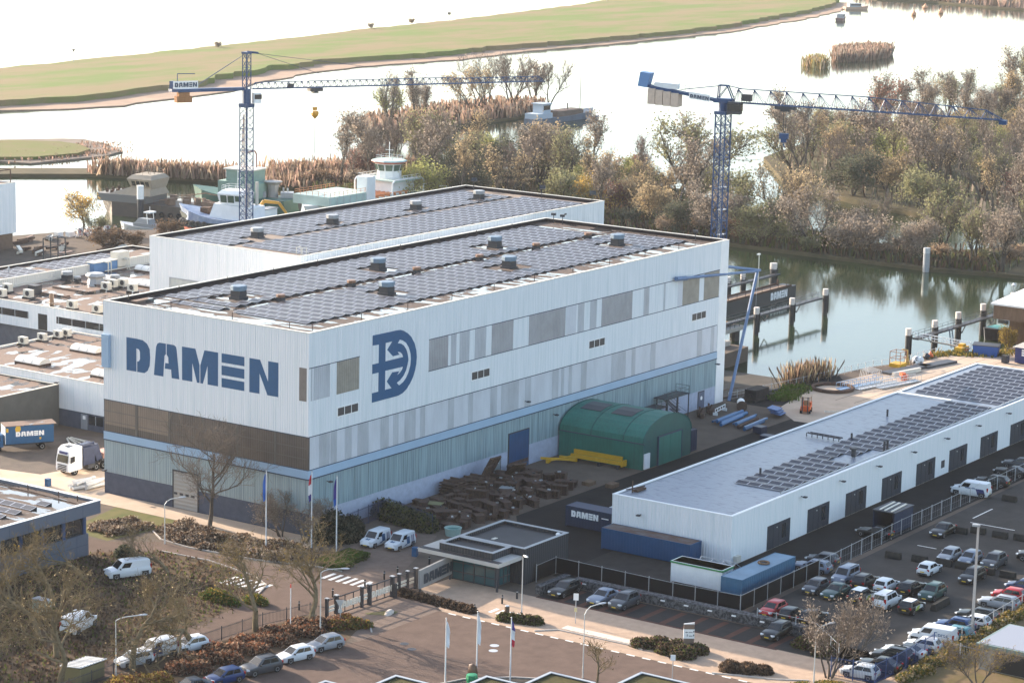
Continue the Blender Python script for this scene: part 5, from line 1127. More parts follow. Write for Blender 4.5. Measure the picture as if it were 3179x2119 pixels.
# kind: length, width, height, bonnet height, bonnet start of screen, roof front, roof rear, tail base, belt
KIND = {'hatch': (3.95, 1.70, 1.48, .92, .98, .22, -1.45, -1.92, .95), 'estate': (4.6, 1.80, 1.48, .92, .95, .15, -1.75, -2.22, .95), 'suv': (4.35, 1.84, 1.64, 1.02, .95, .25, -1.60, -2.08, 1.05),
        'saloon': (4.65, 1.80, 1.44, .90, .85, .08, -1.05, -1.75, .93), 'coupe': (4.6, 1.78, 1.38, .88, .65, -.10, -.95, -1.85, .92), 'combi': (4.35, 1.80, 1.84, 1.08, 1.18, .55, -1.95, -2.12, 1.12),
        'van': (4.4, 1.82, 1.84, 1.05, 1.15, .50, -1.98, -2.14, 1.10), 'bigvan': (5.1, 1.95, 1.98, 1.15, 1.55, .85, -2.35, -2.5, 1.18)}
def build_car(kind):
    Ln, W, H, hb, xs, xf, xr, xt, belt = KIND[kind]
    root = thing('parked_car' if 'van' not in kind else 'parked_van', 'x', 'car' if 'van' not in kind else 'van')
    h = Ln / 2; w = W / 2; boxy = kind in ('combi', 'van', 'bigvan')
    body = MB(); rings = []
    tailz = belt + (.0 if kind in ('saloon', 'coupe') else .02)
    st = [(h, .72, .52, .30), (h - .06, .84, .64, .22), (h - .28, .95, hb - .13, .19), (h - .6, .99, hb - .05, .18), (xs + .05, 1, hb, .18), (xf, 1, belt, .17), (-.3, 1, belt, .17), (xr + .3, 1, tailz, .18), (xt + .12 if xt + .12 > -h + .2 else -h + .22, .97, tailz, .2), (-h + .06, .90, tailz - .04 if boxy or kind in ('hatch', 'estate', 'suv') else tailz - .06, .26), (-h, .82, tailz - .14, .34)]
    for x, k, zt, zb in st:
        y = w * k
        rings.append([(x, y * .86, zb), (x, y * .98, zb + .14), (x, y, (zb + zt) * .5), (x, y * .985, zt - .12), (x, y * .93, zt - .02), (x, y * .5, zt + .035), (x, 0, zt + .045), (x, -y * .5, zt + .035), (x, -y * .93, zt - .02), (x, -y * .985, zt - .12), (x, -y, (zb + zt) * .5), (x, -y * .98, zb + .14), (x, -y * .86, zb)])
    body.loft(rings)
    wb, wr = w * .925, w * (.80 if not boxy else .86)
    zb_ = belt - .03; zr_ = H - .06
    B4 = [(xs + .02, wb * .93), (xs - .30, wb), (xt + .25, wb), (xt + .02, wb * .92)]
    T4 = [(xf, wr * .90), (xf - .22, wr), (xr + .12, wr), (xr, wr * .9)]
    lo = [(x, y, zb_) for x, y in B4] + [(x, -y, zb_) for x, y in B4[::-1]]
    hi = [(x, y, zr_) for x, y in T4] + [(x, -y, zr_) for x, y in T4[::-1]]
    cap_ = [(x * .86 + (xf + xr) * .07, y * .82, H) for x, y, z in hi]
    body.loft([lo, hi, cap_])
    bo = body.build('car_body', paint('white', ()), root, smooth=rad(38), world=False)
    # glass: front, rear and side panes just proud of the cabin
    def pane(name, A, B_, C_, D_, s0=.06, s1=.06, v0=.10, v1=.10, push=.012):
        A, B_, C_, D_ = map(Vector, (A, B_, C_, D_)); nrm = (B_ - A).cross(D_ - A).normalized()
        def q(u, v): return A.lerp(B_, u).lerp(D_.lerp(C_, u), v)
        P_ = [q(s0, v0), q(1 - s1, v0), q(1 - s1, 1 - v1), q(s0, 1 - v1)]
        c = sum(P_, Vector()) / 4; out = nrm if nrm.dot(c - Vector((0, 0, .8))) > 0 else -nrm
        m = MB().add([p + out * push for p in P_], [(0, 1, 2, 3)]); return m
    pane('', lo[0], lo[7], hi[7], hi[0], .05, .05, .05, .06).build('windscreen', car_glass, root, world=False)
    if kind != 'van' and kind != 'bigvan': pane('', lo[3], lo[4], hi[4], hi[3], .07, .07, .16 if not boxy else .2, .10).build('rear_window', car_glass, root, world=False)
    for s_ in (0, 1):
        a, b_, c, d = (lo[1], lo[2], hi[2], hi[1]) if not s_ else (lo[6], lo[5], hi[5], hi[6])
        if kind in ('van', 'bigvan'):
            pane('', a, b_, c, d, .01, .68, .16, .16).build('side_window', car_glass, root, world=False)
        else:
            pane('', a, b_, c, d, .01, .53, .12, .10).build('side_window', car_glass, root, world=False); pane('', a, b_, c, d, .50, .07, .12, .12).build('side_window', car_glass, root, world=False)
    wx = h - .82; rr = .31 if kind not in ('suv', 'bigvan') else .35
    for x in (wx, -h + .80):
        for sgn in (1, -1):
            wo = MB().lathe([(rr * .6, -.11), (rr, -.09), (rr, .09), (rr * .6, .11)], n=14)
            wo.v = [(a + x, sgn * (w - .10) + c, b_ + rr) for a, b_, c in wo.v]
            wl = wo.build('wheel', tyre_m, root, world=False)
            ri = MB().lathe([(rr * .62, -.12), (rr * .62, .12), (rr * .2, .10)], n=10); ri.v = [(a + x, sgn * (w - .10) + c * sgn, b_ + rr) for a, b_, c in ri.v]
            ri.build('rim', rim_m, wl, world=False)
    for x in (wx, -h + .80):
        for sgn in (1, -1): MB().rbox((x, sgn * (w - .012), rr + .10), (rr * 2.3, .05, rr * 1.5)).build('wheel_arch', trim_m, root, world=False)
    MB().rbox((h - .04, 0, .36), (.10, W * .70, .22)).build('lower_bumper', trim_m, root, world=False); MB().rbox((-h + .05, 0, .38), (.12, W * .72, .2)).build('lower_bumper', trim_m, root, world=False)
    for sgn in (1, -1):
        MB().rbox((h - .17, sgn * w * .70, hb - .25), (.32, .34, .15), -sgn * .45).build('headlight', lamp_m, root, world=False)
        MB().rbox((-h + .10, sgn * w * .80, belt - .08 if not boxy else belt), (.16, .24, .22 if not boxy else .5)).build('tail_light', tail_m, root, world=False)
        mr = MB().rbox((xs - .28, sgn * (w + .06), belt + .04), (.12, .2, .14)); mr.build('wing_mirror', trim_m, root, world=False)
    MB().rbox((h + .015, 0, .43), (.02, .5, .11)).build('number_plate', plate_m, root, world=False)
    MB().rbox((-h - .015, 0, .62), (.02, .5, .11)).build('number_plate', plate_m, root, world=False)
    if kind in ('estate', 'suv', 'combi'):
        mb = MB()
        for sgn in (1, -1): MB().rbox(((xf + xr) / 2, sgn * wr * .84, H + .03), ((xf - xr) * .72, .05, .05)).build('roof_rail', trim_m, root, world=False)
    return root
USED = set()
def set_paint(root, m):
    for c in bpy.data.objects:
        if c.parent == root and c.name.startswith('car_body'):
            c.material_slots[0].link = 'OBJECT'; c.material_slots[0].material = m
def put_car(kind, col, x, y, hd, label, roof=None, z=0., group='cars parked around the yard'):
    if kind not in CAR: CAR[kind] = build_car(kind); first = CAR[kind]; KIDS.pop(first.name, None)
    root = CAR[kind]
    if kind in USED: r = dup(root, (x, y, z), rad(hd), label)
    else: r = root; r.location = (x, y, z); r.rotation_euler = (0, 0, rad(hd)); r['label'] = label; USED.add(kind); kids(root)
    r['group'] = group
    set_paint(r, PAINT[col]); return r
def deco(root, name, mb, m): return mb.build(name, m, root, world=False)
def decal_side(x0, x1, z0, z1, y, skew=0.):
    mb = MB()
    for s_ in (1, -1): mb.add([(x0, s_ * y, z0), (x1, s_ * y, z0), (x1 + skew, s_ * y, z1), (x0 + skew, s_ * y, z1)], [(0, 1, 2, 3)])
    return mb
P = put_car
# street, gatehouse bays
P('hatch', 'silver', -32.8, -29.0, 164, 'silver hatchback nearest the gate in the row along the fence hedge')
P('hatch', 'white', -37.6, -28.9, 164, 'white hatchback second in the row along the fence hedge')
P('suv', 'grey', -42.8, -28.7, 165, 'dark grey crossover third in the row along the fence hedge')
P('hatch', 'blue', -47.4, -27.9, 165, 'blue hatchback at the lower end of the row along the fence hedge')
P('saloon', 'grey', -51.9, -27.3, 165, 'grey car cut by the bottom edge below the blue hatchback')
P('estate', 'black', -.6, -37.4, 180, 'black car in the first bay beside the dark gatehouse fence')
P('saloon', 'steel', -.4, -42.4, 180, 'blue silver saloon in the bays in front of the gabion wall')
P('suv', 'grey', -.5, -45.2, 180, 'dark grey car right of the blue silver saloon in the gabion bays')
# enclosed car park: left column, two columns of the middle block
P('hatch', 'red', 7.4, -59.5, 180, 'dark red hatchback at the corner of the black meshed fence')
P('hatch', 'black', 7.1, -62.0, 0, 'black hatchback seen from behind next to the dark red hatchback')
P('suv', 'black', 7.2, -64.5, 0, 'dark car half behind the bare tree at the car park entrance')
P('estate', 'black', .6, -63.7, 180, 'black car alone outside the car park fence by the pavement')
P('hatch', 'grey', 18.1, -59.1, 180, 'grey hatchback at the left end of the front row in the middle block')
P('saloon', 'green', 18.0, -61.7, 180, 'dark green older saloon in the front row of the middle block')
k = P('suv', 'black', 18.0, -65.0, 0, 'black crossover with white roof and coloured door beside the white passenger van')
deco(k, 'roof_wrap', MB().rbox((-.7, 0, 1.66), (1.75, 1.2, .03)), PAINT['white']); deco(k, 'door_wrap', decal_side(-.9, 1.0, .55, 1.0, .935), PAINT['white']); deco(k, 'door_wrap_colour', decal_side(-.9, .0, .5, .95, .94, .4), M('wrap_yellow_green', (.35, .42, .06), .4))
k = P('combi', 'white', 18.2, -68.0, 0, 'boxy white passenger van seen from behind with a big dark rear window')
k = P('hatch', 'black', 18.0, -71.1, 0, 'small black car with white roof and coloured door, right of the passenger van')
deco(k, 'roof_wrap', MB().rbox((-.6, 0, 1.50), (1.5, 1.1, .03)), PAINT['white']); deco(k, 'door_wrap', decal_side(-.8, 1.0, .5, .95, .865), PAINT['white']); deco(k, 'door_wrap_colour', decal_side(-.9, .0, .45, .9, .87, .4), MATS['wrap_yellow_green'])
P('combi', 'steel', 23.9, -59.9, 180, 'silver people carrier at the left end of the rear row in the middle block')
P('suv', 'black', 23.5, -62.6, 0, 'black crossover seen from behind in the rear row next to the silver people carrier')
P('hatch', 'white', 23.9, -65.1, 0, 'white hatchback seen from behind in the rear row of the middle block')
P('estate', 'black', 24.8, -67.8, 0, 'black estate seen from behind, right of the white hatchback in the rear row')
P('suv', 'green', 24.3, -70.6, 180, 'dark green off roader at the right end of the rear row, facing the camera')
P('hatch', 'silver', 40.0, -65.4, 180, 'silver hatchback at the left of the short row behind the concrete blocks')
P('hatch', 'steel', 40.4, -67.9, 180, 'pale silver small car in the middle of the short row behind the concrete blocks')
P('suv', 'grey', 40.9, -70.7, 180, 'slate grey crossover at the right of the short row behind the concrete blocks')
P('hatch', 'white', 33.3, -66.0, 0, 'white small car seen from behind alone in the aisle')
P('estate', 'black', 33.7, -71.2, 180, 'black estate facing the camera under the tall lamp mast')
P('saloon', 'black', 50.2, -59.8, 180, 'black saloon parked by the chain link fence behind the concrete blocks')
P('suv', 'black', 46.4, -73.6, 100, 'black car cut by the right edge behind the slate grey crossover')
P('hatch', 'silver', 52.0, -72.4, 90, 'silver car cut by the right edge at the far end of the aisle')
# row along the lower fence, noses away from it
P('hatch', 'white', -6.2, -77.0, 96, 'white hatchback with red graphics behind the blue barred gate fence')
P('saloon', 'black', -2.9, -77.5, 96, 'black saloon beside the white hatchback with red graphics')
P('suv', 'black', .4, -77.3, 96, 'dark crossover third from the lower end of the fence row')
k = P('coupe', 'white', 2.9, -77.5, 96, 'white coupe with a black roof in the fence row'); deco(k, 'black_roof', MB().rbox((-.5, 0, 1.40), (1.0, 1.25, .03)), PAINT['black'])
P('hatch', 'white', 6.0, -78.2, 96, 'white hatchback right of the white coupe with the black roof')
k = P('bigvan', 'white', 9.0, -77.9, 96, 'white panel van with a lettered side in the fence row')
mb = MB(); pts = 0
for s_ in (1, -1):
    u_ = (-s_, 0, 0)
    for j, (a, b_) in enumerate(((0, .36), (.45, .22), (.75, .22), (1.05, .22), (1.35, .22))):
        z_ = 1.16; hh = .42 if j == 0 else .26
        o = Vector((-.4 * s_ if s_ > 0 else -1.9, s_ * .985, z_)) + Vector(u_) * a
        mb.extr([(0, 0), (b_, 0), (b_, .06), (.06, .06), (.06, hh - .06), (b_, hh - .06), (b_, hh), (0, hh)], o, u_, (0, 0, 1), .01)
deco(k, 'lettering', mb, logo_blue)
P('estate', 'teal', 11.8, -78.9, 94, 'teal older estate half hidden behind the white panel van')
P('suv', 'blue', 14.2, -78.0, 94, 'blue car in the fence row right of the teal estate')
P('hatch', 'white', 17.0, -78.9, 94, 'white hatchback in the fence row beside the tall lamp mast')
P('estate', 'black', 19.6, -78.2, 94, 'black estate in the fence row right of the lamp mast')
P('estate', 'silver', 25.7, -78.1, 94, 'silver estate standing sideways near the upper end of the fence row')
P('hatch', 'red', 29.2, -77.8, 94, 'bright red hatchback behind the silver estate')
P('hatch', 'navy', 33.4, -77.6, 94, 'dark blue hatchback cut by the right edge above the red hatchback')
# shed yard
P('coupe', 'black', 44.0, -53.6, 92, 'black coupe with bright window trim behind the fence beside the open dark container')
P('hatch', 'grey', 28.8, -54.4, 95, 'grey hatchback behind the chain link fence, farther of two by the light blue container')
P('estate', 'steel', 25.3, -54.9, 95, 'silver grey car behind the chain link fence, nearer of two by the light blue container')
k = P('bigvan', 'white', 70.8, -54.2, 95, 'white delivery van with dark blue graphics behind the fence of the shed yard')
deco(k, 'side_graphic', decal_side(-2.3, -1.2, .4, 1.2, .985, .3), navy); deco(k, 'side_lettering', decal_side(-.9, .5, 1.15, 1.28, .985, .05), logo_blue)
P('estate', 'black', 77.6, -54.2, 95, 'black estate next to the white delivery van in the shed yard')
P('coupe', 'black', 84.4, -53.9, 95, 'black low car second behind the white delivery van in the shed yard')
P('estate', 'grey', 89.2, -53.0, 95, 'grey car at the right edge beyond the black cars of the shed yard')
# company vans
for x, y, l in ((2.2, -8.6, 'white small van with dark blue graphics, left of the pair by the blue fence'), (3.1, -11.6, 'white small van with dark blue graphics, right of the pair by the blue fence')):
    k = P('van', 'white', x, y, 183, l)
    mb = decal_side(-.75, -.1, .55, 1.45, .925, .15)
    deco(k, 'side_graphic', mb, logo_blue)
    mb = decal_side(-1.25, -1.1, .6, 1.5, .925, .1); mb.add(decal_side(-1.6, -1.45, .6, 1.5, .925, .1).v, [(0, 1, 2, 3), (4, 5, 6, 7)]); mb.add(decal_side(.1, .6, .45, .6, .925, -.5).v, [(0, 1, 2, 3), (4, 5, 6, 7)]); deco(k, 'side_stripe', mb, navy)
    deco(k, 'bonnet_emblem', MB().rbox((1.55, 0, 1.03), (.45, .5, .04), 0, .12), logo_blue)
k = P('bigvan', 'white', -26.0, 5.0, 155, 'white van glimpsed through bare branches beside the slate office'); 
k = P('bigvan', 'white', -43.9, -4.7, 15, 'white van with a dark rear stripe among the bare trees left of the fence'); deco(k, 'rear_stripe', MB().rbox((-2.56, 0, 1.1), (.02, 1.2, .12)), black)
k = P('van', 'white', -45.4, -17.0, 165, 'white van with blue graphics behind the hedge at the lower left'); deco(k, 'side_graphic', decal_side(-.2, .9, .5, 1.3, .925, .2), navy)
k = P('hatch', 'white', -41.8, -18.4, 165, 'white car behind the hedge, right of the white van at the lower left')
P('hatch', 'white', -48.9, -17.2, 165, 'white car behind the hedge, left of the white van at the lower left')
k = P('bigvan', 'white', 27.4, -25.6, 185, 'white van peeping out behind the corner of the long white shed')

# box truck and articulated lorry
def truck_wheel(root, x, y, r=.52):
    w = MB().lathe([(r * .55, -.16), (r, -.14), (r, .14), (r * .55, .16)], n=14); w.v = [(a + x, c + y, b_ + r) for a, b_, c in w.v]
    o = w.build('wheel', tyre_m, root, world=False)
    q = MB().lathe([(r * .5, -.17), (r * .5, .17), (r * .2, .14)], n=8); q.v = [(a + x, c + y, b_ + r) for a, b_, c in q.v]; q.build('rim', grey, o, world=False)
t = thing('lorry', 'white lorry cab pulling a flatbed with a dark crane folded behind the cab', 'lorry', (4.2, 43.4, 0), rad(176))
mb = MB(); mb.loft([[(x, y, z) for x, z in ((-1.1, .7), (1.15, .55), (1.3, .9), (1.25, 1.7), (1.05, 2.7), (.9, 3.35), (.3, 3.75), (-1.1, 3.75))] for y in (-1.22, 1.22)]); cabm = mb.build('cab', white_plain, t, world=False)
mb = MB(); mb.add([(1.28, -1.08, 1.75), (1.28, 1.08, 1.75), (1.09, 1.02, 2.72), (1.09, -1.02, 2.72)], [(0, 1, 2, 3)]); mb.build('windscreen', car_glass, cabm, world=False)
mb = MB()
for s_ in (1, -1): mb.add([(.15, s_ * 1.235, 1.85), (.95, s_ * 1.235, 1.75), (.85, s_ * 1.235, 2.55), (.15, s_ * 1.235, 2.6)], [(0, 1, 2, 3)])
mb.build('side_window', car_glass, cabm, world=False)
mb = MB()
for q in range(4): mb.rbox((1.30, 0, .75 + q * .22), (.06, 1.7, .12))
mb.build('grille', trim_m, cabm, world=False)
MB().rbox((1.0, 0, 3.0), (.2, 1.5, .3)).build('roof_sign', navy, cabm, world=False); MB().rbox((0.1, 0, 3.77), (.8, .9, .05)).build('roof_hatch', dark, cabm, world=False)
for s_ in (1, -1): MB().rbox((1.27, s_ * .95, .75), (.1, .4, .3)).build('headlight', lamp_m, t, world=False); MB().rbox((.95, s_ * 1.45, 2.2), (.15, .18, .8)).build('wing_mirror', trim_m, t, world=False)
mb = MB(); mb.box(-6.8, -.5, .75, -1.1, .5, 1.05); mb.box(-13.5, -1.2, 1.1, -4.6, 1.2, 1.4); mb.box(-3.6, -1.2, .5, -2.2, 1.2, 1.0); mb.build('chassis', dark, t, world=False)
mb = MB(); mb.box(-3.4, -1.15, 1.05, -1.4, 1.15, 3.4); mb.rbox((-3.9, 0, 2.4), (1.0, 2.2, 2.2), 0, .35); mb.tube((-1.6, -.8, 3.4), (-3.6, .8, 3.7), .2, n=6); mb.rbox((-2.4, .3, 3.6), (1.6, .9, .3)); mb.build('loader_crane', M('navy_tarpaulin', (.02, .03, .07), .45, var=.3, scale=2), t, world=False)
mb = MB(); mb.box(-9.5, -1.1, 1.4, -5, 1.1, 2.1); mb.build('load', M('red_white_load', (.45, .25, .2), .7, var=.3, scale=2), t, world=False)
for x in (.1, -3.6, -4.9, -11, -12.2):
    for s_ in (1, -1): truck_wheel(t, x, s_ * 1.05)
t = thing('box_truck', 'blue box truck with white lettering and a pale roof at the left edge', 'truck', (10.2, 58.0, 0), rad(148))
mb = MB(); mb.box(-4.0, -1.22, 1.05, 2.6, 1.22, 3.5); bx = mb.build('cargo_box', logo_blue, t, world=False)
mb = MB(); mb.box(-4.4, -1.5, 3.5, 2.7, 1.32, 3.58); mb.build('box_roof', roof_tan, bx, world=False)
mb = MB(); mb.box(2.6, -1.22, 1.05, 2.66, 1.22, 3.5); mb.build('bulkhead', white_plain, bx, world=False)
mb = MB(); word(mb, 'DAMEN', (1.2, 1.23, 2.05), (-1, 0, 0), (0, 0, 1), .66, .02); mb.build('lettering', white_plain, bx, world=False)
mb = MB(); mb.extr([(0, 0), (.5, -.1), (.7, .3), (.6, .8), (.1, .8), (-.1, .4)], (1.2, 1.225, 2.72), (-1, 0, 0), (0, 0, 1), .015); mb.extr([(0, 0), (.3, 0), (.3, .5), (0, .6)], (2.5, 1.225, 2.7), (-1, 0, 0), (0, 0, 1), .015); mb.extr([(0, 0), (.2, -.1), (.3, .2), (.05, .3)], (-2.0, 1.225, 1.55), (-1, 0, 0), (0, 0, 1), .015); mb.build('side_graphic', M('yellow_graphic', (.62, .38, .03), .5), bx, world=False)
mb = MB(); mb.loft([[(x, y, z) for x, z in ((2.9, .7), (4.4, .6), (4.55, 1.5), (4.3, 2.4), (2.9, 2.45))] for y in (-1.15, 1.15)]); mb.build('cab', logo_blue, t, world=False)
mb = MB(); mb.add([(4.54, -1, 1.55), (4.54, 1, 1.55), (4.33, .95, 2.3), (4.33, -.95, 2.3)], [(0, 1, 2, 3)])
for s_ in (1, -1): mb.add([(3.3, s_ * 1.165, 1.55), (4.3, s_ * 1.165, 1.55), (4.15, s_ * 1.165, 2.25), (3.3, s_ * 1.165, 2.25)], [(0, 1, 2, 3)])
mb.build('cab_window', car_glass, t, world=False)
mb = MB(); mb.box(-4, -.5, .7, 4, .5, 1.05); mb.build('chassis', dark, t, world=False)
for x in (3.6, -2.4):
    for s_ in (1, -1): truck_wheel(t, x, s_ * 1.0, .46)
# forklift
t = thing('forklift', 'orange red forklift with an open cab and long forks in the yard', 'forklift', (101.3, -13.6, 0), rad(200))
mb = MB(); mb.box(-1.4, -.7, .35, 1.0, .7, 1.1); mb.rbox((-1.1, 0, 1.0), (1.0, 1.35, 1.0)); mb.build('truck_body', orange, t, world=False)
mb = MB()
for x, y in ((-1.2, -.6), (-1.2, .6), (.8, -.6), (.8, .6)): mb.tube((x, y, 1.1), (x * .9, y, 2.4), .06, n=4)
mb.box(-1.3, -.7, 2.4, .9, .7, 2.5); mb.rbox((-.2, 0, 1.4), (.6, .7, .9)); mb.build('cab_frame', M('forklift_cab', (.35, .20, .10), .5), t, world=False)
mb = MB()
for y in (-.4, .4): mb.box(1.1, y - .07, .1, 1.25, y + .07, 2.6)
mb.build('mast', dark, t, world=False)
for x in (-.9, .7):
    for s_ in (1, -1): truck_wheel(t, x, s_ * .65, .33)
t = thing('ladder_frame', 'pale tubular ladder frame leaning beside the forklift', 'frame', (102.4, -16.2, 0), rad(-60))
mb = MB()
for y in (0, .9): mb.path([(0, y, .2), (4.2, y, .5), (4.4, y, 1.3)], .06, 5)
for k in range(7): mb.tube((k * .65, 0, .25), (k * .65, .9, .25), .04, n=4)
mb.build('tube_frame', cream, t, world=False)
# ---------------------------------------------------------------- lamps, poles, flags, signs, bollards
def street_lamp(x, y, h, lab, arm, grp='street lamps'):
    t = thing('street_lamp', lab, 'street lamp', (x, y, 0), group=grp)
    mb = MB(); mb.tube((0, 0, 0), (0, 0, 1.2), .09, .08, 8); mb.tube((0, 0, 1.2), (0, 0, h), .065, .045, 8); mb.build('pole', M('lamp_pole_paint', (.50, .50, .48), .5, var=.08, scale=3), t, world=False)
    if arm:
        ax, ay, rise = arm
        MB().path([(0, 0, h), (ax * .15, ay * .15, h + rise * .5), (ax * .4, ay * .4, h + rise * .85), (ax, ay, h + rise)], .05, 6).build('arm', MATS['lamp_pole_paint'], t, world=False)
        a = math.atan2(ay, ax); c = (ax + .3 * math.cos(a), ay + .3 * math.sin(a), h + rise)
        mb = MB(); n = 8; mb.loft([[(c[0] + math.cos(a) * u - math.sin(a) * .16 * k * math.cos(q), c[1] + math.sin(a) * u + math.cos(a) * .16 * k * math.cos(q), c[2] + .10 * k * math.sin(q)) for q in [2 * PI * j / n for j in range(n)]] for u, k in ((-.4, .5), (-.1, 1), (.3, 1), (.5, .4))]); mb.build('lamp_head', light_grey, t, world=False)
    return t
street_lamp(-29.2, -25.4, 6.7, 'grey street lamp with a curved arm in the hedge left of the entrance gate', (1.4, -1.7, .45))
street_lamp(-11.5, -39.0, 7.0, 'tall pale street lamp with a short bent head in the shrub on the pavement corner', (-.25, -.4, .25))
street_lamp(-24.0, -55.0, 6.6, 'street lamp with an upswept arm near the bottom edge on the asphalt road', (1.6, -.7, .9))
street_lamp(-54.2, -19.7, 6.4, 'street lamp with a flat arm among the bare trees at the lower left', (2.0, -1.3, .35))
street_lamp(-10.9, -74.2, 5.2, 'street lamp with an upswept arm beside the blue barred gate fence', (1.6, -.6, .8))
street_lamp(-13.3, 10.9, 4.8, 'slim street lamp at the rim of the heather bed in front of the hall', (1.6, -.9, .7))
street_lamp(61.3, 113.0, 3.4, 'small lamp post with a round head in the alley behind the brown roofed workshop', None)
t = thing('floodlight_mast', 'tall square lamp mast rising from the weeds beside the fence row of cars', 'lamp mast', (13.6, -80.3, 0))
MB().tube((0, 0, 0), (0, 0, 12.2), .19, .13, 4).build('pole', M('bare_zinc_mast', (.42, .38, .36), .5), t, world=False)
mb = MB(); mb.rbox((-.1, .2, 12.35), (.5, .8, .22), .3); mb.tube((0, 0, 12.2), (0, 0, 12.5), .1, n=6); mb.build('lamp_head', grey, t, world=False)
mb = MB()
for k in range(8): mb.tube((.16, -.16, 8 + k * .5), (.3, -.3, 8 + k * .5), .02, n=4)
mb.build('climbing_pegs', dark, t, world=False)
def flag_pole(x, y, h, lab, cols, dirv_=(.1, -.05), ln=2.6):
    t = thing('flagpole', lab, 'flagpole', (x, y, 0), group='white flagpoles')
    mb = MB(); mb.tube((0, 0, 0), (0, 0, h), .085, .05, 8); mb.build('pole', M('pole_white', (.70, .70, .70), .4), t, world=False)
    MB().lathe([(.05, 0), (.09, .06), (.02, .14)], (0, 0, h), 6).build('finial', grey, t, world=False)
    n = len(cols)
    f = MB(); seg = 8
    rows = []
    for k in range(seg + 1):
        z = h - .25 - k * ln / seg; w_ = .34 * math.sin(min(1, k / seg * 1.5 + .25) * PI * .55) * (1 - .5 * max(0, k / seg - .75) * 4 * .5)
        rows.append([(.07, 0, z), (.07 + w_ * .5, -.09 * math.sin(k), z - .1), (.07 + w_, .07 * math.cos(k * 1.3), z - .22), (.07 + w_ * .6, .14, z - .18)])
    for k in range(seg):
        f.m = min(n - 1, int(k * n / seg))
        o = len(f.v); f.v.extend([Vector(p) * 1 for p in rows[k] + rows[k + 1]])
        for j in range(3): f.f.append([o + j, o + j + 1, o + 5 + j, o + 4 + j]); f.mi.append(f.m)
    fo = f.build('flag', cols, t, world=False); fo.rotation_euler = (0, 0, dirv_[0]); return t
fw_ = M('flag_white', (.62, .63, .66), .8); fb = M('flag_blue', (.03, .12, .42), .8); fr = M('flag_red', (.42, .03, .05), .8); fn = M('flag_navy', (.06, .05, .22), .8)
flag_pole(-33.8, -45.0, 6.6, 'flagpole with a limp white flag, leftmost of three on the traffic island', [fw_, fw_], (-.6, 0))
flag_pole(-31.1, -46.9, 7.0, 'flagpole with a long limp white flag, in the middle of three on the traffic island', [fw_, fw_, fw_], (-.6, 0), 3.0)
flag_pole(-29.5, -49.9, 6.6, 'flagpole with a limp red white and blue flag, rightmost of three on the traffic island', [fn, fw_, fr], (-.6, 0), 2.6)
flag_pole(-7.4, .3, 9.4, 'flagpole with a limp bright blue flag in front of the lettered hall', [fb, fb, fb], (2.4, 0), 3.2)
flag_pole(-3.6, -3.5, 9.2, 'flagpole with a limp tricolour flag at the near corner of the lettered hall', [fr, fw_, fn], (2.2, 0), 3.2)
flag_pole(-3.4, -7.1, 9.2, 'flagpole with a limp purple blue flag beside the green clipped hedge', [fn, fn, fb], (2.2, 0), 3.2)
t = thing('marker_pole', 'thin white pole with a red tip among the red brown shrubs by the fence', 'pole', (-30.0, -22.0, 0)); MB().tube((0, 0, 0), (0, 0, 4.6), .05, n=6).build('pole', MATS['pole_white'], t, world=False); MB().tube((0, 0, 4.6), (0, 0, 5.0), .055, n=6).build('pole_tip', red, t, world=False)
BOL = None
for x, y, l in ((-6.3, -18.3, 'black bollard right of the gate, nearest the gatehouse'), (-8.8, -18.3, 'black bollard behind the right part of the gate'), (-12.9, -18.7, 'black bollard behind the middle of the gate'), (-17.8, -18.0, 'black bollard behind the left leaf of the gate'), (-12.7, -10.5, 'black bollard at the left end of the zebra crossing'), (-.7, -18.7, 'black bollard by the corner of the gatehouse canopy'), (-12.8, -33.7, 'black bollard at the end of the dark hedge on the pavement'), (-8.1, -34.1, 'black bollard on the pavement beside the kerb wedge'), (-5.5, -34.3, 'black bollard on the pavement in front of the parking bays'), (-23.9, -18.2, 'black bollard on the inner road left of the gate')):
    if BOL is None:
        BOL = thing('bollard', l, 'bollard', (x, y, 0), group='black bollards'); MB().lathe([(.11, 0), (.11, .95), (.05, 1.02)], n=10).build('bollard_post', black, BOL, world=False); MB().tube((0, 0, .78), (0, 0, .86), .115, n=10).build('reflector_band', light_grey, BOL, world=False)
    else: dup(BOL, (x, y, 0), 0, l)
def post_sign(x, y, h, lab, boards, name='road_sign'):
    t = thing(name, lab, 'sign', (x, y, 0)); MB().tube((0, 0, 0), (0, 0, h), .045, n=6).build('post', grey, t, world=False)
    for w_, hh, z, m, rz in boards: MB().rbox((-.06, -.03, z), (.04, w_, hh), rz).build('sign_board', m, t, world=False)
    return t
post_sign(-9.1, -44.4, 3.3, 'thin signpost with a white plate and a small yellow box on the pavement', [(.55, .75, 3.0, white_plain, .5), (.32, .45, 1.55, M('pale_yellow_box', (.55, .47, .25), .6), .5)])
post_sign(-18.5, -62.2, 2.4, 'small signpost with a white plate on the asphalt road near the bottom edge', [(.5, .6, 2.2, white_plain, .5)])
t = thing('give_way_sign', 'inverted triangle sign seen from behind on a post by the gate shrubs', 'sign', (-25.3, -25.0, 0)); MB().tube((0, 0, 0), (0, 0, 2.6), .045, n=6).build('post', grey, t, world=False)
MB().extr([(-.48, .42), (.48, .42), (0, -.42)], (-.07, 0, 2.35), Vector((.5, -.86, 0)), (0, 0, 1), .03).build('sign_board', light_grey, t, world=False); MB().rbox((-.06, 0, 1.55), (.04, .42, .4), .5).build('sign_board', MATS['lamp_pole_paint'], t, world=False)
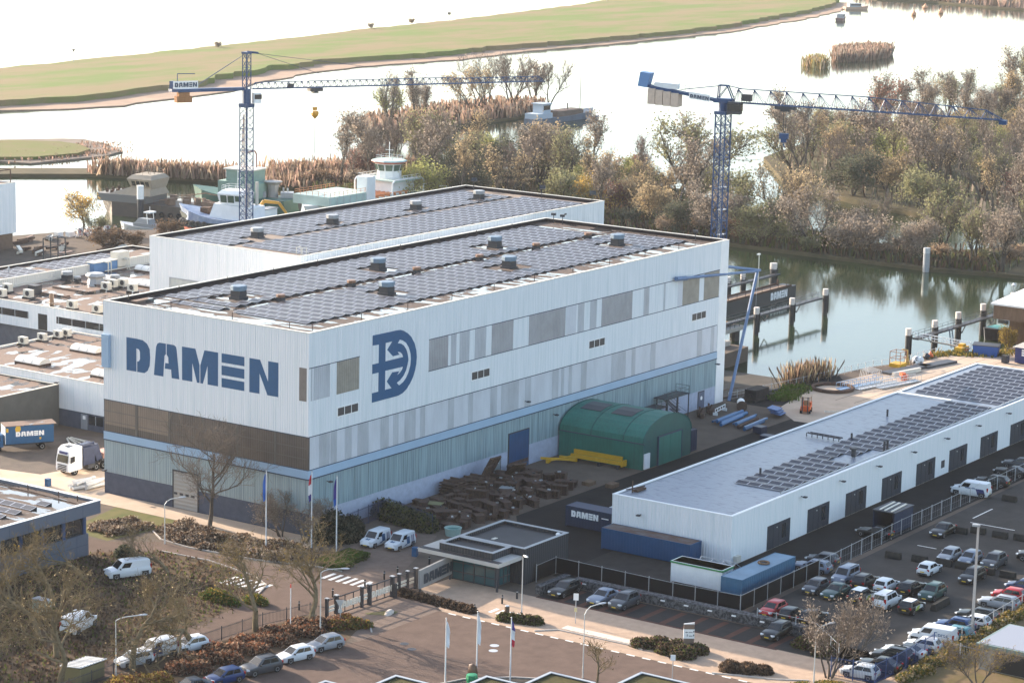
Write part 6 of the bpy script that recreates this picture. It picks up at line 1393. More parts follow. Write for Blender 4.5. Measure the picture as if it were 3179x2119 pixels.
t = thing('direction_totem', 'brown and white direction totem with arrows in the shrubs of the pavement', 'totem', (-9.6, -58.8, 0), rad(35))
bz = M('bronze_panel', (.17, .115, .085), .55, var=.1, scale=2)
MB().loft([[(x, y, z) for x, y in ((-.12, -.55), (.12, -.55), (.12, .55), (-.12, .55))] for z in (0, 1.35)]).build('totem_foot', bz, t, world=False)
k = MB().box(-.13, -.57, 1.35, .13, .57, 2.35).build('direction_panel', white_plain, t, world=False); MB().box(-.12, -.55, 2.35, .12, .55, 2.85).build('totem_head', bz, t, world=False)
MB().add([(-.13, -.56, 2.85), (.13, -.56, 2.85), (.13, .56, 2.85), (-.13, .56, 2.85), (-.13, -.56, 3.05), (.13, -.56, 3.05), (.13, .56, 2.9), (-.13, .56, 2.9)], [(0, 1, 5, 4), (1, 2, 6, 5), (2, 3, 7, 6), (3, 0, 4, 7), (4, 5, 6, 7)]).build('totem_cap', light_grey, t, world=False)
mb = MB()
for z, d_ in ((2.0, 0), (1.6, 1)):
    mb.box(-.145, .08, z, -.131, .28, z + .05) if d_ == 0 else mb.box(-.145, .16, z - .05, -.131, .21, z + .15)
    mb.extr([(-.07, 0), (.07, .08), (.07, -.08)] if d_ == 0 else [(-.08, 0), (.08, 0), (0, .1)], (-.145, .33 if d_ == 0 else .185, z + (.025 if d_ == 0 else .13)), (0, -1, 0), (0, 0, 1), -.012)
    for q in range(4): mb.box(-.145, -.05 - q * .1, z - .02, -.131, .01 - q * .1, z + .08)
    mb.box(-.145, -.54, z + .02, -.131, -.44, z + .2)
mb.build('arrow_marking', dark, k, world=False)
t = thing('pay_column', 'brown cylindrical column with a slanted top in the shrub by the pavement corner', 'column', (-12.1, -37.5, 0)); MB().lathe([(.28, 0), (.28, 1.25), (.22, 1.32)], n=10).build('column_body', wood, t, world=False); MB().lathe([(.24, 1.33), (.2, 1.42)], n=10).build('column_cap', light_grey, t, world=False)

# --- entrance gate with cream lettering boards
gt_ = thing('entrance_gate', 'dark sliding entrance gate with cream boards and lettering across the road', 'gate', (-17, -23, 0))
gate_m = M('gate_anthracite', (.03, .03, .036), .5)
posts = [(-24.8, .3), (-23.2, .38), (-18.9, .3), (-17.6, .38), (-13.6, .38), (-12.4, .3), (-10.9, .3), (-9.4, .34)]
ypos = lambda x: -22.75 - (x + 24.8) * .028
for x, w_ in posts:
    p = MB().box(x - w_ / 2, ypos(x) - w_ / 2, 0, x + w_ / 2, ypos(x) + w_ / 2, 2.35).build('gate_post', gate_m, gt_)
    MB().box(x - w_ / 2 - .04, ypos(x) - w_ / 2 - .04, 2.35, x + w_ / 2 + .04, ypos(x) + w_ / 2 + .04, 2.42).build('post_cap', light_grey, p)
mb = MB()
for (a, wa), (b_, wb_) in zip(posts, posts[1:]):
    for z in (.22, 2.12): mb.tube((a + wa / 2, ypos(a), z), (b_ - wb_ / 2, ypos(b_), z), .07, n=4)
    n = max(1, int((b_ - a) / 1.1))
    for k in range(1, n): x = a + (b_ - a) * k / n; mb.tube((x, ypos(x), .25), (x, ypos(x), 2.1), .055, n=4)
mb.build('gate_frame', gate_m, gt_)
bd = M('cream_gate_board', (.60, .56, .48), .6)
for a, b_, sx in ((-24.6, -23.5, 0), (-18.6, -17.9, 0), (-13.3, -9.7, 0)):
    for z in (.75, 1.15):
        mb = MB(); mb.add([(a, ypos(a), z), (b_, ypos(b_), z), (b_, ypos(b_), z + .25), (a, ypos(a), z + .25), (a, ypos(a) + .05, z), (b_, ypos(b_) + .05, z), (b_, ypos(b_) + .05, z + .25), (a, ypos(a) + .05, z + .25)], [(0, 1, 2, 3), (7, 6, 5, 4), (0, 4, 5, 1), (3, 2, 6, 7), (0, 3, 7, 4), (1, 5, 6, 2)]); mb.build('gate_board', bd, gt_)
for a in (-22.9, -17.3):
    mb = MB(); word(mb, 'DAMEN', (a, ypos(a) - .05, .72), (1, -.028, 0), (0, 0, 1), .70, .05, gap=.1, sx=.92); mb.build('lettering', bd, gt_)
MB().box(-14.0, ypos(-13.6) - .75, 0, -13.7, ypos(-13.6) - .45, 1.7).build('intercom_post', gate_m, gt_)
t = thing('boulder', 'pale leaf shaped boulder on the small island in front of the gate', 'boulder', (-18.8, -26.6, 0), rad(20)); mb = MB(); mb.lathe([(1.1, 0), (1.0, .15), (.6, .32), (.2, .38)], n=9); mb.v = [(x * (1 + .15 * math.sin(3 * x)), y * .42, z) for x, y, z in mb.v]; mb.build('stone', M('pale_stone', (.48, .42, .36), .8, var=.15, scale=3), t, world=False, smooth=.7)
sheet('gate_island', [(-20.3, -24.4), (-18, -26.0), (-17.6, -26.9), (-18.2, -27.2), (-19.6, -26.9), (-20.6, -25)], 4, M('island_moss', (.10, .10, .035), .95, col2=(.17, .14, .08), scale=1))
kerb_mb = MB()
t = thing('name_wall', 'grey free standing name wall with dark stencil letters beside the gatehouse', 'sign wall', (-7, -24.2, 0))
MB().add([(-10.9, -24.9, .6), (-3.7, -24.1, .6), (-3.7, -24.1, 2.75), (-10.9, -24.9, 2.75), (-10.93, -24.65, .6), (-3.73, -23.85, .6), (-3.73, -23.85, 2.75), (-10.93, -24.65, 2.75)], [(0, 1, 2, 3), (7, 6, 5, 4), (0, 4, 5, 1), (3, 2, 6, 7), (0, 3, 7, 4), (1, 5, 6, 2)]).build('wall_panel', M('concrete_panel', (.27, .26, .25), .8, var=.08, scale=1), t)
mb = MB(); word(mb, 'DAMEN', (-10.1, -24.83, 1.0), (1, .111, 0), (0, 0, 1), 1.12, .04, gap=.1); mb.build('lettering', M('dark_letters', (.03, .04, .055), .5), t)
mb = MB(); mb.box(-10.8, -24.85, 0, -10.65, -24.7, .6); mb.box(-4.1, -24.12, 0, -3.95, -23.97, .6); mb.build('support_leg', dark, t)

# ---------------------------------------------------------------- fences
def fence(name, lab, pts, h, step, m, wires=None, bars=None, cloth=None, rails=True, grp=None):
    t = thing(name, lab, 'fence', (*pts[0], 0), group=grp)
    pm_ = MB().tube((0, 0, 0), (0, 0, h + .1), .05, n=6).mesh('post', m)
    mb = MB(); cl = MB(); cnt = 0; X0, Y0 = pts[0]
    for (x0, y0), (x1, y1) in zip(pts, pts[1:]):
        L_ = math.hypot(x1 - x0, y1 - y0); n = max(1, round(L_ / step))
        for k in range(n + (1 if (x1, y1) == pts[-1] else 0)):
            if cnt < 100: inst('post', pm_, t, (x0 + (x1 - x0) * k / n - X0, y0 + (y1 - y0) * k / n - Y0, 0)); cnt += 1
        if rails:
            for z in ((h - .05,) if not bars else (h - .15, .25)): mb.tube((x0, y0, z), (x1, y1, z), .03, n=4)
        if wires:
            for z in (.15, h * .5): mb.tube((x0, y0, z), (x1, y1, z), .008, n=3, cap=False)
            for k in range(int(L_ / .7)): f_ = k * .7 / L_; x, y = x0 + (x1 - x0) * f_, y0 + (y1 - y0) * f_; mb.tube((x, y, .1), (x, y, h), .006, n=3, cap=False)
        if bars:
            for k in range(int(L_ / bars)): f_ = k * bars / L_; x, y = x0 + (x1 - x0) * f_, y0 + (y1 - y0) * f_; mb.tube((x, y, .08), (x, y, h), .016, n=4, cap=False)
        if cloth:
            d = Vector((x1 - x0, y1 - y0)).normalized() * .04; nx, ny = -d.y, d.x
            cl.add([(x0, y0, .15), (x1, y1, .15), (x1, y1, h - .06), (x0, y0, h - .06), (x0 + nx, y0 + ny, .15), (x1 + nx, y1 + ny, .15), (x1 + nx, y1 + ny, h - .06), (x0 + nx, y0 + ny, h - .06)], [(0, 1, 2, 3), (7, 6, 5, 4), (3, 2, 6, 7), (0, 4, 5, 1)])
    if mb.v: mb.build('fence_mesh', m, t)
    if cloth: cl.build('privacy_mesh', cloth, t)
    return t
cloth_m = M('black_privacy_mesh', (.008, .008, .010), .9)
fence('mesh_fence', 'chain link fence hung with black privacy mesh behind the gabion wall', [(1.3, -32.3), (5.6, -32.1), (5.2, -48), (5.6, -56.4), (24, -56.4)], 2.0, 2.9, grey, cloth=cloth_m)
fence('chain_link_fence', 'long chain link fence between the shed yard and the car park', [(24.1, -56.4), (47, -55.7), (76, -55.6), (126, -55.4)], 1.9, 3.0, grey, wires=.4)
fence('chain_link_fence', 'low chain link fence with weeds along the lower row of cars', [(5.9, -79.9), (13.6, -80.5), (24, -80.4), (60, -80.6)], 1.7, 2.6, grey, wires=.4)
fence('bar_fence', 'blue barred fence around the lower corner of the car park', [(-8, -74.6), (-7.3, -79.2), (-3, -79.5), (5.8, -79.5)], 2.2, 2.4, M('blue_fence_paint', (.02, .055, .17), .5), bars=.16)
fence('bar_fence', 'grey barred fence crossing the weedy verge below the white panel van', [(5.9, -79.9), (5.0, -88), (4.2, -96)], 1.7, 2.4, grey, bars=.2)
fence('bar_fence', 'dark barred fence in front of the white vans along the hedge', [(-75, -18.5), (-50, -18.3), (-31, -19.0), (-25, -20.6), (-24.9, -22.6)], 1.5, 3.0, dark, bars=.18)
fence('bar_fence', 'dark blue barred fence beside the two small company vans', [(4.6, -2.5), (13.2, 3.4)][:1] + [(14, -1.6), (10.9, -10.6)], 2.3, 2.4, M('dark_blue_fence', (.02, .035, .09), .5), bars=.14)
MB
t = fence('chain_link_fence', 'wire fence and gate posts between the pavement and the car park entrance', [(-2.8, -72.8), (2.6, -67.2), (2.9, -60)], 1.8, 2.6, grey, wires=.4)
t = fence('quay_railing', 'steel railing along the curved quay edge of the basin', [(101.5, -.2), (118, -3.0), (135, -5.2), (139, -5.9), (144.3, -8.0), (158, -9.2)], 1.1, 2.0, light_grey, wires=.5)
t = fence('quay_railing', 'short steel railing beside the skip on the far quay', [(159.6, -12.2), (161, -14.6), (166, -15.8)], 1.1, 1.5, light_grey, wires=.5)
# gabion wall
t = thing('gabion_wall', 'low wall of dark stone gabions with small white lamps behind the parking bays', 'gabion wall', (2.6, -50, 0))
gab = M('gabion_stone', (.12, .12, .125), .95, col2=(.035, .035, .038), scale=3.2, bump=4, thr=(.42, .58))
MB().prism([(2.2, -36.8), (3.4, -36.6), (3.6, -60), (3.4, -66), (2.3, -66), (2.4, -60)], 0, 1.0).build('stone_fill', gab, t); MB().box(-2.6, -35.6, 0, 3.4, -34.8, 1.0).build('stone_fill', gab, t)
for y in (-38.2, -43, -48.5, -51.5, -54.5, -57.5, -61): MB().box(2.12, y - .25, .62, 2.3, y + .25, .74).build('wall_light', white_plain, t)

# ---------------------------------------------------------------- containers, yard goods
def container(name, lab, x0, y0, x1, y1, h, m, top, axis, z=0.):
    t = thing(name, lab, 'container', ((x0 + x1) / 2, (y0 + y1) / 2, z))
    b_ = MB().box(x0, y0, z + .12, x1, y1, z + h - .06).build('container_body', m, t)
    MB().box(x0 + .03, y0 + .03, z + h - .06, x1 - .03, y1 - .03, z + h).build('container_roof', top, t)
    mb = MB()
    for x in (x0, x1):
        for y in (y0, y1): mb.box(x - .05, y - .05, z, x + .05, y + .05, z + h + .03)
    for y in (y0, y1): mb.box(x0 + .06, y - .045, z + h - .1, x1 - .06, y + .045, z + h + .02); mb.box(x0 + .06, y - .045, z + .02, x1 - .06, y + .045, z + .16)
    for x in (x0, x1): mb.box(x - .045, y0 + .06, z + h - .1, x + .045, y1 - .06, z + h + .02)
    mb.build('corner_frame', m, t)
    rb = MB()
    if axis == 'y':
        for y in np.arange(y0 + .3, y1 - .2, .42): rb.box(x0 - .025, y, z + .2, x0 + .0, y + .18, z + h - .14)
        for x in np.arange(x0 + .3, x1 - .2, .6): rb.box(x, y0 - .03, z + .2, x + .06, y0, z + h - .15)
    else:
        for x in np.arange(x0 + .3, x1 - .2, .42): rb.box(x, y0 - .025, z + .2, x + .18, y0, z + h - .14)
        for y in np.arange(y0 + .3, y1 - .2, .6): rb.box(x0 - .03, y, z + .2, x0, y + .06, z + h - .15)
    rb.build('corrugation', m, t); return t
t = container('shipping_container', 'long blue shipping container with a rusty roof in front of the white shed', 17.9, -42.7, 20.4, -30.5, 2.6, M('container_mid_blue', (.004, .055, .145), .5, var=.1, scale=.5), rust_roof, 'y')
t = container('shipping_container', 'dark blue shipping container with white lettering beside the white shed corner', 24.0, -28.2, 26.4, -21.4, 2.6, blue_dark, M('dark_blue_roof', (.05, .06, .10), .6), 'y')
mb = MB(); word(mb, 'DAMEN', (23.94, -22.2, 1.35), (0, -1, 0), (0, 0, 1), .78, -.03, sx=.86); mb.box(23.93, -27.6, 1.75, 23.96, -26.6, 1.87); mb.build('lettering', white_plain, t)
t = container('site_cabin', 'white steel cabin with a rusty roof and a green edge behind the black mesh fence', 11.2, -50.8, 13.6, -44.2, 2.5, white_plain, rust_roof, 'y')
mb = MB(); mb.box(11.1, -50.95, 2.3, 13.7, -44.05, 2.5); mb.build('roof_trim', M('green_trim', (.05, .22, .08), .5), t)
k = MB().box(12.2, -50.86, 1.3, 13.1, -50.78, 2.0).build('window', dark, t); MB().box(12.62, -50.9, 1.3, 12.68, -50.85, 2.0).build('window_bar', white_plain, k)
container('shipping_container', 'long pale blue shipping container lying along the fence beside the white steel cabin', 9.0, -54.6, 21.4, -52.0, 2.6, M('container_pale_blue', (.04, .125, .22), .5, var=.12, scale=.6), M('pale_blue_roof', (.10, .19, .28), .55, var=.2, scale=.5), 'x')
t = thing('cable_reel', 'coil of brown hose lying on the pale blue container', 'hose coil', (16.5, -53.2, 2.6)); MB().ring((0, 0, .12), .6, .13, 'z').build('hose', wood, t, world=False)
t = thing('open_container', 'open dark steel container with planks on its roof in the shed yard', 'container', (49, -53.6, 0))
MB().box(46.4, -55.0, 0, 51.6, -54.9, 2.6).build('side_wall', blue_dark, t); MB().box(46.4, -52.2, 0, 51.6, -52.1, 2.6).build('side_wall', blue_dark, t); MB().box(51.5, -54.9, 0, 51.6, -52.2, 2.6).build('end_wall', blue_dark, t)
MB().box(46.3, -55.1, 2.6, 51.7, -52, 2.72).build('container_roof', dark, t)
for y in (-54.4, -53.5, -52.8): MB().rbox((48.8, y, 2.8), (4.6, .22, .12), .05).build('plank', cream, t)
container('shipping_container', 'dark blue container standing upright against the end of the green hangar', 67.4, -13.2, 69.6, -10.6, 3.0, blue_dark, blue_dark, 'y')
t = thing('steel_truss', 'white steel roof truss frames lying behind the white steel cabin', 'truss', (16.5, -46.5, 0))
mb = MB()
for k in range(4):
    y = -44.6 - k * 1.5; mb.path([(15, y, .2), (18.6, y - .8, .4), (16.8, y - .3, 1.9), (15, y, .2)], .06, 4)
mb.path([(16.8, -44.8, 1.9), (16.8, -49.4, 1.9)], .06, 4); mb.build('truss_frame', light_grey, t)
t = thing('water_tank', 'round pale green open tank among the yard goods behind the gatehouse', 'tank', (11.6, -13.2, 0)); MB().lathe([(.9, 0), (1.05, .9), (1.1, .95), (.95, .95), (.85, .3)], n=16).build('tank_shell', M('pale_green_tank', (.30, .42, .38), .5), t, world=False); MB().tube((0, 0, .3), (0, 0, .7), .9, n=16).build('tank_water', M('tank_water', (.10, .22, .20), .1), t, world=False)
t = thing('barrier', 'white lifting barrier arm on a blue box beside the gatehouse roof', 'barrier', (1.2, -15.2, 0), rad(-75)); MB().box(-.3, -.3, 0, .3, .3, 1.1).build('barrier_box', logo_blue, t, world=False); MB().tube((0, 0, 1.0), (4.6, 0, 1.15), .06, n=6).build('barrier_arm', white_plain, t, world=False)
t = thing('gantry_beams', 'yellow lifting beams lying beside the green hangar', 'lifting beams', (51.5, -6, 0))
mb = MB(); mb.rbox((53.0, -7.6, .8), (.35, 8.6, .5), .03); mb.rbox((53.9, -7.0, 1.2), (.3, 7.6, .6), .03); mb.rbox((53.5, -3.6, .7), (1.4, .3, .6)); mb.rbox((53.4, -11.4, .8), (1.2, .25, .8)); mb.build('beam', yellow, t)
mb = MB(); mb.rbox((50.5, -2.6, .6), (.25, 4.6, .3), .5); mb.rbox((52, -3.4, .5), (.4, 2.6, .5), .1); mb.rbox((49.8, -1.6, .35), (.9, .4, .6), .2); mb.tube((49.6, -1.4, .2), (51.4, -4.2, 1.1), .1, n=5); mb.build('strut', yellow, t)
mb = MB()
for y in (-4, -8, -11): mb.box(52.6, y, 0, 54.4, y + .3, .55)
mb.build('support_block', dark, t)
# fire-escape stair tower
t = thing('stair_tower', 'dark steel stair tower against the long wall of the lettered hall', 'stairs', (82, -1.5, 0))
mb = MB()
for x in (76.4, 79.6, 82.3, 85.6):
    for y in (-.6, -2.4): MB().tube((x, y, 0), (x, y, 4.0 if x > 77 else 3.0), .09, n=4).build('tower_post', dark, t)
mb = MB(); mb.box(79.4, -2.5, 3.9, 85.7, -.15, 4.0); mb.box(76.2, -2.5, 2.9, 79.6, -.15, 3.0); mb.build('landing', dark, t)
mb = MB(); rail(mb, [(79.5, -2.45, 4), (85.6, -2.45, 4), (85.6, -.2, 4)], 1.1, .04, 1.2); rail(mb, [(76.3, -2.45, 3), (79.4, -2.45, 3)], 1.1, .04, 1.2); mb.build('railing', M('grey_green_rail', (.10, .14, .15), .5), t)
for nm, a, b_ in (('stair_flight', (79.8, -2.0, 3.9), (83.0, -2.0, 1.9)), ('stair_flight', (83.0, -1.2, 1.9), (86.4, -1.2, .1))):
    mb = MB()
    for k in range(9):
        f_ = k / 8; mb.box(a[0] + (b_[0] - a[0]) * f_ - .14, a[1] - .4, a[2] + (b_[2] - a[2]) * f_ - .03, a[0] + (b_[0] - a[0]) * f_ + .14, a[1] + .4, a[2] + (b_[2] - a[2]) * f_)
    for e in (-.42, .42): mb.tube((a[0], a[1] + e, a[2] - .1), (b_[0], b_[1] + e, b_[2] - .1), .07, n=4); mb.tube((a[0], a[1] + e, a[2] + .9), (b_[0], b_[1] + e, b_[2] + .9), .03, n=4)
    mb.build(nm, dark, t)
# scrapyard of rusty keel blocks, each its own thing
random.seed(11)
def keel_block(x, y, z, l, w_, h, rz, lab, cat='keel block', grp='rusty keel blocks beside the hall', m=rust):
    t = thing('keel_block', lab, cat, (x, y, z), rz, grp)
    mb = MB(); mb.box(-l / 2, -w_ / 2, 0, l / 2, w_ / 2, .12); mb.box(-l / 2, -w_ / 2, h - .14, l / 2, w_ / 2, h)
    for k in range(4): xx = -l / 2 + .08 + k * (l - .16) / 3; mb.box(xx - .05, -w_ / 2 + .06, .12, xx + .05, w_ / 2 - .06, h - .14)
    mb.box(-l / 2 + .1, -.05, .121, l / 2 - .1, .05, h - .141); mb.build('block_frame', m, t, world=False)
    if random.random() < .6:
        b_ = MB(); b_.rbox((random.uniform(-.4, .4) * l, random.uniform(-.3, .3) * w_, h + .07), (random.uniform(.15, .5), random.uniform(.1, .35), .14), random.uniform(0, 3)); b_.build('bracket', random.choice([grey, light_grey, dark, rust]), t, world=False)
    return t
BL = 'rusty ribbed steel keel block lying in the dark scrap rows beside the hall'
done = []
while len(done) < 92:
    x = random.uniform(13, 42); y = random.uniform(-13, -1.2)
    if y < -13.5 + (x - 13) * .04 or (x - 24) * .15 + y > 1.5 or (x < 20 and y > -3.6) or (x < 16 and y > -6): continue
    if any(math.hypot(x - a, (y - b_) * 1.2) < 1.35 for a, b_ in done): continue
    done.append((x, y)); l = random.uniform(1.2, 3.2)
    keel_block(x, y, random.choice((0, 0, .05, .55)), l, random.uniform(.7, 1.3), random.uniform(.55, 1.3), random.gauss(1.5, .5), BL)
for x, y, z, rz, lab in ((27.3, -2.0, 2.1, 1.5, 'tall stack of rusty frames under the white block wall, left'), (31.2, -2.4, 1.9, 1.5, 'stack of rusty frames next to the leaning plates under the hall wall')):
    t = thing('frame_stack', lab, 'frame stack', (x, y, 0)); mb = MB()
    for k in range(6): mb.box(-1.7, -1.2, k * z / 6, 1.7, 1.2, k * z / 6 + .1); mb.box(-1.7 + .2 * k, -1.2, k * z / 6 + .1, -1.5 + .2 * k, 1.2, k * z / 6 + z / 6); mb.box(1.3 - .1 * k, -1.2, k * z / 6 + .1, 1.5 - .1 * k, 1.2, k * z / 6 + z / 6)
    mb.build('frame', rust, t, world=False)
for x, y, rx, rz, l, lab in ((35.4, -1.9, .55, -.15, 4.2, 'rusty slatted plate leaning upright against the hall wall, left one'), (38.2, -3.6, .95, -.35, 4.6, 'rusty slatted plate leaning in the scrap rows, right one'), (33.4, -2.6, .4, .1, 3.0, 'dark panelled crate leaning beside the rusty plates')):
    t = thing('leaning_plate', lab, 'plate', (x, y, .1), rz); mb = MB(); mb.rbox((0, 0, l / 2 * math.cos(rx)), (2.0, .22, l), 0, 0, rx)
    for q in range(4): mb.rbox((-.75 + q * .5, -.14 * math.cos(rx), l / 2 * math.cos(rx) - .05), (.14, .12, l), 0, 0, rx)
    mb.build('plate', rust, t, world=False)
for x, y, s_, lab in ((31.5, -7.4, .9, 'flat pale grey plate lying on the scrap rows'), (19.0, -5.0, 1.0, 'flat moss yellow plate lying on the scrap rows')):
    tag(MB().rbox((x, y, 1.1), (s_ * 1.5, s_ * 2, .1), .3).build('loose_plate', grey if s_ < 1 else M('moss_yellow_plate', (.20, .19, .08), .7)), lab, 'plate')
for x, y in ((42.4, -13), (43.4, -16), (24.6, -11.6)): tag(MB().box(x, y, 0, x + 1.6, y + 1.2, .5).build('timber_crate', wood), {42.4: 'low timber crate at the right end of the scrap rows', 43.4: 'low crate in the yard road near the scrap rows', 24.6: 'low timber crate at the front edge of the scrap rows'}[x], 'crate')
# pipes and profiles by the slipway
random.seed(5)
for k in range(9):
    y = -6.6 - k * .78; x0 = 84.4 + random.uniform(-.5, 1.5); ln = random.uniform(6, 8.6)
    t = MB(); t.tube((x0, y, .35 + (k % 2) * .12), (x0 + ln, y + .5, .35 + (k % 2) * .12), .27, n=8)
    if k in (0, 4, 7): t = MB(); t.rbox((x0 + ln / 2, y, .4), (ln, .3, .25), .06)
    tag(t.build('pipe_section' if k not in (0, 4, 7) else 'steel_profile', [MATS['signal_blue_paint'], M('bright_blue_pipe', (.012, .12, .28), .4), rust, cream][(k * 7) % 4 if k not in (1, 2, 3, 5) else 1]), 'blue painted pipe lying in the stack in front of the slipway' if k in (1, 2, 3, 5) else 'long steel section lying in the pipe stack in front of the slipway', 'pipe', 'pipes stacked in front of the slipway')
mb = MB()
for k in range(3): mb.rbox((96.5, -11.5 + k * .3, .5 + k * .3), (4.2, 1.6, .1), .3, .1, .2)
tag(mb.build('blue_tarpaulin', M('blue_tarp', (.04, .12, .30), .6, var=.25, scale=2)), 'crumpled blue tarpaulin over goods near the forklift', 'tarpaulin')
for x, y, s_, m, l in ((84.6, -15, 1.5, blue_dark, 'low dark blue skid in the yard, left of the pair'), (82, -17.6, 1.6, blue_dark, 'low dark blue skid in the yard, right of the pair'), (100, -9.2, 1.3, wood, 'wooden cable drum box beside the forklift'), (75, -25, 2.2, dark, 'dark steel bin by the long shed eave'), (79, -26.5, 1.6, dark, 'dark square bin next to the long shed eave'), (71.5, -27.8, 2.4, grey, 'grey covered skip half hidden by the long shed roof'), (60, -24, 2.6, M('dull_red_plate', (.17, .06, .05), .8), 'flat dull red plate on the yard beside the green hangar')):
    t = thing('yard_skid', l, 'skid', (x, y, 0), random.uniform(-.3, .3)); h = .35 if 'flat' in l else random.uniform(.5, 1.1)
    mb = MB(); mb.box(-s_ / 2, -s_ / 2, .1, s_ / 2, s_ / 2, h); mb.build('skid_body', m, t, world=False)
    mb = MB()
    for e in (-.35, .35): mb.box(-s_ / 2, e * s_ - .08, 0, s_ / 2, e * s_ + .08, .1)
    mb.build('skid_runner', dark, t, world=False)
t = thing('pipe_elbow', 'white pipe section with a round flange lying near the slipway', 'pipe', (97.5, -4.8, 0), .5); MB().tube((-1.6, 0, .7), (1.4, .2, .7), .6, n=12).build('pipe_wall', white_plain, t, world=False); MB().tube((-1.75, 0, .7), (-1.6, 0, .7), .8, n=12).build('flange', rust, t, world=False)
for x, y, l in ((88, -2.8, 'rusty anchor frames leaning on the hall wall, left'), (91, -2.6, 'rusty anchor frames leaning on the hall wall, right')):
    t = thing('anchor_frame', l, 'anchor', (x, y, 0), .4); mb = MB(); mb.path([(-1.2, 0, 1.3), (-.6, 0, .3), (.6, 0, .3), (1.2, 0, 1.3)], .16, 5); mb.tube((0, 0, .3), (0, -.6, 1.4), .14, n=5); mb.box(-.9, -.9, 0, .9, -.3, .7); mb.build('anchor_arm', rust, t, world=False)
t = thing('white_trestle', 'white trestle with cross bars lying by the hall door', 'trestle', (92.5, -3.6, 0), .15); mb = MB(); mb.box(-2, -.3, .4, 2, -.2, .5); mb.box(-2, -.3, .9, 2, -.2, 1.0)
for k in range(5): mb.box(-2 + k, -.3, .4, -1.9 + k, -.2, 1.0)
mb.box(-2, -.6, 0, -1.8, .1, .4); mb.box(1.8, -.6, 0, 2, .1, .4); mb.build('trestle_frame', white_plain, t, world=False)
# quay goods
t = thing('work_basket', 'rusty man basket with a yellow floor at the quay railing', 'work basket', (142.6, -8.6, 0)); MB().box(-1.2, -1, 0, 1.2, 1, .6).build('basket_floor', yellow, t, world=False)
mb = MB()
for x in (-1.15, 1.15):
    for y in (-.95, .95): mb.tube((x, y, .6), (x, y, 2.6), .06, n=4)
for z in (1.5, 2.55): mb.path([(-1.15, -.95, z), (1.15, -.95, z), (1.15, .95, z), (-1.15, .95, z), (-1.15, -.95, z)], .05, 4)
mb.build('basket_frame', M('rust_orange_frame', (.35, .14, .06), .7), t, world=False)
t = thing('davit', 'small ochre davit post on the quay slabs', 'davit', (145.2, -9.0, 0)); mb = MB(); mb.lathe([(.6, 0), (.35, .4), (.14, 1.5), (.12, 2.4)], n=6); mb.tube((0, 0, 2.4), (-1.0, .5, 2.6), .1, n=5); mb.build('davit_arm', M('ochre_paint', (.38, .24, .06), .6), t, world=False)
t = thing('mooring_fenders', 'heap of black and white patterned fender balls on the quay slabs', 'fenders', (146.2, -10.4, 0))
for k, (x, y, r_) in enumerate(((-.9, 0, .55), (0, .2, .7), (.9, -.1, .6), (.4, .5, .55))): MB().lathe([(r_ * math.sin(a), r_ * (1 - math.cos(a))) for a in np.linspace(.15, PI - .1, 7)], (x, y, 0), 10).build('fender_ball', M('spotted_fender', (.70, .70, .70), .6, col2=(.02, .02, .02), scale=1.6, thr=(.52, .55)), t, world=False, smooth=3)
t = thing('waste_skip', 'blue covered waste skip on the grassy quay edge', 'skip', (161.2, -15.9, 0), rad(-75)); mb = MB(); mb.add([(-1.9, -1, 0), (1.9, -1, 0), (1.9, 1, 0), (-1.9, 1, 0), (-2.2, -1.15, 1.8), (2.2, -1.15, 1.8), (2.2, 1.15, 1.8), (-2.2, 1.15, 1.8)], [(3, 2, 1, 0), (4, 5, 6, 7), (0, 1, 5, 4), (1, 2, 6, 5), (2, 3, 7, 6), (3, 0, 4, 7)]); mb.build('skip_body', M('skip_blue', (.01, .08, .30), .5), t, world=False); MB().rbox((0, 0, 1.86), (4.5, 2.4, .12), 0, 0, .06).build('skip_lid', dark, t, world=False)
t = thing('wheelie_bin', 'dark wheeled bin beside the navy site cabin', 'bin', (157, -21.2, 0)); MB().box(-.5, -.5, .1, .5, .5, 1.25).build('bin_body', dark, t, world=False); MB().box(-.55, -.55, 1.25, .55, .55, 1.33).build('bin_lid', black, t, world=False)
t = thing('pump_unit', 'yellow pump unit with hoses under the sloping gangway', 'pump', (160.8, -11.6, 0)); mb = MB(); mb.box(-1.4, -.7, .1, 1.4, .7, 1.0); mb.rbox((.3, .1, 1.2), (1.2, .9, .5)); mb.build('pump_body', yellow, t, world=False); MB().ring((0, -1, .3), .5, .12, 'y').build('hose', M('orange_hose', (.55, .20, .08), .6), t, world=False)
t = thing('buoy_heap', 'small heap of orange and dark buoys at the quay edge', 'buoys', (152.4, -9.6, 0)); MB().lathe([(.1, 0), (.6, .3), (.1, 1.1)], (.4, 0, 0), 8).build('buoy', orange, t, world=False); MB().lathe([(.3, 0), (.7, .5), (.3, 1.0)], (-.9, .1, 0), 8).build('buoy', dark, t, world=False)
for k, (x, y, l) in enumerate(((124, -11, 'row of pale blue gangway sections lying on the quay, front'), (126, -13.2, 'row of pale gangway sections lying on the quay, middle'), (129, -15.4, 'grey gangway sections lying on the quay nearest the shed roof'))):
    t = thing('gangway_section', l, 'gangway', (x, y, 0), rad(-12)); mb = MB()
    for yy in (-.6, .6):
        mb.tube((-5, yy, .2), (5, yy, .2), .07, n=4); mb.tube((-5, yy, 1.1), (5, yy, 1.1), .05, n=4)
        for q in range(11): mb.tube((-5 + q, yy, .2), (-5 + q, yy, 1.1), .035, n=4)
    mb.box(-5, -.6, .1, 5, .6, .16); mb.build('section_frame', M('pale_blue_section', (.22, .33, .48), .5) if k == 0 else light_grey, t, world=False)
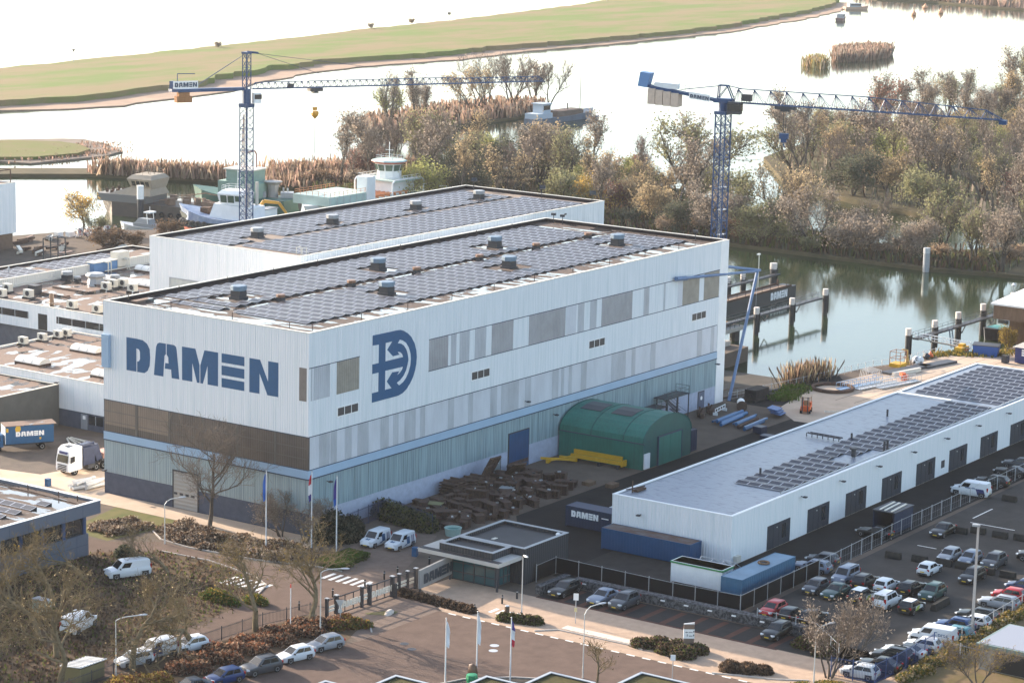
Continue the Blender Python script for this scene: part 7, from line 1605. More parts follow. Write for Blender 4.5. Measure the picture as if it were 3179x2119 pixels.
t = thing('steel_ring', 'large dark steel ring lying on the quay yard', 'ring', (119, -8.9, 0)); MB().ring((0, 0, .3), 3.2, .28, 'z', 28, 6).build('ring_tube', rust, t, world=False)
t = thing('tube_frames', 'bundle of bent white tube frames on the quay yard', 'frames', (131, -9.6, 0)); mb = MB()
for k in range(6): mb.path([(-2 + k * .6, -1.5, .1), (-2 + k * .6, -1.2, 1.3), (-1.4 + k * .6, 1.2, 1.5), (-1.2 + k * .6, 1.5, .1)], .05, 4)
mb.build('tube', light_grey, t, world=False)
tag(MB().rbox((133.2, -14.4, .4), (1.6, .9, .8), .3).rbox((132.8, -14.2, 1.0), (.9, .7, .5), 1).build('orange_bag', M('orange_bag_fabric', (.60, .12, .04), .7)), 'orange bag on the gangway sections at the quay', 'bag')
for x, y, l, h, m, lab in ((110, -4.6, 9, .5, dark_concrete, 'low concrete retaining wall above the grassy slope by the slipway'), (138, -12.4, 7, .6, cream, 'pale beam lying on the quay slabs'), (148, -13.2, 8, .35, dark, 'dark steel grating stack on the sunlit quay slabs'), (140.5, -11.2, 11, .35, dark, 'long dark steel section on the quay slabs')):
    tag(MB().rbox((x, y, h / 2 + .02), (l, .5 if h > .4 else 2, h), rad(-12)).build('quay_beam', m), lab, 'beam')
t = thing('wall_crane_box', 'dark machine housing beside the slipway head', 'machine', (104.5, -3.4, 0)); mb = MB(); mb.box(-2, -1, .4, 2, 1, 1.8); mb.tube((-2.4, 0, .9), (2.6, 0, 1.4), .3, n=8); mb.box(-2.6, -1.2, 0, 2.6, 1.2, .4); mb.build('machine_body', M('rust_black', (.03, .027, .027), .8, var=.3, scale=2), t, world=False)
# concrete jersey blocks
JB = None
for i, (x, y, l) in enumerate(((36.5, -59.8, 'leftmost dark concrete block in the aisle row by the fence'), (37.0, -63.0, 'dark concrete block second from the fence'), (37.4, -65.9, 'dark concrete block in front of the silver hatchback of the short row'), (37.6, -68.3, 'dark concrete block in front of the pale silver small car'), (37.3, -71.4, 'dark concrete block in front of the slate grey crossover'), (37.4, -74.0, 'dark concrete block at the aisle end of the short row'),
                          (20.6, -72.9, 'dark concrete block right of the lower small black car'), (22.4, -72.9, 'dark concrete block beside the dark green off roader'), (53.6, -63.0, 'dark concrete block left of the pole in the upper row'), (53.4, -66.0, 'dark concrete block in the middle of the upper row'), (53.8, -68.6, 'dark concrete block at the right of the upper row'), (71.1, -59.5, 'dark concrete block near the white delivery van across the fence'), (52.2, -61.2, 'dark concrete block directly beside the black saloon'))):
    rz = 0 if i in (6, 7) else PI / 2
    if JB is None:
        JB = thing('concrete_block', l, 'concrete block', (x, y, 0), rz, 'dark concrete blocks in the car park')
        MB().loft([[(xx, yy, z) for yy, z in ((-.35, 0), (.35, 0), (.35, .3), (.2, .8), (-.2, .8), (-.35, .3))] for xx in (-.95, .95)]).build('block_body', M('mossy_block', (.035, .033, .03), .95, var=.3, scale=2), JB, world=False)
    else: dup(JB, (x, y, 0), rz, l)
# left yard goods
random.seed(9)
for k in range(10):
    a = random.uniform(-.25, .35); x0, y0 = 1.0 + random.uniform(-1, 1), 36.6 + (k % 5 - 2) * .55; ln = random.uniform(4, 6.5)
    tag(MB().tube((x0 - ln / 2 * .8, y0 + ln / 2 * a, .3 + (k // 5) * .45), (x0 + ln / 2 * .8, y0 - ln / 2 * a, .3 + (k // 5) * .45), .22, n=8).build('pipe', M('pale_pipe', (.55, .53, .50), .5, var=.08, scale=2)), 'pale pipe in the loose heap at the front left corner of the hall', 'pipe', 'pale pipes heaped at the corner of the hall')
tag(MB().box(-2.6, 40.6, 0, -2.0, 41.2, 1.0).build('blue_barrel', logo_blue), 'small blue box on the sunlit paving beside the office roof', 'box')
for k in range(5): tag(MB().rbox((16.5 + k * .5, 55.5 - k * .2, .18 + .1 * (k % 2)), (4.5, .18, .16), .9 + .15 * k).build('plank', cream), 'pale plank in the loose pile behind the box truck', 'plank', 'planks behind the box truck')
for k in range(26):
    x, y = random.uniform(128, 150), random.uniform(166, 189)
    if x < 134 and y > 182: continue
    m = random.choice([rust, rust, M('pinkish_profile', (.34, .22, .17), .7), dark, cream]); ln = random.uniform(2, 7)
    t = MB(); t.rbox((x, y, .4 + random.random() * .5), (ln, random.uniform(.2, .9), random.uniform(.2, .8)), random.gauss(.4, .25)); t.rbox((x, y, .2), (ln * .5, .4, .4), random.gauss(.4, .3))
    tag(t.build('steel_stock', m), 'rusty steel stock lying in rows on the left storage yard by the water', 'steel stock', 'steel stock on the left storage yard')
for x, y, l in ((152.2, 183.4, 'cluster of white and red racked outboard frames under the golden tree, left'), (157, 181.8, 'cluster of white and red racked frames on the left yard, right')):
    t = thing('machine_rack', l, 'rack', (x, y, 0)); mb = MB()
    for k in range(16): mb.rbox((random.uniform(-2.2, 2.2), random.uniform(-1.4, 1.4), random.uniform(.4, 2)), (random.uniform(.3, 1.2), random.uniform(.2, .8), random.uniform(.3, .9)), random.uniform(0, 3))
    mb.build('rack_load', M('white_red_goods', (.62, .60, .58), .6, col2=(.40, .16, .13), scale=1.4, thr=(.5, .6)), t, world=False)
    mb = MB()
    for k in range(6): mb.tube((random.uniform(-2, 2), random.uniform(-1, 1), 0), (random.uniform(-2.4, 2.4), random.uniform(-1, 1), 2.3), .07, n=4)
    mb.build('rack_frame', dark, t, world=False)
for x, y, l in ((149, 187.6, 'pair of white boxes on the left yard, left'), (151, 186.2, 'pair of white boxes on the left yard, right')): tag(MB().box(x, y, 0, x + 1.6, y + 1.2, 1.0).build('white_crate', white_plain), l, 'crate')
t = thing('scaffold_tower', 'dark scaffold posts on the left storage yard behind the solar roof', 'scaffold', (124, 164, 0)); mb = MB()
for x in (-2, 0, 2):
    for y in (-1, 1): mb.tube((x, y, 0), (x, y, 5.2), .12, n=4)
for z in (1.8, 3.6, 5.2): mb.path([(-2, -1, z), (2, -1, z), (2, 1, z), (-2, 1, z), (-2, -1, z)], .08, 4)
mb.build('scaffold_frame', dark, t, world=False)
t = thing('rowing_boat', 'pale open boat standing in the alley between the two left buildings', 'boat', (66.5, 113.5, 0)); t.location = (50.0, 93.5, .6); t.rotation_euler = (0, 0, rad(80))
mb = MB(); hull(mb, 11, 2.6, -.1, 1.2, .5, .7, .4); mb.build('hull', M('pale_boat_hull', (.45, .42, .36), .6), t, world=False); MB().box(-4.4, -.8, 1.21, 2.5, .8, 1.25).build('boat_inside', grey, t, world=False)
t = thing('utility_hut', 'small hut with a white ribbed roof among the bare trees at the lower left', 'hut', (-55, -16, 0)); MB().box(-1.7, -1.3, 0, 1.7, 1.1, 1.5).build('hut_wall', M('moss_yellow_wall', (.22, .19, .10), .8), t, world=False); mb = MB(); mb.rbox((0, -.1, 1.62), (3.8, 2.8, .1), 0, 0, -.12); k = mb.build('hut_roof', white_plain, t, world=False)
mb = MB()
for q in range(9): mb.rbox((-1.7 + q * .42, -.1, 1.70), (.07, 2.8, .06), 0, 0, -.12)
mb.build('roof_rib', grey, k, world=False)
t = thing('cable_box', 'pale green cabinet half hidden among the bare trees at the lower left', 'cabinet', (-42, 2.5, 0)); MB().box(-.5, -1, 0, .5, 1, 1.5).build('cabinet_body', M('sage_cabinet', (.25, .32, .28), .7), t, world=False); MB().box(-.55, -1.05, 1.5, .55, 1.05, 1.58).build('cabinet_lid', grey, t, world=False)
t = thing('green_marker', 'green faceted cone with white lettering at the traffic island', 'marker', (-34.3, -48.6, 0)); MB().lathe([(.35, 0), (.62, 1.35), (.55, 1.7), (.3, 1.75)], n=10).build('cone_body', green_paint, t, world=False)
mb = MB()
for k in range(4): mb.rbox((-.50, .12 - k * .1 - .14, 1.08), (.03, .06, .16), .5)
mb.build('lettering', white_plain, t, world=False)
t = thing('propeller_sculpture', 'brown upright bronze blade standing on the traffic island', 'sculpture', (-31.9, -47.0, 0)); mb = MB(); mb.lathe([(.05, -.95), (.5, -.75), (.62, 0), (.5, .75), (.05, .95)], n=10); mb.v = [(x * .35, y, z + .95) for x, y, z in mb.v]; mb.build('blade', M('bronze_brown', (.14, .075, .045), .5), t, world=False, smooth=.7)
t = thing('stone_planter', 'white square planter on the traffic island at the bottom edge', 'planter', (-37.1, -47.6, 0)); mb = MB(); mb.box(-.6, -.6, 0, .6, .6, .8); mb.build('planter_box', white_plain, t, world=False); MB().box(-.5, -.5, .8, .5, .5, .9).build('planter_soil', M('planter_green', (.10, .16, .05), .9), t, world=False)
sheet('traffic_island', [(-60, -46), (-44, -43.8), (-37, -44.2), (-32, -46), (-28.5, -49.5), (-26, -54), (-25, -58), (-26, -68), (-40, -80), (-60, -70)], 3, M('island_soil', (.07, .06, .05), .95, var=.25, scale=1))
kmb = MB()
ring_ = [(-52, -45), (-44, -43.7), (-37, -44.1), (-32, -45.9), (-28.4, -49.4), (-25.9, -54), (-24.9, -58)]
for (x0, y0), (x1, y1) in zip(ring_, ring_[1:]):
    d = Vector((x1 - x0, y1 - y0)); n_ = Vector((-d.y, d.x)).normalized() * .1
    kmb.prism([(x0 + n_.x, y0 + n_.y), (x0 - n_.x, y0 - n_.y), (x1 - n_.x, y1 - n_.y), (x1 + n_.x, y1 + n_.y)], 0, .13)
struct('island_kerb', kmb, kerb_m)
for x, y in ((-26.3, -34.3), (-27.3, -36.0), (-20.9, -42), (-22.4, -42.9)): sheet('manhole_cover', [(x + .5 * math.cos(a), y + .5 * math.sin(a)) for a in np.linspace(0, 2 * PI, 13)[:-1]], 3, dark if x < -25 else light_grey)
# ---------------------------------------------------------------- vegetation
bark = M('bark_grey_brown', (.10, .085, .072), .9, var=.25, scale=2, stretch=(1, 1, .3))
bark_pale = M('bark_pale_mottled', (.23, .18, .11), .85, col2=(.12, .095, .06), scale=2.5)  # pale bark, blotched with darker brown at random
LEAF = {n: M('leaf_' + n, c, .75, var=.34, scale=.22, thr=(.25, .75)) for n, c in {
    'ochre': (.40, .305, .18), 'rust': (.33, .215, .145), 'olive': (.245, .235, .125), 'gold': (.52, .355, .11), 'yellowgreen': (.35, .345, .13), 'greybrown': (.30, .245, .195), 'red': (.29, .155, .12), 'dark': (.105, .11, .075), 'purple': (.21, .16, .15), 'conifer': (.014, .024, .015), 'hedge': (.075, .13, .02), 'heather': (.15, .10, .066), 'heather_dark': (.07, .048, .036), 'redbush': (.19, .08, .045), 'weed': (.25, .175, .04), 'moss': (.10, .11, .035), 'straw': (.42, .31, .215), 'pinkreed': (.40, .26, .20)}.items()}
for m in LEAF.values():
    N_, L_ = m.node_tree.nodes, m.node_tree.links; bs = N_['Principled BSDF']; bs.inputs['Specular IOR Level'].default_value = .1
    tb = N_.new('ShaderNodeBsdfTranslucent'); mx = N_.new('ShaderNodeMixShader'); mx.inputs[0].default_value = .42
    L_.new(bs.inputs['Base Color'].links[0].from_socket, tb.inputs['Color']); L_.new(bs.outputs[0], mx.inputs[1]); L_.new(tb.outputs[0], mx.inputs[2])
    L_.new(mx.outputs[0], [n for n in N_ if n.type == 'OUTPUT_MATERIAL'][0].inputs['Surface'])
TWIG = M('twig_brown', (.19, .15, .12), .9, var=.2, scale=.3)
TWIG_P = M('twig_pale', (.20, .145, .075), .9, var=.25, scale=.5)

def grow(seed, H, stems=1, lean=.25, lev=3, nb=(7, 6, 5), ratio=(.55, .5, .5), ang=(.75, .8, .85), r0=.28, start=.25, up_=.12, wob=.16, leaf=0, lsize=.3, lspread=.7, twr=.02, crownstart=0.):
    """branching skeleton: returns (wood mesh, crown mesh)"""
    rng = random.Random(seed); wood = MB(); crown = MB(); tips = []
    def rv(): return Vector((rng.gauss(0, 1), rng.gauss(0, 1), rng.gauss(0, 1)))
    def branch(p, d, Ln, r, level):
        nseg = (6, 5, 4, 3)[min(level, 3)]; pts = [p]; dirs = [d]
        for k in range(nseg):
            d = (d + rv() * wob + Vector((0, 0, up_ * (1 if level else .5)))).normalized(); p = p + d * (Ln / nseg); pts.append(p); dirs.append(d)
        tgt = wood if level < lev - 1 else crown; tgt.m = 0
        for k in range(nseg):
            ra = max(twr, r * (1 - .75 * k / nseg)); rb_ = max(twr * .6, r * (1 - .75 * (k + 1) / nseg))
            tgt.tube(pts[k], pts[k + 1], ra, rb_, (7, 5, 4, 3)[min(level, 3)], cap=False)
        if level < lev:
            n = nb[level]
            for j in range(n):
                t = start + (1 - start) * (j + rng.random()) / n if level == 0 else .2 + .8 * (j + rng.random()) / n
                f_ = min(t, .999) * nseg; k = int(f_); q = pts[k].lerp(pts[k + 1], f_ - k)
                ax = dirs[k + 1].cross(rv()).normalized(); a = ang[level] * rng.uniform(.65, 1.25)
                nd = (Matrix.Rotation(a, 3, ax) @ dirs[k + 1]).normalized()
                l = Ln * ratio[level] * rng.uniform(.7, 1.25) * (1.15 - .6 * t if level == 0 else 1)
                branch(q, nd, l, max(twr, r * .5 * (1 - .5 * t)), level + 1)
        else:
            tips.extend(pts[1:])
    for s in range(stems):
        a = 2 * PI * s / stems + rng.random(); tilt = lean * rng.uniform(.5, 1.2) if stems > 1 else lean * .2
        d = Vector((math.cos(a) * math.sin(tilt), math.sin(a) * math.sin(tilt), math.cos(tilt)))
        off = Vector((math.cos(a), math.sin(a), 0)) * (.25 if stems > 1 else 0)
        branch(off, d, H * rng.uniform(.82, 1) * (.62 if lev >= 3 or stems > 1 else .8), r0 if stems == 1 else r0 * .7, 0)
    crown.m = 1
    for k in range(leaf):
        p = rng.choice(tips) + rv() * lspread * .5; u = rv().normalized() * lsize * rng.uniform(.5, 1.2); w = u.cross(rv()).normalized() * lsize * rng.uniform(.4, .8)
        crown.add([p - u * .5 - w * .5, p + u * .5 - w * .4, p + u * .6 + w * .5, p - u * .4 + w * .5], [(0, 1, 2, 3)])
    # normalise to height H
    zm = max(p[2] for p in crown.v); s_ = H / zm
    for mb in (wood, crown): mb.v = [(x * s_, y * s_, z * s_) for x, y, z in mb.v]
    return wood, crown
PROTO = {}
def proto(name, tw=None, bk=None, **kw):
    w, c = grow(**kw); PROTO[name] = (w.mesh('trunk', bk or bark), c.mesh('crown', [tw or TWIG, LEAF['ochre']]), kw['H'])
for s_ in range(3): proto('willow%d' % s_, seed=20 + s_, H=15, stems=4 + s_ % 2, lean=.42, nb=(7, 6, 5), ratio=(.48, .5, .5), ang=(.55, .6, .7), r0=.30, start=.22, leaf=1700, lsize=.32, lspread=1.0, twr=.03, up_=.15)
for s_ in range(3): proto('tall%d' % s_, seed=40 + s_, H=19, stems=1 + (s_ == 2), lean=.25, nb=(14, 6, 5), ratio=(.36, .5, .55), ang=(.75, .7, .8), r0=.30, start=.36, leaf=900, lsize=.30, lspread=.9, twr=.03, up_=.16)
for s_ in range(3): proto('round%d' % s_, seed=60 + s_, H=11, stems=3, lean=.55, nb=(8, 7, 5), ratio=(.55, .5, .5), ang=(.8, .8, .9), r0=.26, start=.12, leaf=3600, lsize=.34, lspread=1.3, twr=.03, up_=.1)
for s_ in range(2): proto('bare%d' % s_, seed=80 + s_, H=16, stems=2 + s_, lean=.3, nb=(9, 7, 6), ratio=(.5, .5, .5), ang=(.6, .65, .7), r0=.30, start=.28, leaf=350, lsize=.28, lspread=.6, twr=.026, up_=.16)
for s_ in range(2): proto('shrub%d' % s_, seed=90 + s_, H=4.2, stems=7, lean=.7, nb=(6, 5, 4), ratio=(.5, .5, .5), ang=(.6, .7, .8), r0=.07, start=.1, leaf=1500, lsize=.26, lspread=.6, twr=.018, up_=.1)
for s_ in range(4): proto('plane%d' % s_, tw=TWIG_P, bk=bark_pale, seed=100 + s_ * 3, H=11, stems=1, lean=.5, lev=4, nb=(9, 6, 5, 4), ratio=(.66, .52, .46, .55), ang=(.8, .75, .8, .85), r0=.26, start=.32, leaf=90, lsize=.13, lspread=.5, twr=.015, up_=.10, wob=.22)
proto('hall_tree', tw=TWIG, seed=131, H=15.2, stems=1, lean=.1, lev=4, nb=(12, 7, 6, 6), ratio=(.66, .58, .5, .5), ang=(.88, .75, .75, .8), r0=.27, start=.28, leaf=0, twr=.016, up_=.12, wob=.17)
proto('young', tw=TWIG_P, bk=bark_pale, seed=140, H=6, stems=1, lean=.1, lev=3, nb=(12, 6, 5), ratio=(.42, .5, .5), ang=(.8, .8, .8), r0=.09, start=.25, leaf=40, lsize=.1, twr=.012, up_=.1)
proto('hazel', tw=TWIG, seed=150, H=9, stems=6, lean=.45, lev=3, nb=(8, 7, 6), ratio=(.5, .5, .5), ang=(.5, .6, .7), r0=.12, start=.3, leaf=900, lsize=.16, twr=.013, up_=.14)
proto('golden', seed=160, H=9, stems=1, lean=.1, lev=3, nb=(10, 7, 6), ratio=(.62, .55, .5), ang=(.85, .8, .8), r0=.22, start=.2, leaf=1700, lsize=.26, lspread=.8, twr=.03, up_=.08)
CNT = [0]
def tree(kind, x, y, z, H, lab, grp=None, leaf='ochre', name='bare_tree', cat='tree', sx=1.):
    a, c, h = PROTO[kind]
    t = thing(name, lab, cat, (x, y, z), random.uniform(0, 6.28), grp); k = H / h; t.scale = (k * sx, k * sx, k)
    inst('trunk', a, t, (0, 0, 0)); o = inst('crown', c, t, (0, 0, 0))
    o.material_slots[1].link = 'OBJECT'; o.material_slots[1].material = LEAF[leaf]; CNT[0] += 1
    return t
def px(x, y, z):
    d = Vector((x, y, z)) - CAM; q = d.dot(fw); return 1589.5 + F_PX * d.dot(rt) / q, 1059.5 - F_PX * d.dot(up) / q
def inside(p, poly):
    x, y = p; r_ = False; j = len(poly) - 1
    for i in range(len(poly)):
        xi, yi = poly[i]; xj, yj = poly[j]
        if (yi > y) != (yj > y) and x < (xj - xi) * (y - yi) / (yj - yi) + xi: r_ = not r_
        j = i
    return r_
def fill(poly, gap, seed, mx=999, pmax=3230):
    rng = random.Random(seed); xs = [p[0] for p in poly]; ys = [p[1] for p in poly]; out = []; tries = 0
    while tries < 26000 and len(out) < mx:
        tries += 1; p = (rng.uniform(min(xs), max(xs)), rng.uniform(min(ys), max(ys)))
        if not inside(p, poly): continue
        u, v = px(*p, 8)
        if u > pmax or u < -80: continue
        if all((p[0] - q[0]) ** 2 + (p[1] - q[1]) ** 2 > gap * gap for q in out): out.append(p)
    return out

# wooded strip across the basin
random.seed(21)
strip = [(254, 22), (252, 55), (253, 120), (255, 190), (263, 211), (292, 221), (308, 210), (325, 188), (319, 142), (298, 110), (275, 76), (270, 52), (272, 44), (288, 34), (302, 22)]
KN = {'ochre': 'tree with thin ochre foliage', 'greybrown': 'nearly bare grey brown tree', 'olive': 'willow with thin olive foliage', 'gold': 'small golden leaved tree', 'yellowgreen': 'bushy yellow green willow', 'rust': 'tree with rust brown foliage', 'dark': 'dark bare twigged tree', 'red': 'tree with red brown foliage', 'purple': 'bare purplish tree'}
def wood_tree(x, y, z, where, grp, near=False):
    r = random.random()
    if near: kind, leaf, H = random.choice([('round%d', 'olive', 11), ('round%d', 'greybrown', 10), ('willow%d', 'ochre', 14), ('willow%d', 'greybrown', 15), ('bare', 'greybrown', 16), ('willow%d', 'olive', 15), ('round%d', 'dark', 9)])
    else: kind, leaf, H = random.choice([('tall%d', 'greybrown', 19), ('tall%d', 'ochre', 17), ('willow%d', 'ochre', 15), ('willow%d', 'greybrown', 15), ('round%d', 'olive', 12), ('round%d', 'ochre', 11), ('bare', 'greybrown', 19), ('tall%d', 'olive', 17), ('round%d', 'gold', 9), ('round%d', 'yellowgreen', 10), ('bare', 'purple', 15), ('tall%d', 'greybrown', 20), ('willow%d', 'olive', 14), ('round%d', 'dark', 11), ('round%d', 'red', 9)])
    k = kind % random.randrange(3) if '%' in kind else kind + str(random.randrange(2))
    tree(k, x, y, z, H * random.uniform(.85, 1.15), KN[leaf] + ' ' + where, KN[leaf].replace('tree', 'trees') + ' ' + where, leaf, 'willow_tree' if 'willow' in kind else 'wood_tree', sx=random.uniform(.9, 1.15))
pts = fill(strip, 11.2, 4)
for x, y in pts: wood_tree(x, y, -1.7, 'on the strip of land across the basin', '', near=y < 110)
# far edge of the strip: taller bare trees standing against the water
for x, y, H, k, l in ((290, 196, 20, 'willow1', 'tall olive willow in front of the willow island'), (300, 214, 15, 'bare1', 'wide bare vase shaped tree left of the white wheelhouse roof'), (296, 186, 19, 'tall0', 'tall thin ochre tree among the reeds right of the wheelhouse'), (306, 172, 18, 'willow2', 'tall ochre willow in front of the grey motor barge'), (303, 160, 15, 'willow0', 'ochre willow to the right below the grey motor barge')):
    tree(k, x, y, -1.7, H, l, None, 'ochre' if 'ochre' in l else 'greybrown' if 'bare' in l else 'olive', 'willow_tree')
tree('willow0', 318, 134, -1.6, 21, 'big olive leaved willow with a leaning trunk beside the right crane', None, 'olive', 'willow_tree', sx=1.25)
tree('round1', 268, 132, -1.6, 10, 'round orange gold leaved tree beyond the rear hall corner', None, 'gold', 'gold_tree'); tree('round2', 276, 126, -1.6, 10, 'pale gold bushy tree left of the right crane mast', None, 'ochre', 'gold_tree')
tree('bare0', 268, 60, -1.7, 13, 'dark leaning forked tree at the gap of bright channel water', None, 'dark', 'bare_tree', sx=1.2).rotation_euler = (.35, .1, 1.2)
# main wood
wood = [(346, 12), (322, 52), (323, 68), (337, 97), (354, 123), (396, 151), (450, 163), (505, 167), (560, 172), (625, 172), (720, 150), (700, -60), (430, -60)]
for x, y in fill(wood, 12.6, 8, 235): wood_tree(x, y, -1.3, 'in the big autumn wood behind the channel', '')
for x, y, H, k, leaf, l in ((452, 150, 21, 'tall2', 'red', 'tall red brown leaved tree rising above the crane jib'), (610, 168, 22, 'bare0', 'greybrown', 'tall bare tree at the top right corner of the wood'), (395, 146, 18, 'bare1', 'greybrown', 'bare tree standing at the water end of the wood'), (480, 160, 19, 'tall1', 'greybrown', 'leaning bare tree at the upper edge of the wood')):
    tree(k, x, y, -1.3, H, l, None, leaf, 'wood_tree')
# willow island
for i, (x, y, H, k, leaf, l) in enumerate(((379, 276, 18, 'bare0', 'greybrown', 'tall bare willow at the left end of the willow island'), (384, 279, 14, 'willow1', 'yellowgreen', 'pale yellow green willow low at the left end of the willow island'), (390, 274, 19, 'tall0', 'greybrown', 'tall upright tree second on the willow island'), (401, 279, 14, 'willow2', 'greybrown', 'grey brown willow in the left half of the willow island'), (436, 285, 17, 'willow0', 'ochre', 'ochre willow in the middle of the willow island'), (447, 288, 20, 'bare1', 'greybrown', 'broad bare willow in the middle of the willow island'), (457, 285, 20, 'bare0', 'greybrown', 'tallest bare willow on the willow island'), (466, 290, 18, 'bare1', 'greybrown', 'slim bare willow right of the tallest on the willow island'), (471, 279, 17, 'bare0', 'greybrown', 'spreading bare tree at the right end of the willow island'), (476, 288, 16, 'willow1', 'greybrown', 'bare tree farthest right on the willow island'))):
    tree(k, x, y, -1.8, H, l, None, leaf, 'willow_tree')
# shrubs along the strip front and islands
for x, y in fill(strip, 7.5, 14, 60):
    if x > 262 and random.random() < .5: continue
    lf = random.choice(['dark', 'greybrown', 'olive', 'moss', 'heather', 'straw']); tree('shrub%d' % random.randrange(2), x, y, -1.7, random.uniform(2.6, 5), 'low tangled shrub under the trees on the strip of land across the basin', 'shrubs on the strip of land across the basin', lf, 'shrub', 'shrub', sx=1.3)
tree('golden', 160, 191, 0, 9.5, 'golden leaved tree alone on the left shore', None, 'gold', 'golden_tree'); tree('round0', 161, 187.5, -.5, 4.6, 'round olive bush beside the golden tree on the left shore', None, 'olive', 'bush', 'bush', sx=.9)
for x, y, H, l in ((146, 171, 5, 'bare shrub behind the solar roof on the left, larger one'), (151, 168, 3.5, 'thin shrub on the left yard near the rear hall corner'), (166, 172, 4, 'sparse shrub at the left corner of the rear hall')): tree('shrub0', x, y, 0, H, l, None, 'heather', 'shrub', 'shrub', sx=1.3)

# reeds and undergrowth: nobody could count the stems
def reeds(name, spots, lab, mats, h=2.6, w=.45, n=1):
    mb = MB(); rng = random.Random(len(spots))
    for x, y, z, k in spots:
        for q in range(n):
            xx, yy = x + rng.gauss(0, .8), y + rng.gauss(0, .8); hh = h * k * rng.uniform(.6, 1.15); a = rng.uniform(0, PI); ww = w * rng.uniform(.5, 1.2); dx, dy = math.cos(a) * ww / 2, math.sin(a) * ww / 2; lx, ly = rng.gauss(0, .18) * hh, rng.gauss(0, .18) * hh
            mb.m = rng.randrange(len(mats)); mb.add([(xx - dx, yy - dy, z), (xx + dx, yy + dy, z), (xx + dx * .6 + lx, yy + dy * .6 + ly, z + hh), (xx - dx * .5 + lx, yy - dy * .5 + ly, z + hh * .9)], [(0, 1, 2, 3)])
    o = mb.build(name, mats, None, loc=(0, 0, 0)); o['kind'] = 'stuff'; return o
def spread(poly, n, z, seed, k=lambda x, y: 1.):
    rng = random.Random(seed); xs = [p[0] for p in poly]; ys = [p[1] for p in poly]; out = []
    while len(out) < n:
        p = (rng.uniform(min(xs), max(xs)), rng.uniform(min(ys), max(ys)))
        if inside(p, poly): out.append((*p, z, k(*p)))
    return out
def band(a, b_, n, z, wd, seed, k=1.):
    rng = random.Random(seed); out = []
    for i in range(n):
        t = rng.random(); out.append((a[0] + (b_[0] - a[0]) * t + rng.gauss(0, wd), a[1] + (b_[1] - a[1]) * t + rng.gauss(0, wd), z, k * rng.uniform(.7, 1.1)))
    return out
RM = [LEAF['straw'], LEAF['pinkreed'], LEAF['heather']]
sp = band((242, 264), (256, 232), 2300, -1.7, 1.6, 1, 1.15) + band((266, 226), (300, 206), 2600, -1.7, 3.5, 2, 1.25) + band((258, 215), (275, 208), 900, -1.7, 3, 3, .9) + band((256, 232), (261, 210), 350, -1.7, 1.5, 4, .5)
reeds('reeds', sp, '', RM, 3.4, .55)
sp = spread([(254, 22), (250.5, 40), (251, 75), (252, 120), (254, 205), (263, 211), (268, 190), (266, 120), (262, 55), (272, 30)], 4200, -1.75, 5) + spread(strip, 2600, -1.7, 6)
reeds('undergrowth', sp, '', [LEAF['dark'], LEAF['moss'], LEAF['heather'], LEAF['heather_dark']], 1.8, .6)
reeds('undergrowth', spread(wood, 9000, -1.3, 7), '', [LEAF['dark'], LEAF['dark'], LEAF['greybrown'], LEAF['heather_dark']], 2.6, .8)
reeds('scrub', spread([(373, 280), (382, 268), (404, 269), (435, 269.5), (462, 275), (475, 284), (472, 295), (440, 299), (400, 296), (380, 289)], 2600, -1.8, 8), '', [LEAF['rust'], LEAF['greybrown'], LEAF['pinkreed'], LEAF['heather_dark']], 3.2, .9)
reeds('reeds', spread([(766, 326), (742, 313), (724, 304.5), (745, 299), (766, 302), (785, 308), (799, 317), (785, 325)], 7000, -2.5, 9, lambda x, y: random.uniform(.55, 1)), '', [LEAF['heather'], LEAF['greybrown'], LEAF['pinkreed']], 5.0, .7)
reeds('reeds', spread([(702, 307), (696, 300), (691, 294), (700, 296), (712, 304), (718, 307.5)], 1800, -2.5, 10, lambda x, y: random.uniform(.5, 1)), '', [LEAF['weed'], LEAF['olive'], LEAF['straw']], 4.6, .6)
reeds('reeds', spread([(1150, 390), (1162, 431), (1180, 470), (1180, 511), (1230, 555), (1330, 500), (1260, 380)], 2600, -1.4, 11), '', [LEAF['pinkreed'], LEAF['greybrown'], LEAF['heather']], 5, 2.6)
reeds('reeds', band((246, 303), (292, 309), 500, -2.0, 4, 12, .5) + band((252, 296), (284, 296), 300, -2, 2, 13, .5), '', [LEAF['heather'], LEAF['pinkreed']], 1.6, .5)
reeds('reeds', spread([(117.5, -1.5), (122, -2.6), (128, -3.0), (130, -1.4), (124, .4)], 900, -2.3, 15), '', [LEAF['rust'], LEAF['heather_dark'], LEAF['ochre']], 4.6, .25)
reeds('grass', spread([(106, -5.5), (116, -3.6), (117, -5), (107, -7.4)], 1200, 0, 16), '', [LEAF['hedge'], LEAF['moss']], .7, .3)
reeds('weeds', spread([(153, -9.6), (158, -9.2), (160, -13), (163, -16), (168, -17.2), (162, -18.5), (158.6, -13.4), (157, -11)], 700, 0, 17), '', [LEAF['weed'], LEAF['moss']], .55, .35)
tree('shrub1', 168.5, -16.6, 0, 4.6, 'tall yellowing willow bush between the skip and the timber building', None, 'weed', 'bush', 'bush', sx=.6)
for i, (x, y) in enumerate(((700, 545), (742, 553), (560, 516))): tree('shrub0', x, y - 15, -.4, 3, ('larger lone shrub on the far edge of the meadow', 'lone shrub pair on the far edge of the meadow', 'tiny lone shrub on the far edge of the meadow')[i], None, 'greybrown', 'shrub', 'shrub')
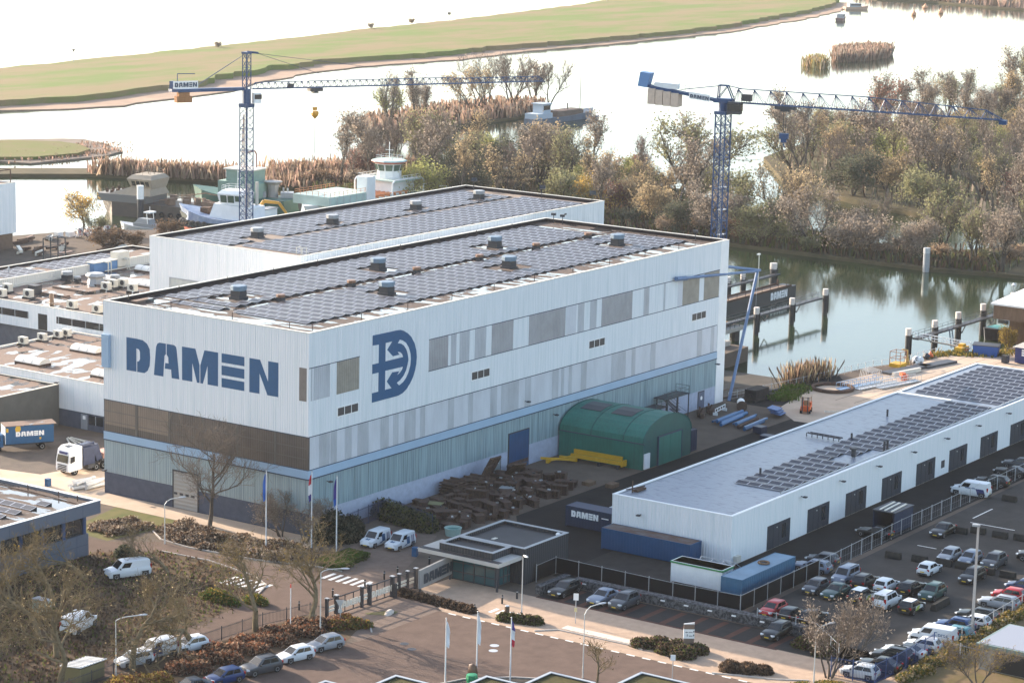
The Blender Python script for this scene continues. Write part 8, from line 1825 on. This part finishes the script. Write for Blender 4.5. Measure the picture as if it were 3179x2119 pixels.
# beds and verges near the camera
def bush(name, lab, cat, blobs, n, size, mats, grp=None, box=False):
    rng = random.Random(n); mb = MB(); tot = sum(b_[3] * b_[4] for b_ in blobs)
    for cx, cy, cz, rx, ry, rz_ in blobs:
        for k in range(int(n * rx * ry / tot)):
            if box: p = Vector((cx + rng.uniform(-rx, rx), cy + rng.uniform(-ry, ry), cz + rz_ * (1 - rng.random() ** 3)))
            else:
                v = Vector((rng.gauss(0, 1), rng.gauss(0, 1), abs(rng.gauss(0, 1)))).normalized() * rng.uniform(.72, 1.06) * (1 + .12 * math.sin(7 * cx + 5 * k)); p = Vector((cx + v.x * rx, cy + v.y * ry, cz + v.z * rz_))
            u = Vector((rng.gauss(0, 1), rng.gauss(0, 1), rng.gauss(0, 1.3))).normalized() * size * rng.uniform(.6, 1.3); w = u.cross(Vector((rng.gauss(0, 1), rng.gauss(0, 1), rng.gauss(0, 1)))).normalized() * size * rng.uniform(.25, .5)
            mb.m = rng.randrange(len(mats)); mb.add([p - u * .5 - w, p + u * .5 - w * .6, p + u * .5 + w * .6, p - u * .5 + w], [(0, 1, 2, 3)])
    return tag(mb.build(name, mats), lab, cat, grp)
HE = [LEAF['heather'], LEAF['heather_dark'], LEAF['greybrown']]
rng = random.Random(3)
def blobs_in(poly, n, r, h, seed):
    return [(x, y, 0, r * random.uniform(.7, 1.3), r * random.uniform(.7, 1.3), h * random.uniform(.7, 1.2)) for x, y, _, _ in spread(poly, n, 0, seed)]
bush('heather_bed', 'large bed of brown heather in front of the lettered hall', 'heather bed', blobs_in([(-10, 15), (-5.2, 14.8), (-5.2, -2), (-4, -6.8), (-9, -8), (-11, -2), (-12, 7)], 70, 1.3, .75, 31), 15000, .26, HE)
bush('heather_bed', 'small bed of brown heather on the verge by the office', 'heather bed', blobs_in([(-14.5, 18), (-8.5, 17), (-8, 20.5), (-14, 22.5)], 16, 1.3, .8, 32), 4200, .26, HE)
bush('clipped_hedge', 'bright green clipped hedge beside the zebra crossing', 'hedge', [(-6.2, -10.3, 0, 3.2, 1.6, .75), (-8.2, -10.8, 0, 1.3, 1.7, .7)], 9000, .2, [LEAF['hedge'], LEAF['moss'], LEAF['hedge']], box=True)
bush('dark_hedge', 'dark brown hedge strip along the pavement right of the gate', 'hedge', [(-12.4 - .06 * k, -23.8 - 1.05 * k, 0, .75, .75, .8) for k in range(10)], 5200, .22, [LEAF['heather_dark'], LEAF['heather'], LEAF['heather_dark']])
bush('pavement_shrub', 'dark shrub around the foot of the pale street lamp on the pavement', 'shrub', [(-12.9 + .25 * k, -37.6 - .9 * k, 0, .9, .8, .85) for k in range(5)], 3000, .22, [LEAF['heather_dark'], LEAF['moss']])
bush('pavement_shrub', 'large brown green shrub mound around the direction totem', 'shrub', [(-11.4, -54.2, 0, 1.1, 1.2, .9), (-10.6, -55.8, 0, 1.2, 1.3, 1.1), (-11.6, -57.4, 0, 1.1, 1.2, 1.0), (-10.0, -57.6, 0, 1.1, 1.1, 1.0), (-11.8, -59.4, 0, 1.3, 1.4, 1.2), (-9.6, -60, 0, 1.0, 1.1, .9)], 8500, .24, [LEAF['heather'], LEAF['moss'], LEAF['heather_dark']])
bush('pavement_shrub', 'brown shrub on the kerbed corner island before the car park entrance', 'shrub', [(-12.6, -65.6, 0, 1.1, 1.2, 1.0), (-11.9, -67.2, 0, 1.1, 1.1, .95), (-11.2, -68.6, 0, .9, 1, .8)], 3800, .24, [LEAF['heather_dark'], LEAF['heather']])
bush('red_shrubs', 'red brown shrubs behind the parked row of street cars', 'shrubs', [(-26 - 1.35 * k, -23.6 + .1 * k + (k % 3 - 1) * 1.4, 0, 1.4, 1.5, 1.0) for k in range(17)], 15000, .24, [LEAF['redbush'], LEAF['rust'], LEAF['heather_dark']])
bush('golden_shrubs', 'golden orange shrubs at the bottom left corner', 'shrubs', [(-52 - 1.5 * k, -22.2 + (k % 3 - 1) * 1.2, 0, 1.5, 1.4, 1.2) for k in range(9)], 7500, .24, [LEAF['weed'], LEAF['redbush'], LEAF['gold']])
bush('moss_shrubs', 'yellow green shrubs on the kerbed corner left of the gate', 'shrubs', [(-24.4, -24.9, 0, 1, 1.1, .9), (-25, -26.6, 0, 1.2, 1.1, 1.0), (-24.3, -27.6, 0, .8, .8, .7), (-26.6, -25.6, 0, 1.1, 1.1, .9)], 4200, .22, [LEAF['moss'], LEAF['weed'], LEAF['redbush']])
bush('round_shrub', 'small dark green clipped shrub beside the slate office', 'shrub', [(-20.2, 11, 0, 1.1, 1.1, 1.2)], 1500, .22, [LEAF['conifer'], LEAF['dark']]); bush('round_shrub', 'tall clipped yellow green hedge among the bare trees left of the gate', 'hedge', [(-27, -9.5, 0, .9, 2.6, 1.3), (-25, -13, 0, .9, 1.6, 1.0)], 3600, .22, [LEAF['hedge'], LEAF['moss'], LEAF['weed']])
bush('conifer_shrub', 'dark evergreen shrub at the near corner of the hall', 'shrub', [(.5, -3.4, 0, 2.2, 2.2, 3.4), (2.8, -4.4, 0, 1.8, 1.6, 2.6), (1.5, -5.0, 0, 1.5, 1.4, 2.0)], 8000, .3, [LEAF['conifer'], LEAF['dark'], LEAF['conifer']])
bush('ivy_hedge', 'dark green overgrown hedge at the end of the scrap rows by the blue fence', 'hedge', [(13.2 - .25 * k, -1.0 - 1.1 * k, 0, 1.5, 1.1, 2.0) for k in range(9)], 8000, .3, [LEAF['conifer'], LEAF['dark'], LEAF['moss']])
bush('weed_verge', 'golden weeds along the lower car park fence', 'weeds', [(-4 + 1.7 * k, -81 - .3 * (k % 3), 0, 1.2, .9, .7 + .3 * (k % 2)) for k in range(26)], 13000, .26, [LEAF['weed'], LEAF['moss'], LEAF['ochre']])
bush('lot_corner_shrub', 'brown bramble behind the black car outside the car park fence', 'shrub', [(-.4, -67.8, 0, 1.6, 1.5, .9), (1, -69.6, 0, 1.5, 1.4, .9), (-1.4, -70.4, 0, 1.6, 1.3, .9)], 4200, .26, [LEAF['heather_dark'], LEAF['moss'], LEAF['heather']])
bush('garden_grass', 'sunlit yellow grass around the street lamp by the barred fence', 'grass', [(-11, -76.5, 0, 1.9, 2.2, .35), (-12.6, -73.8, 0, 1.2, 1.2, .35)], 2600, .2, [LEAF['weed'], LEAF['moss']])
reeds('leaf_litter_ground_cover', spread([(-60, -15.5), (-49, -13.8), (-36, -12.8), (-24, -11.6), (-18, -6), (-16, 2), (-16.5, 9), (-21, 14.4), (-45, 13), (-73, 0), (-73, -10)], 9000, .02, 41), '', [LEAF['heather'], LEAF['heather_dark'], LEAF['heather_dark'], LEAF['moss']], .28, .3)
# hand-placed trees near the camera
tree('hall_tree', -3.9, 12.1, 0, 15.4, 'tall bare tree standing alone in front of the lettered hall', None, 'greybrown')
for k, x, y, H, l in (('plane0', -27.4, -22.7, 13.2, 'bare gnarled tree closest to the entrance gate'), ('plane1', -32.6, -19.4, 11.4, 'bare gnarled tree second from the gate along the fence'), ('plane2', -41.2, -18.6, 11.0, 'bare gnarled tree third from the gate along the fence'), ('plane3', -50.4, -18.4, 10.6, 'gnarled tree with a sunlit twisted trunk above the white vans'), ('plane1', -58, -15.8, 11.5, 'ivy trunked bare tree near the small white roofed hut'), ('plane0', -64, -12, 11, 'bare tree at the far left of the bottom edge'), ('plane2', -48.6, -3.6, 10.2, 'bare tree in the middle of the leafless grove'), ('plane3', -40, 3, 9.6, 'bare tree of the grove below the slate office window'), ('plane1', -55, 5, 10.4, 'bare tree of the grove in front of the left end of the office'), ('plane2', -30, 8, 7.8, 'small bare tree of the grove by the office corner'), ('plane3', -60, -3, 11, 'bare tree of the grove near the left edge'), ('plane0', -47, 8, 9, 'bare tree of the grove close under the office wall'), ('plane2', -22.5, 2, 6.6, 'low bare bushy tree near the white van by the office'), ('plane3', -66, 3, 10.5, 'bare tree at the left edge in front of the office'), ('plane1', -52, -9.5, 10.5, 'bare tree of the grove right of the white roofed hut')):
    tree(k, x, y, 0, H, l, None, random.choice(['weed', 'greybrown', 'ochre']), sx=1.12)
for x, y, H, l in ((-2, 2.5, 6, 'bare shrubby tree at the near corner of the hall, left of the flagpole'), (-2.4, -1.6, 5.4, 'bare shrubby tree at the near corner of the hall, behind the flagpoles')): tree('hazel', x, y, 0, H, l, None, 'greybrown', sx=1.3)
tree('hazel', -8.3, -74.6, 0, 9.2, 'bushy bare tree growing at the car park entrance fence', None, 'greybrown', sx=.95)
tree('hazel', -1.6, -87.8, 0, 4.8, 'low spreading bare tree on the verge at the bottom right', None, 'weed', sx=1.5)
tree('young', -24.8, -57.2, 0, 5.8, 'young bare street tree beside the street lamp at the bottom edge', None, 'heather', sx=1.1)
# ---------------------------------------------------------------- light
W = bpy.data.worlds.new('World'); SC.world = W; W.use_nodes = True
nt = W.node_tree; N = nt.nodes; L = nt.links
sky = N.new('ShaderNodeTexSky'); sky.sky_type = 'NISHITA'; sky.sun_disc = False
sky.sun_elevation = SUN_EL; sky.sun_rotation = PI / 2 - SUN_AZ; sky.altitude = 0; sky.air_density = 1.0; sky.dust_density = 1.6; sky.ozone_density = 1.0
hs = N.new('ShaderNodeHueSaturation'); hs.inputs['Saturation'].default_value = .88; L.new(sky.outputs[0], hs.inputs['Color']); L.new(hs.outputs[0], N['Background'].inputs['Color']); N['Background'].inputs['Strength'].default_value = .12
sd = bpy.data.lights.new('sun', 'SUN'); sd.energy = 3.2; sd.angle = rad(.5); sd.color = (1, .86, .70)
so = bpy.data.objects.new('sun', sd); COL.objects.link(so)
dirv = Vector((math.cos(SUN_EL) * math.cos(SUN_AZ), math.cos(SUN_EL) * math.sin(SUN_AZ), math.sin(SUN_EL)))
so.rotation_euler = dirv.to_track_quat('Z', 'Y').to_euler(); so.location = (0, 100, 200)
HAZE = True
if HAZE:
    hb = MB().box(-330, -330, -7.5, 1480, 640, 84)
    hm = bpy.data.materials.new('haze'); hm.use_nodes = True; nt = hm.node_tree; N = nt.nodes
    for n_ in list(N):
        if n_.type == 'BSDF_PRINCIPLED': N.remove(n_)
    pv = N.new('ShaderNodeVolumePrincipled'); pv.inputs['Color'].default_value = (.92, .95, 1, 1); pv.inputs['Density'].default_value = .00004; pv.inputs['Anisotropy'].default_value = .3
    out = [n_ for n_ in N if n_.type == 'OUTPUT_MATERIAL'][0]; nt.links.new(pv.outputs[0], out.inputs['Volume'])
    h_ = hb.build('haze', hm, None, loc=(0, 0, 0)); h_['kind'] = 'stuff'
vs = SC.view_settings; vs.view_transform = 'Standard'; vs.look = 'None'; vs.exposure = 1.95; vs.gamma = 1
SC.cycles.use_denoising = True
SC.cycles.max_bounces = 6; SC.cycles.transparent_max_bounces = 4; SC.cycles.volume_bounces = 1
SC.cycles.caustics_reflective = False; SC.cycles.caustics_refractive = False
SC.cycles.sample_clamp_indirect = 6
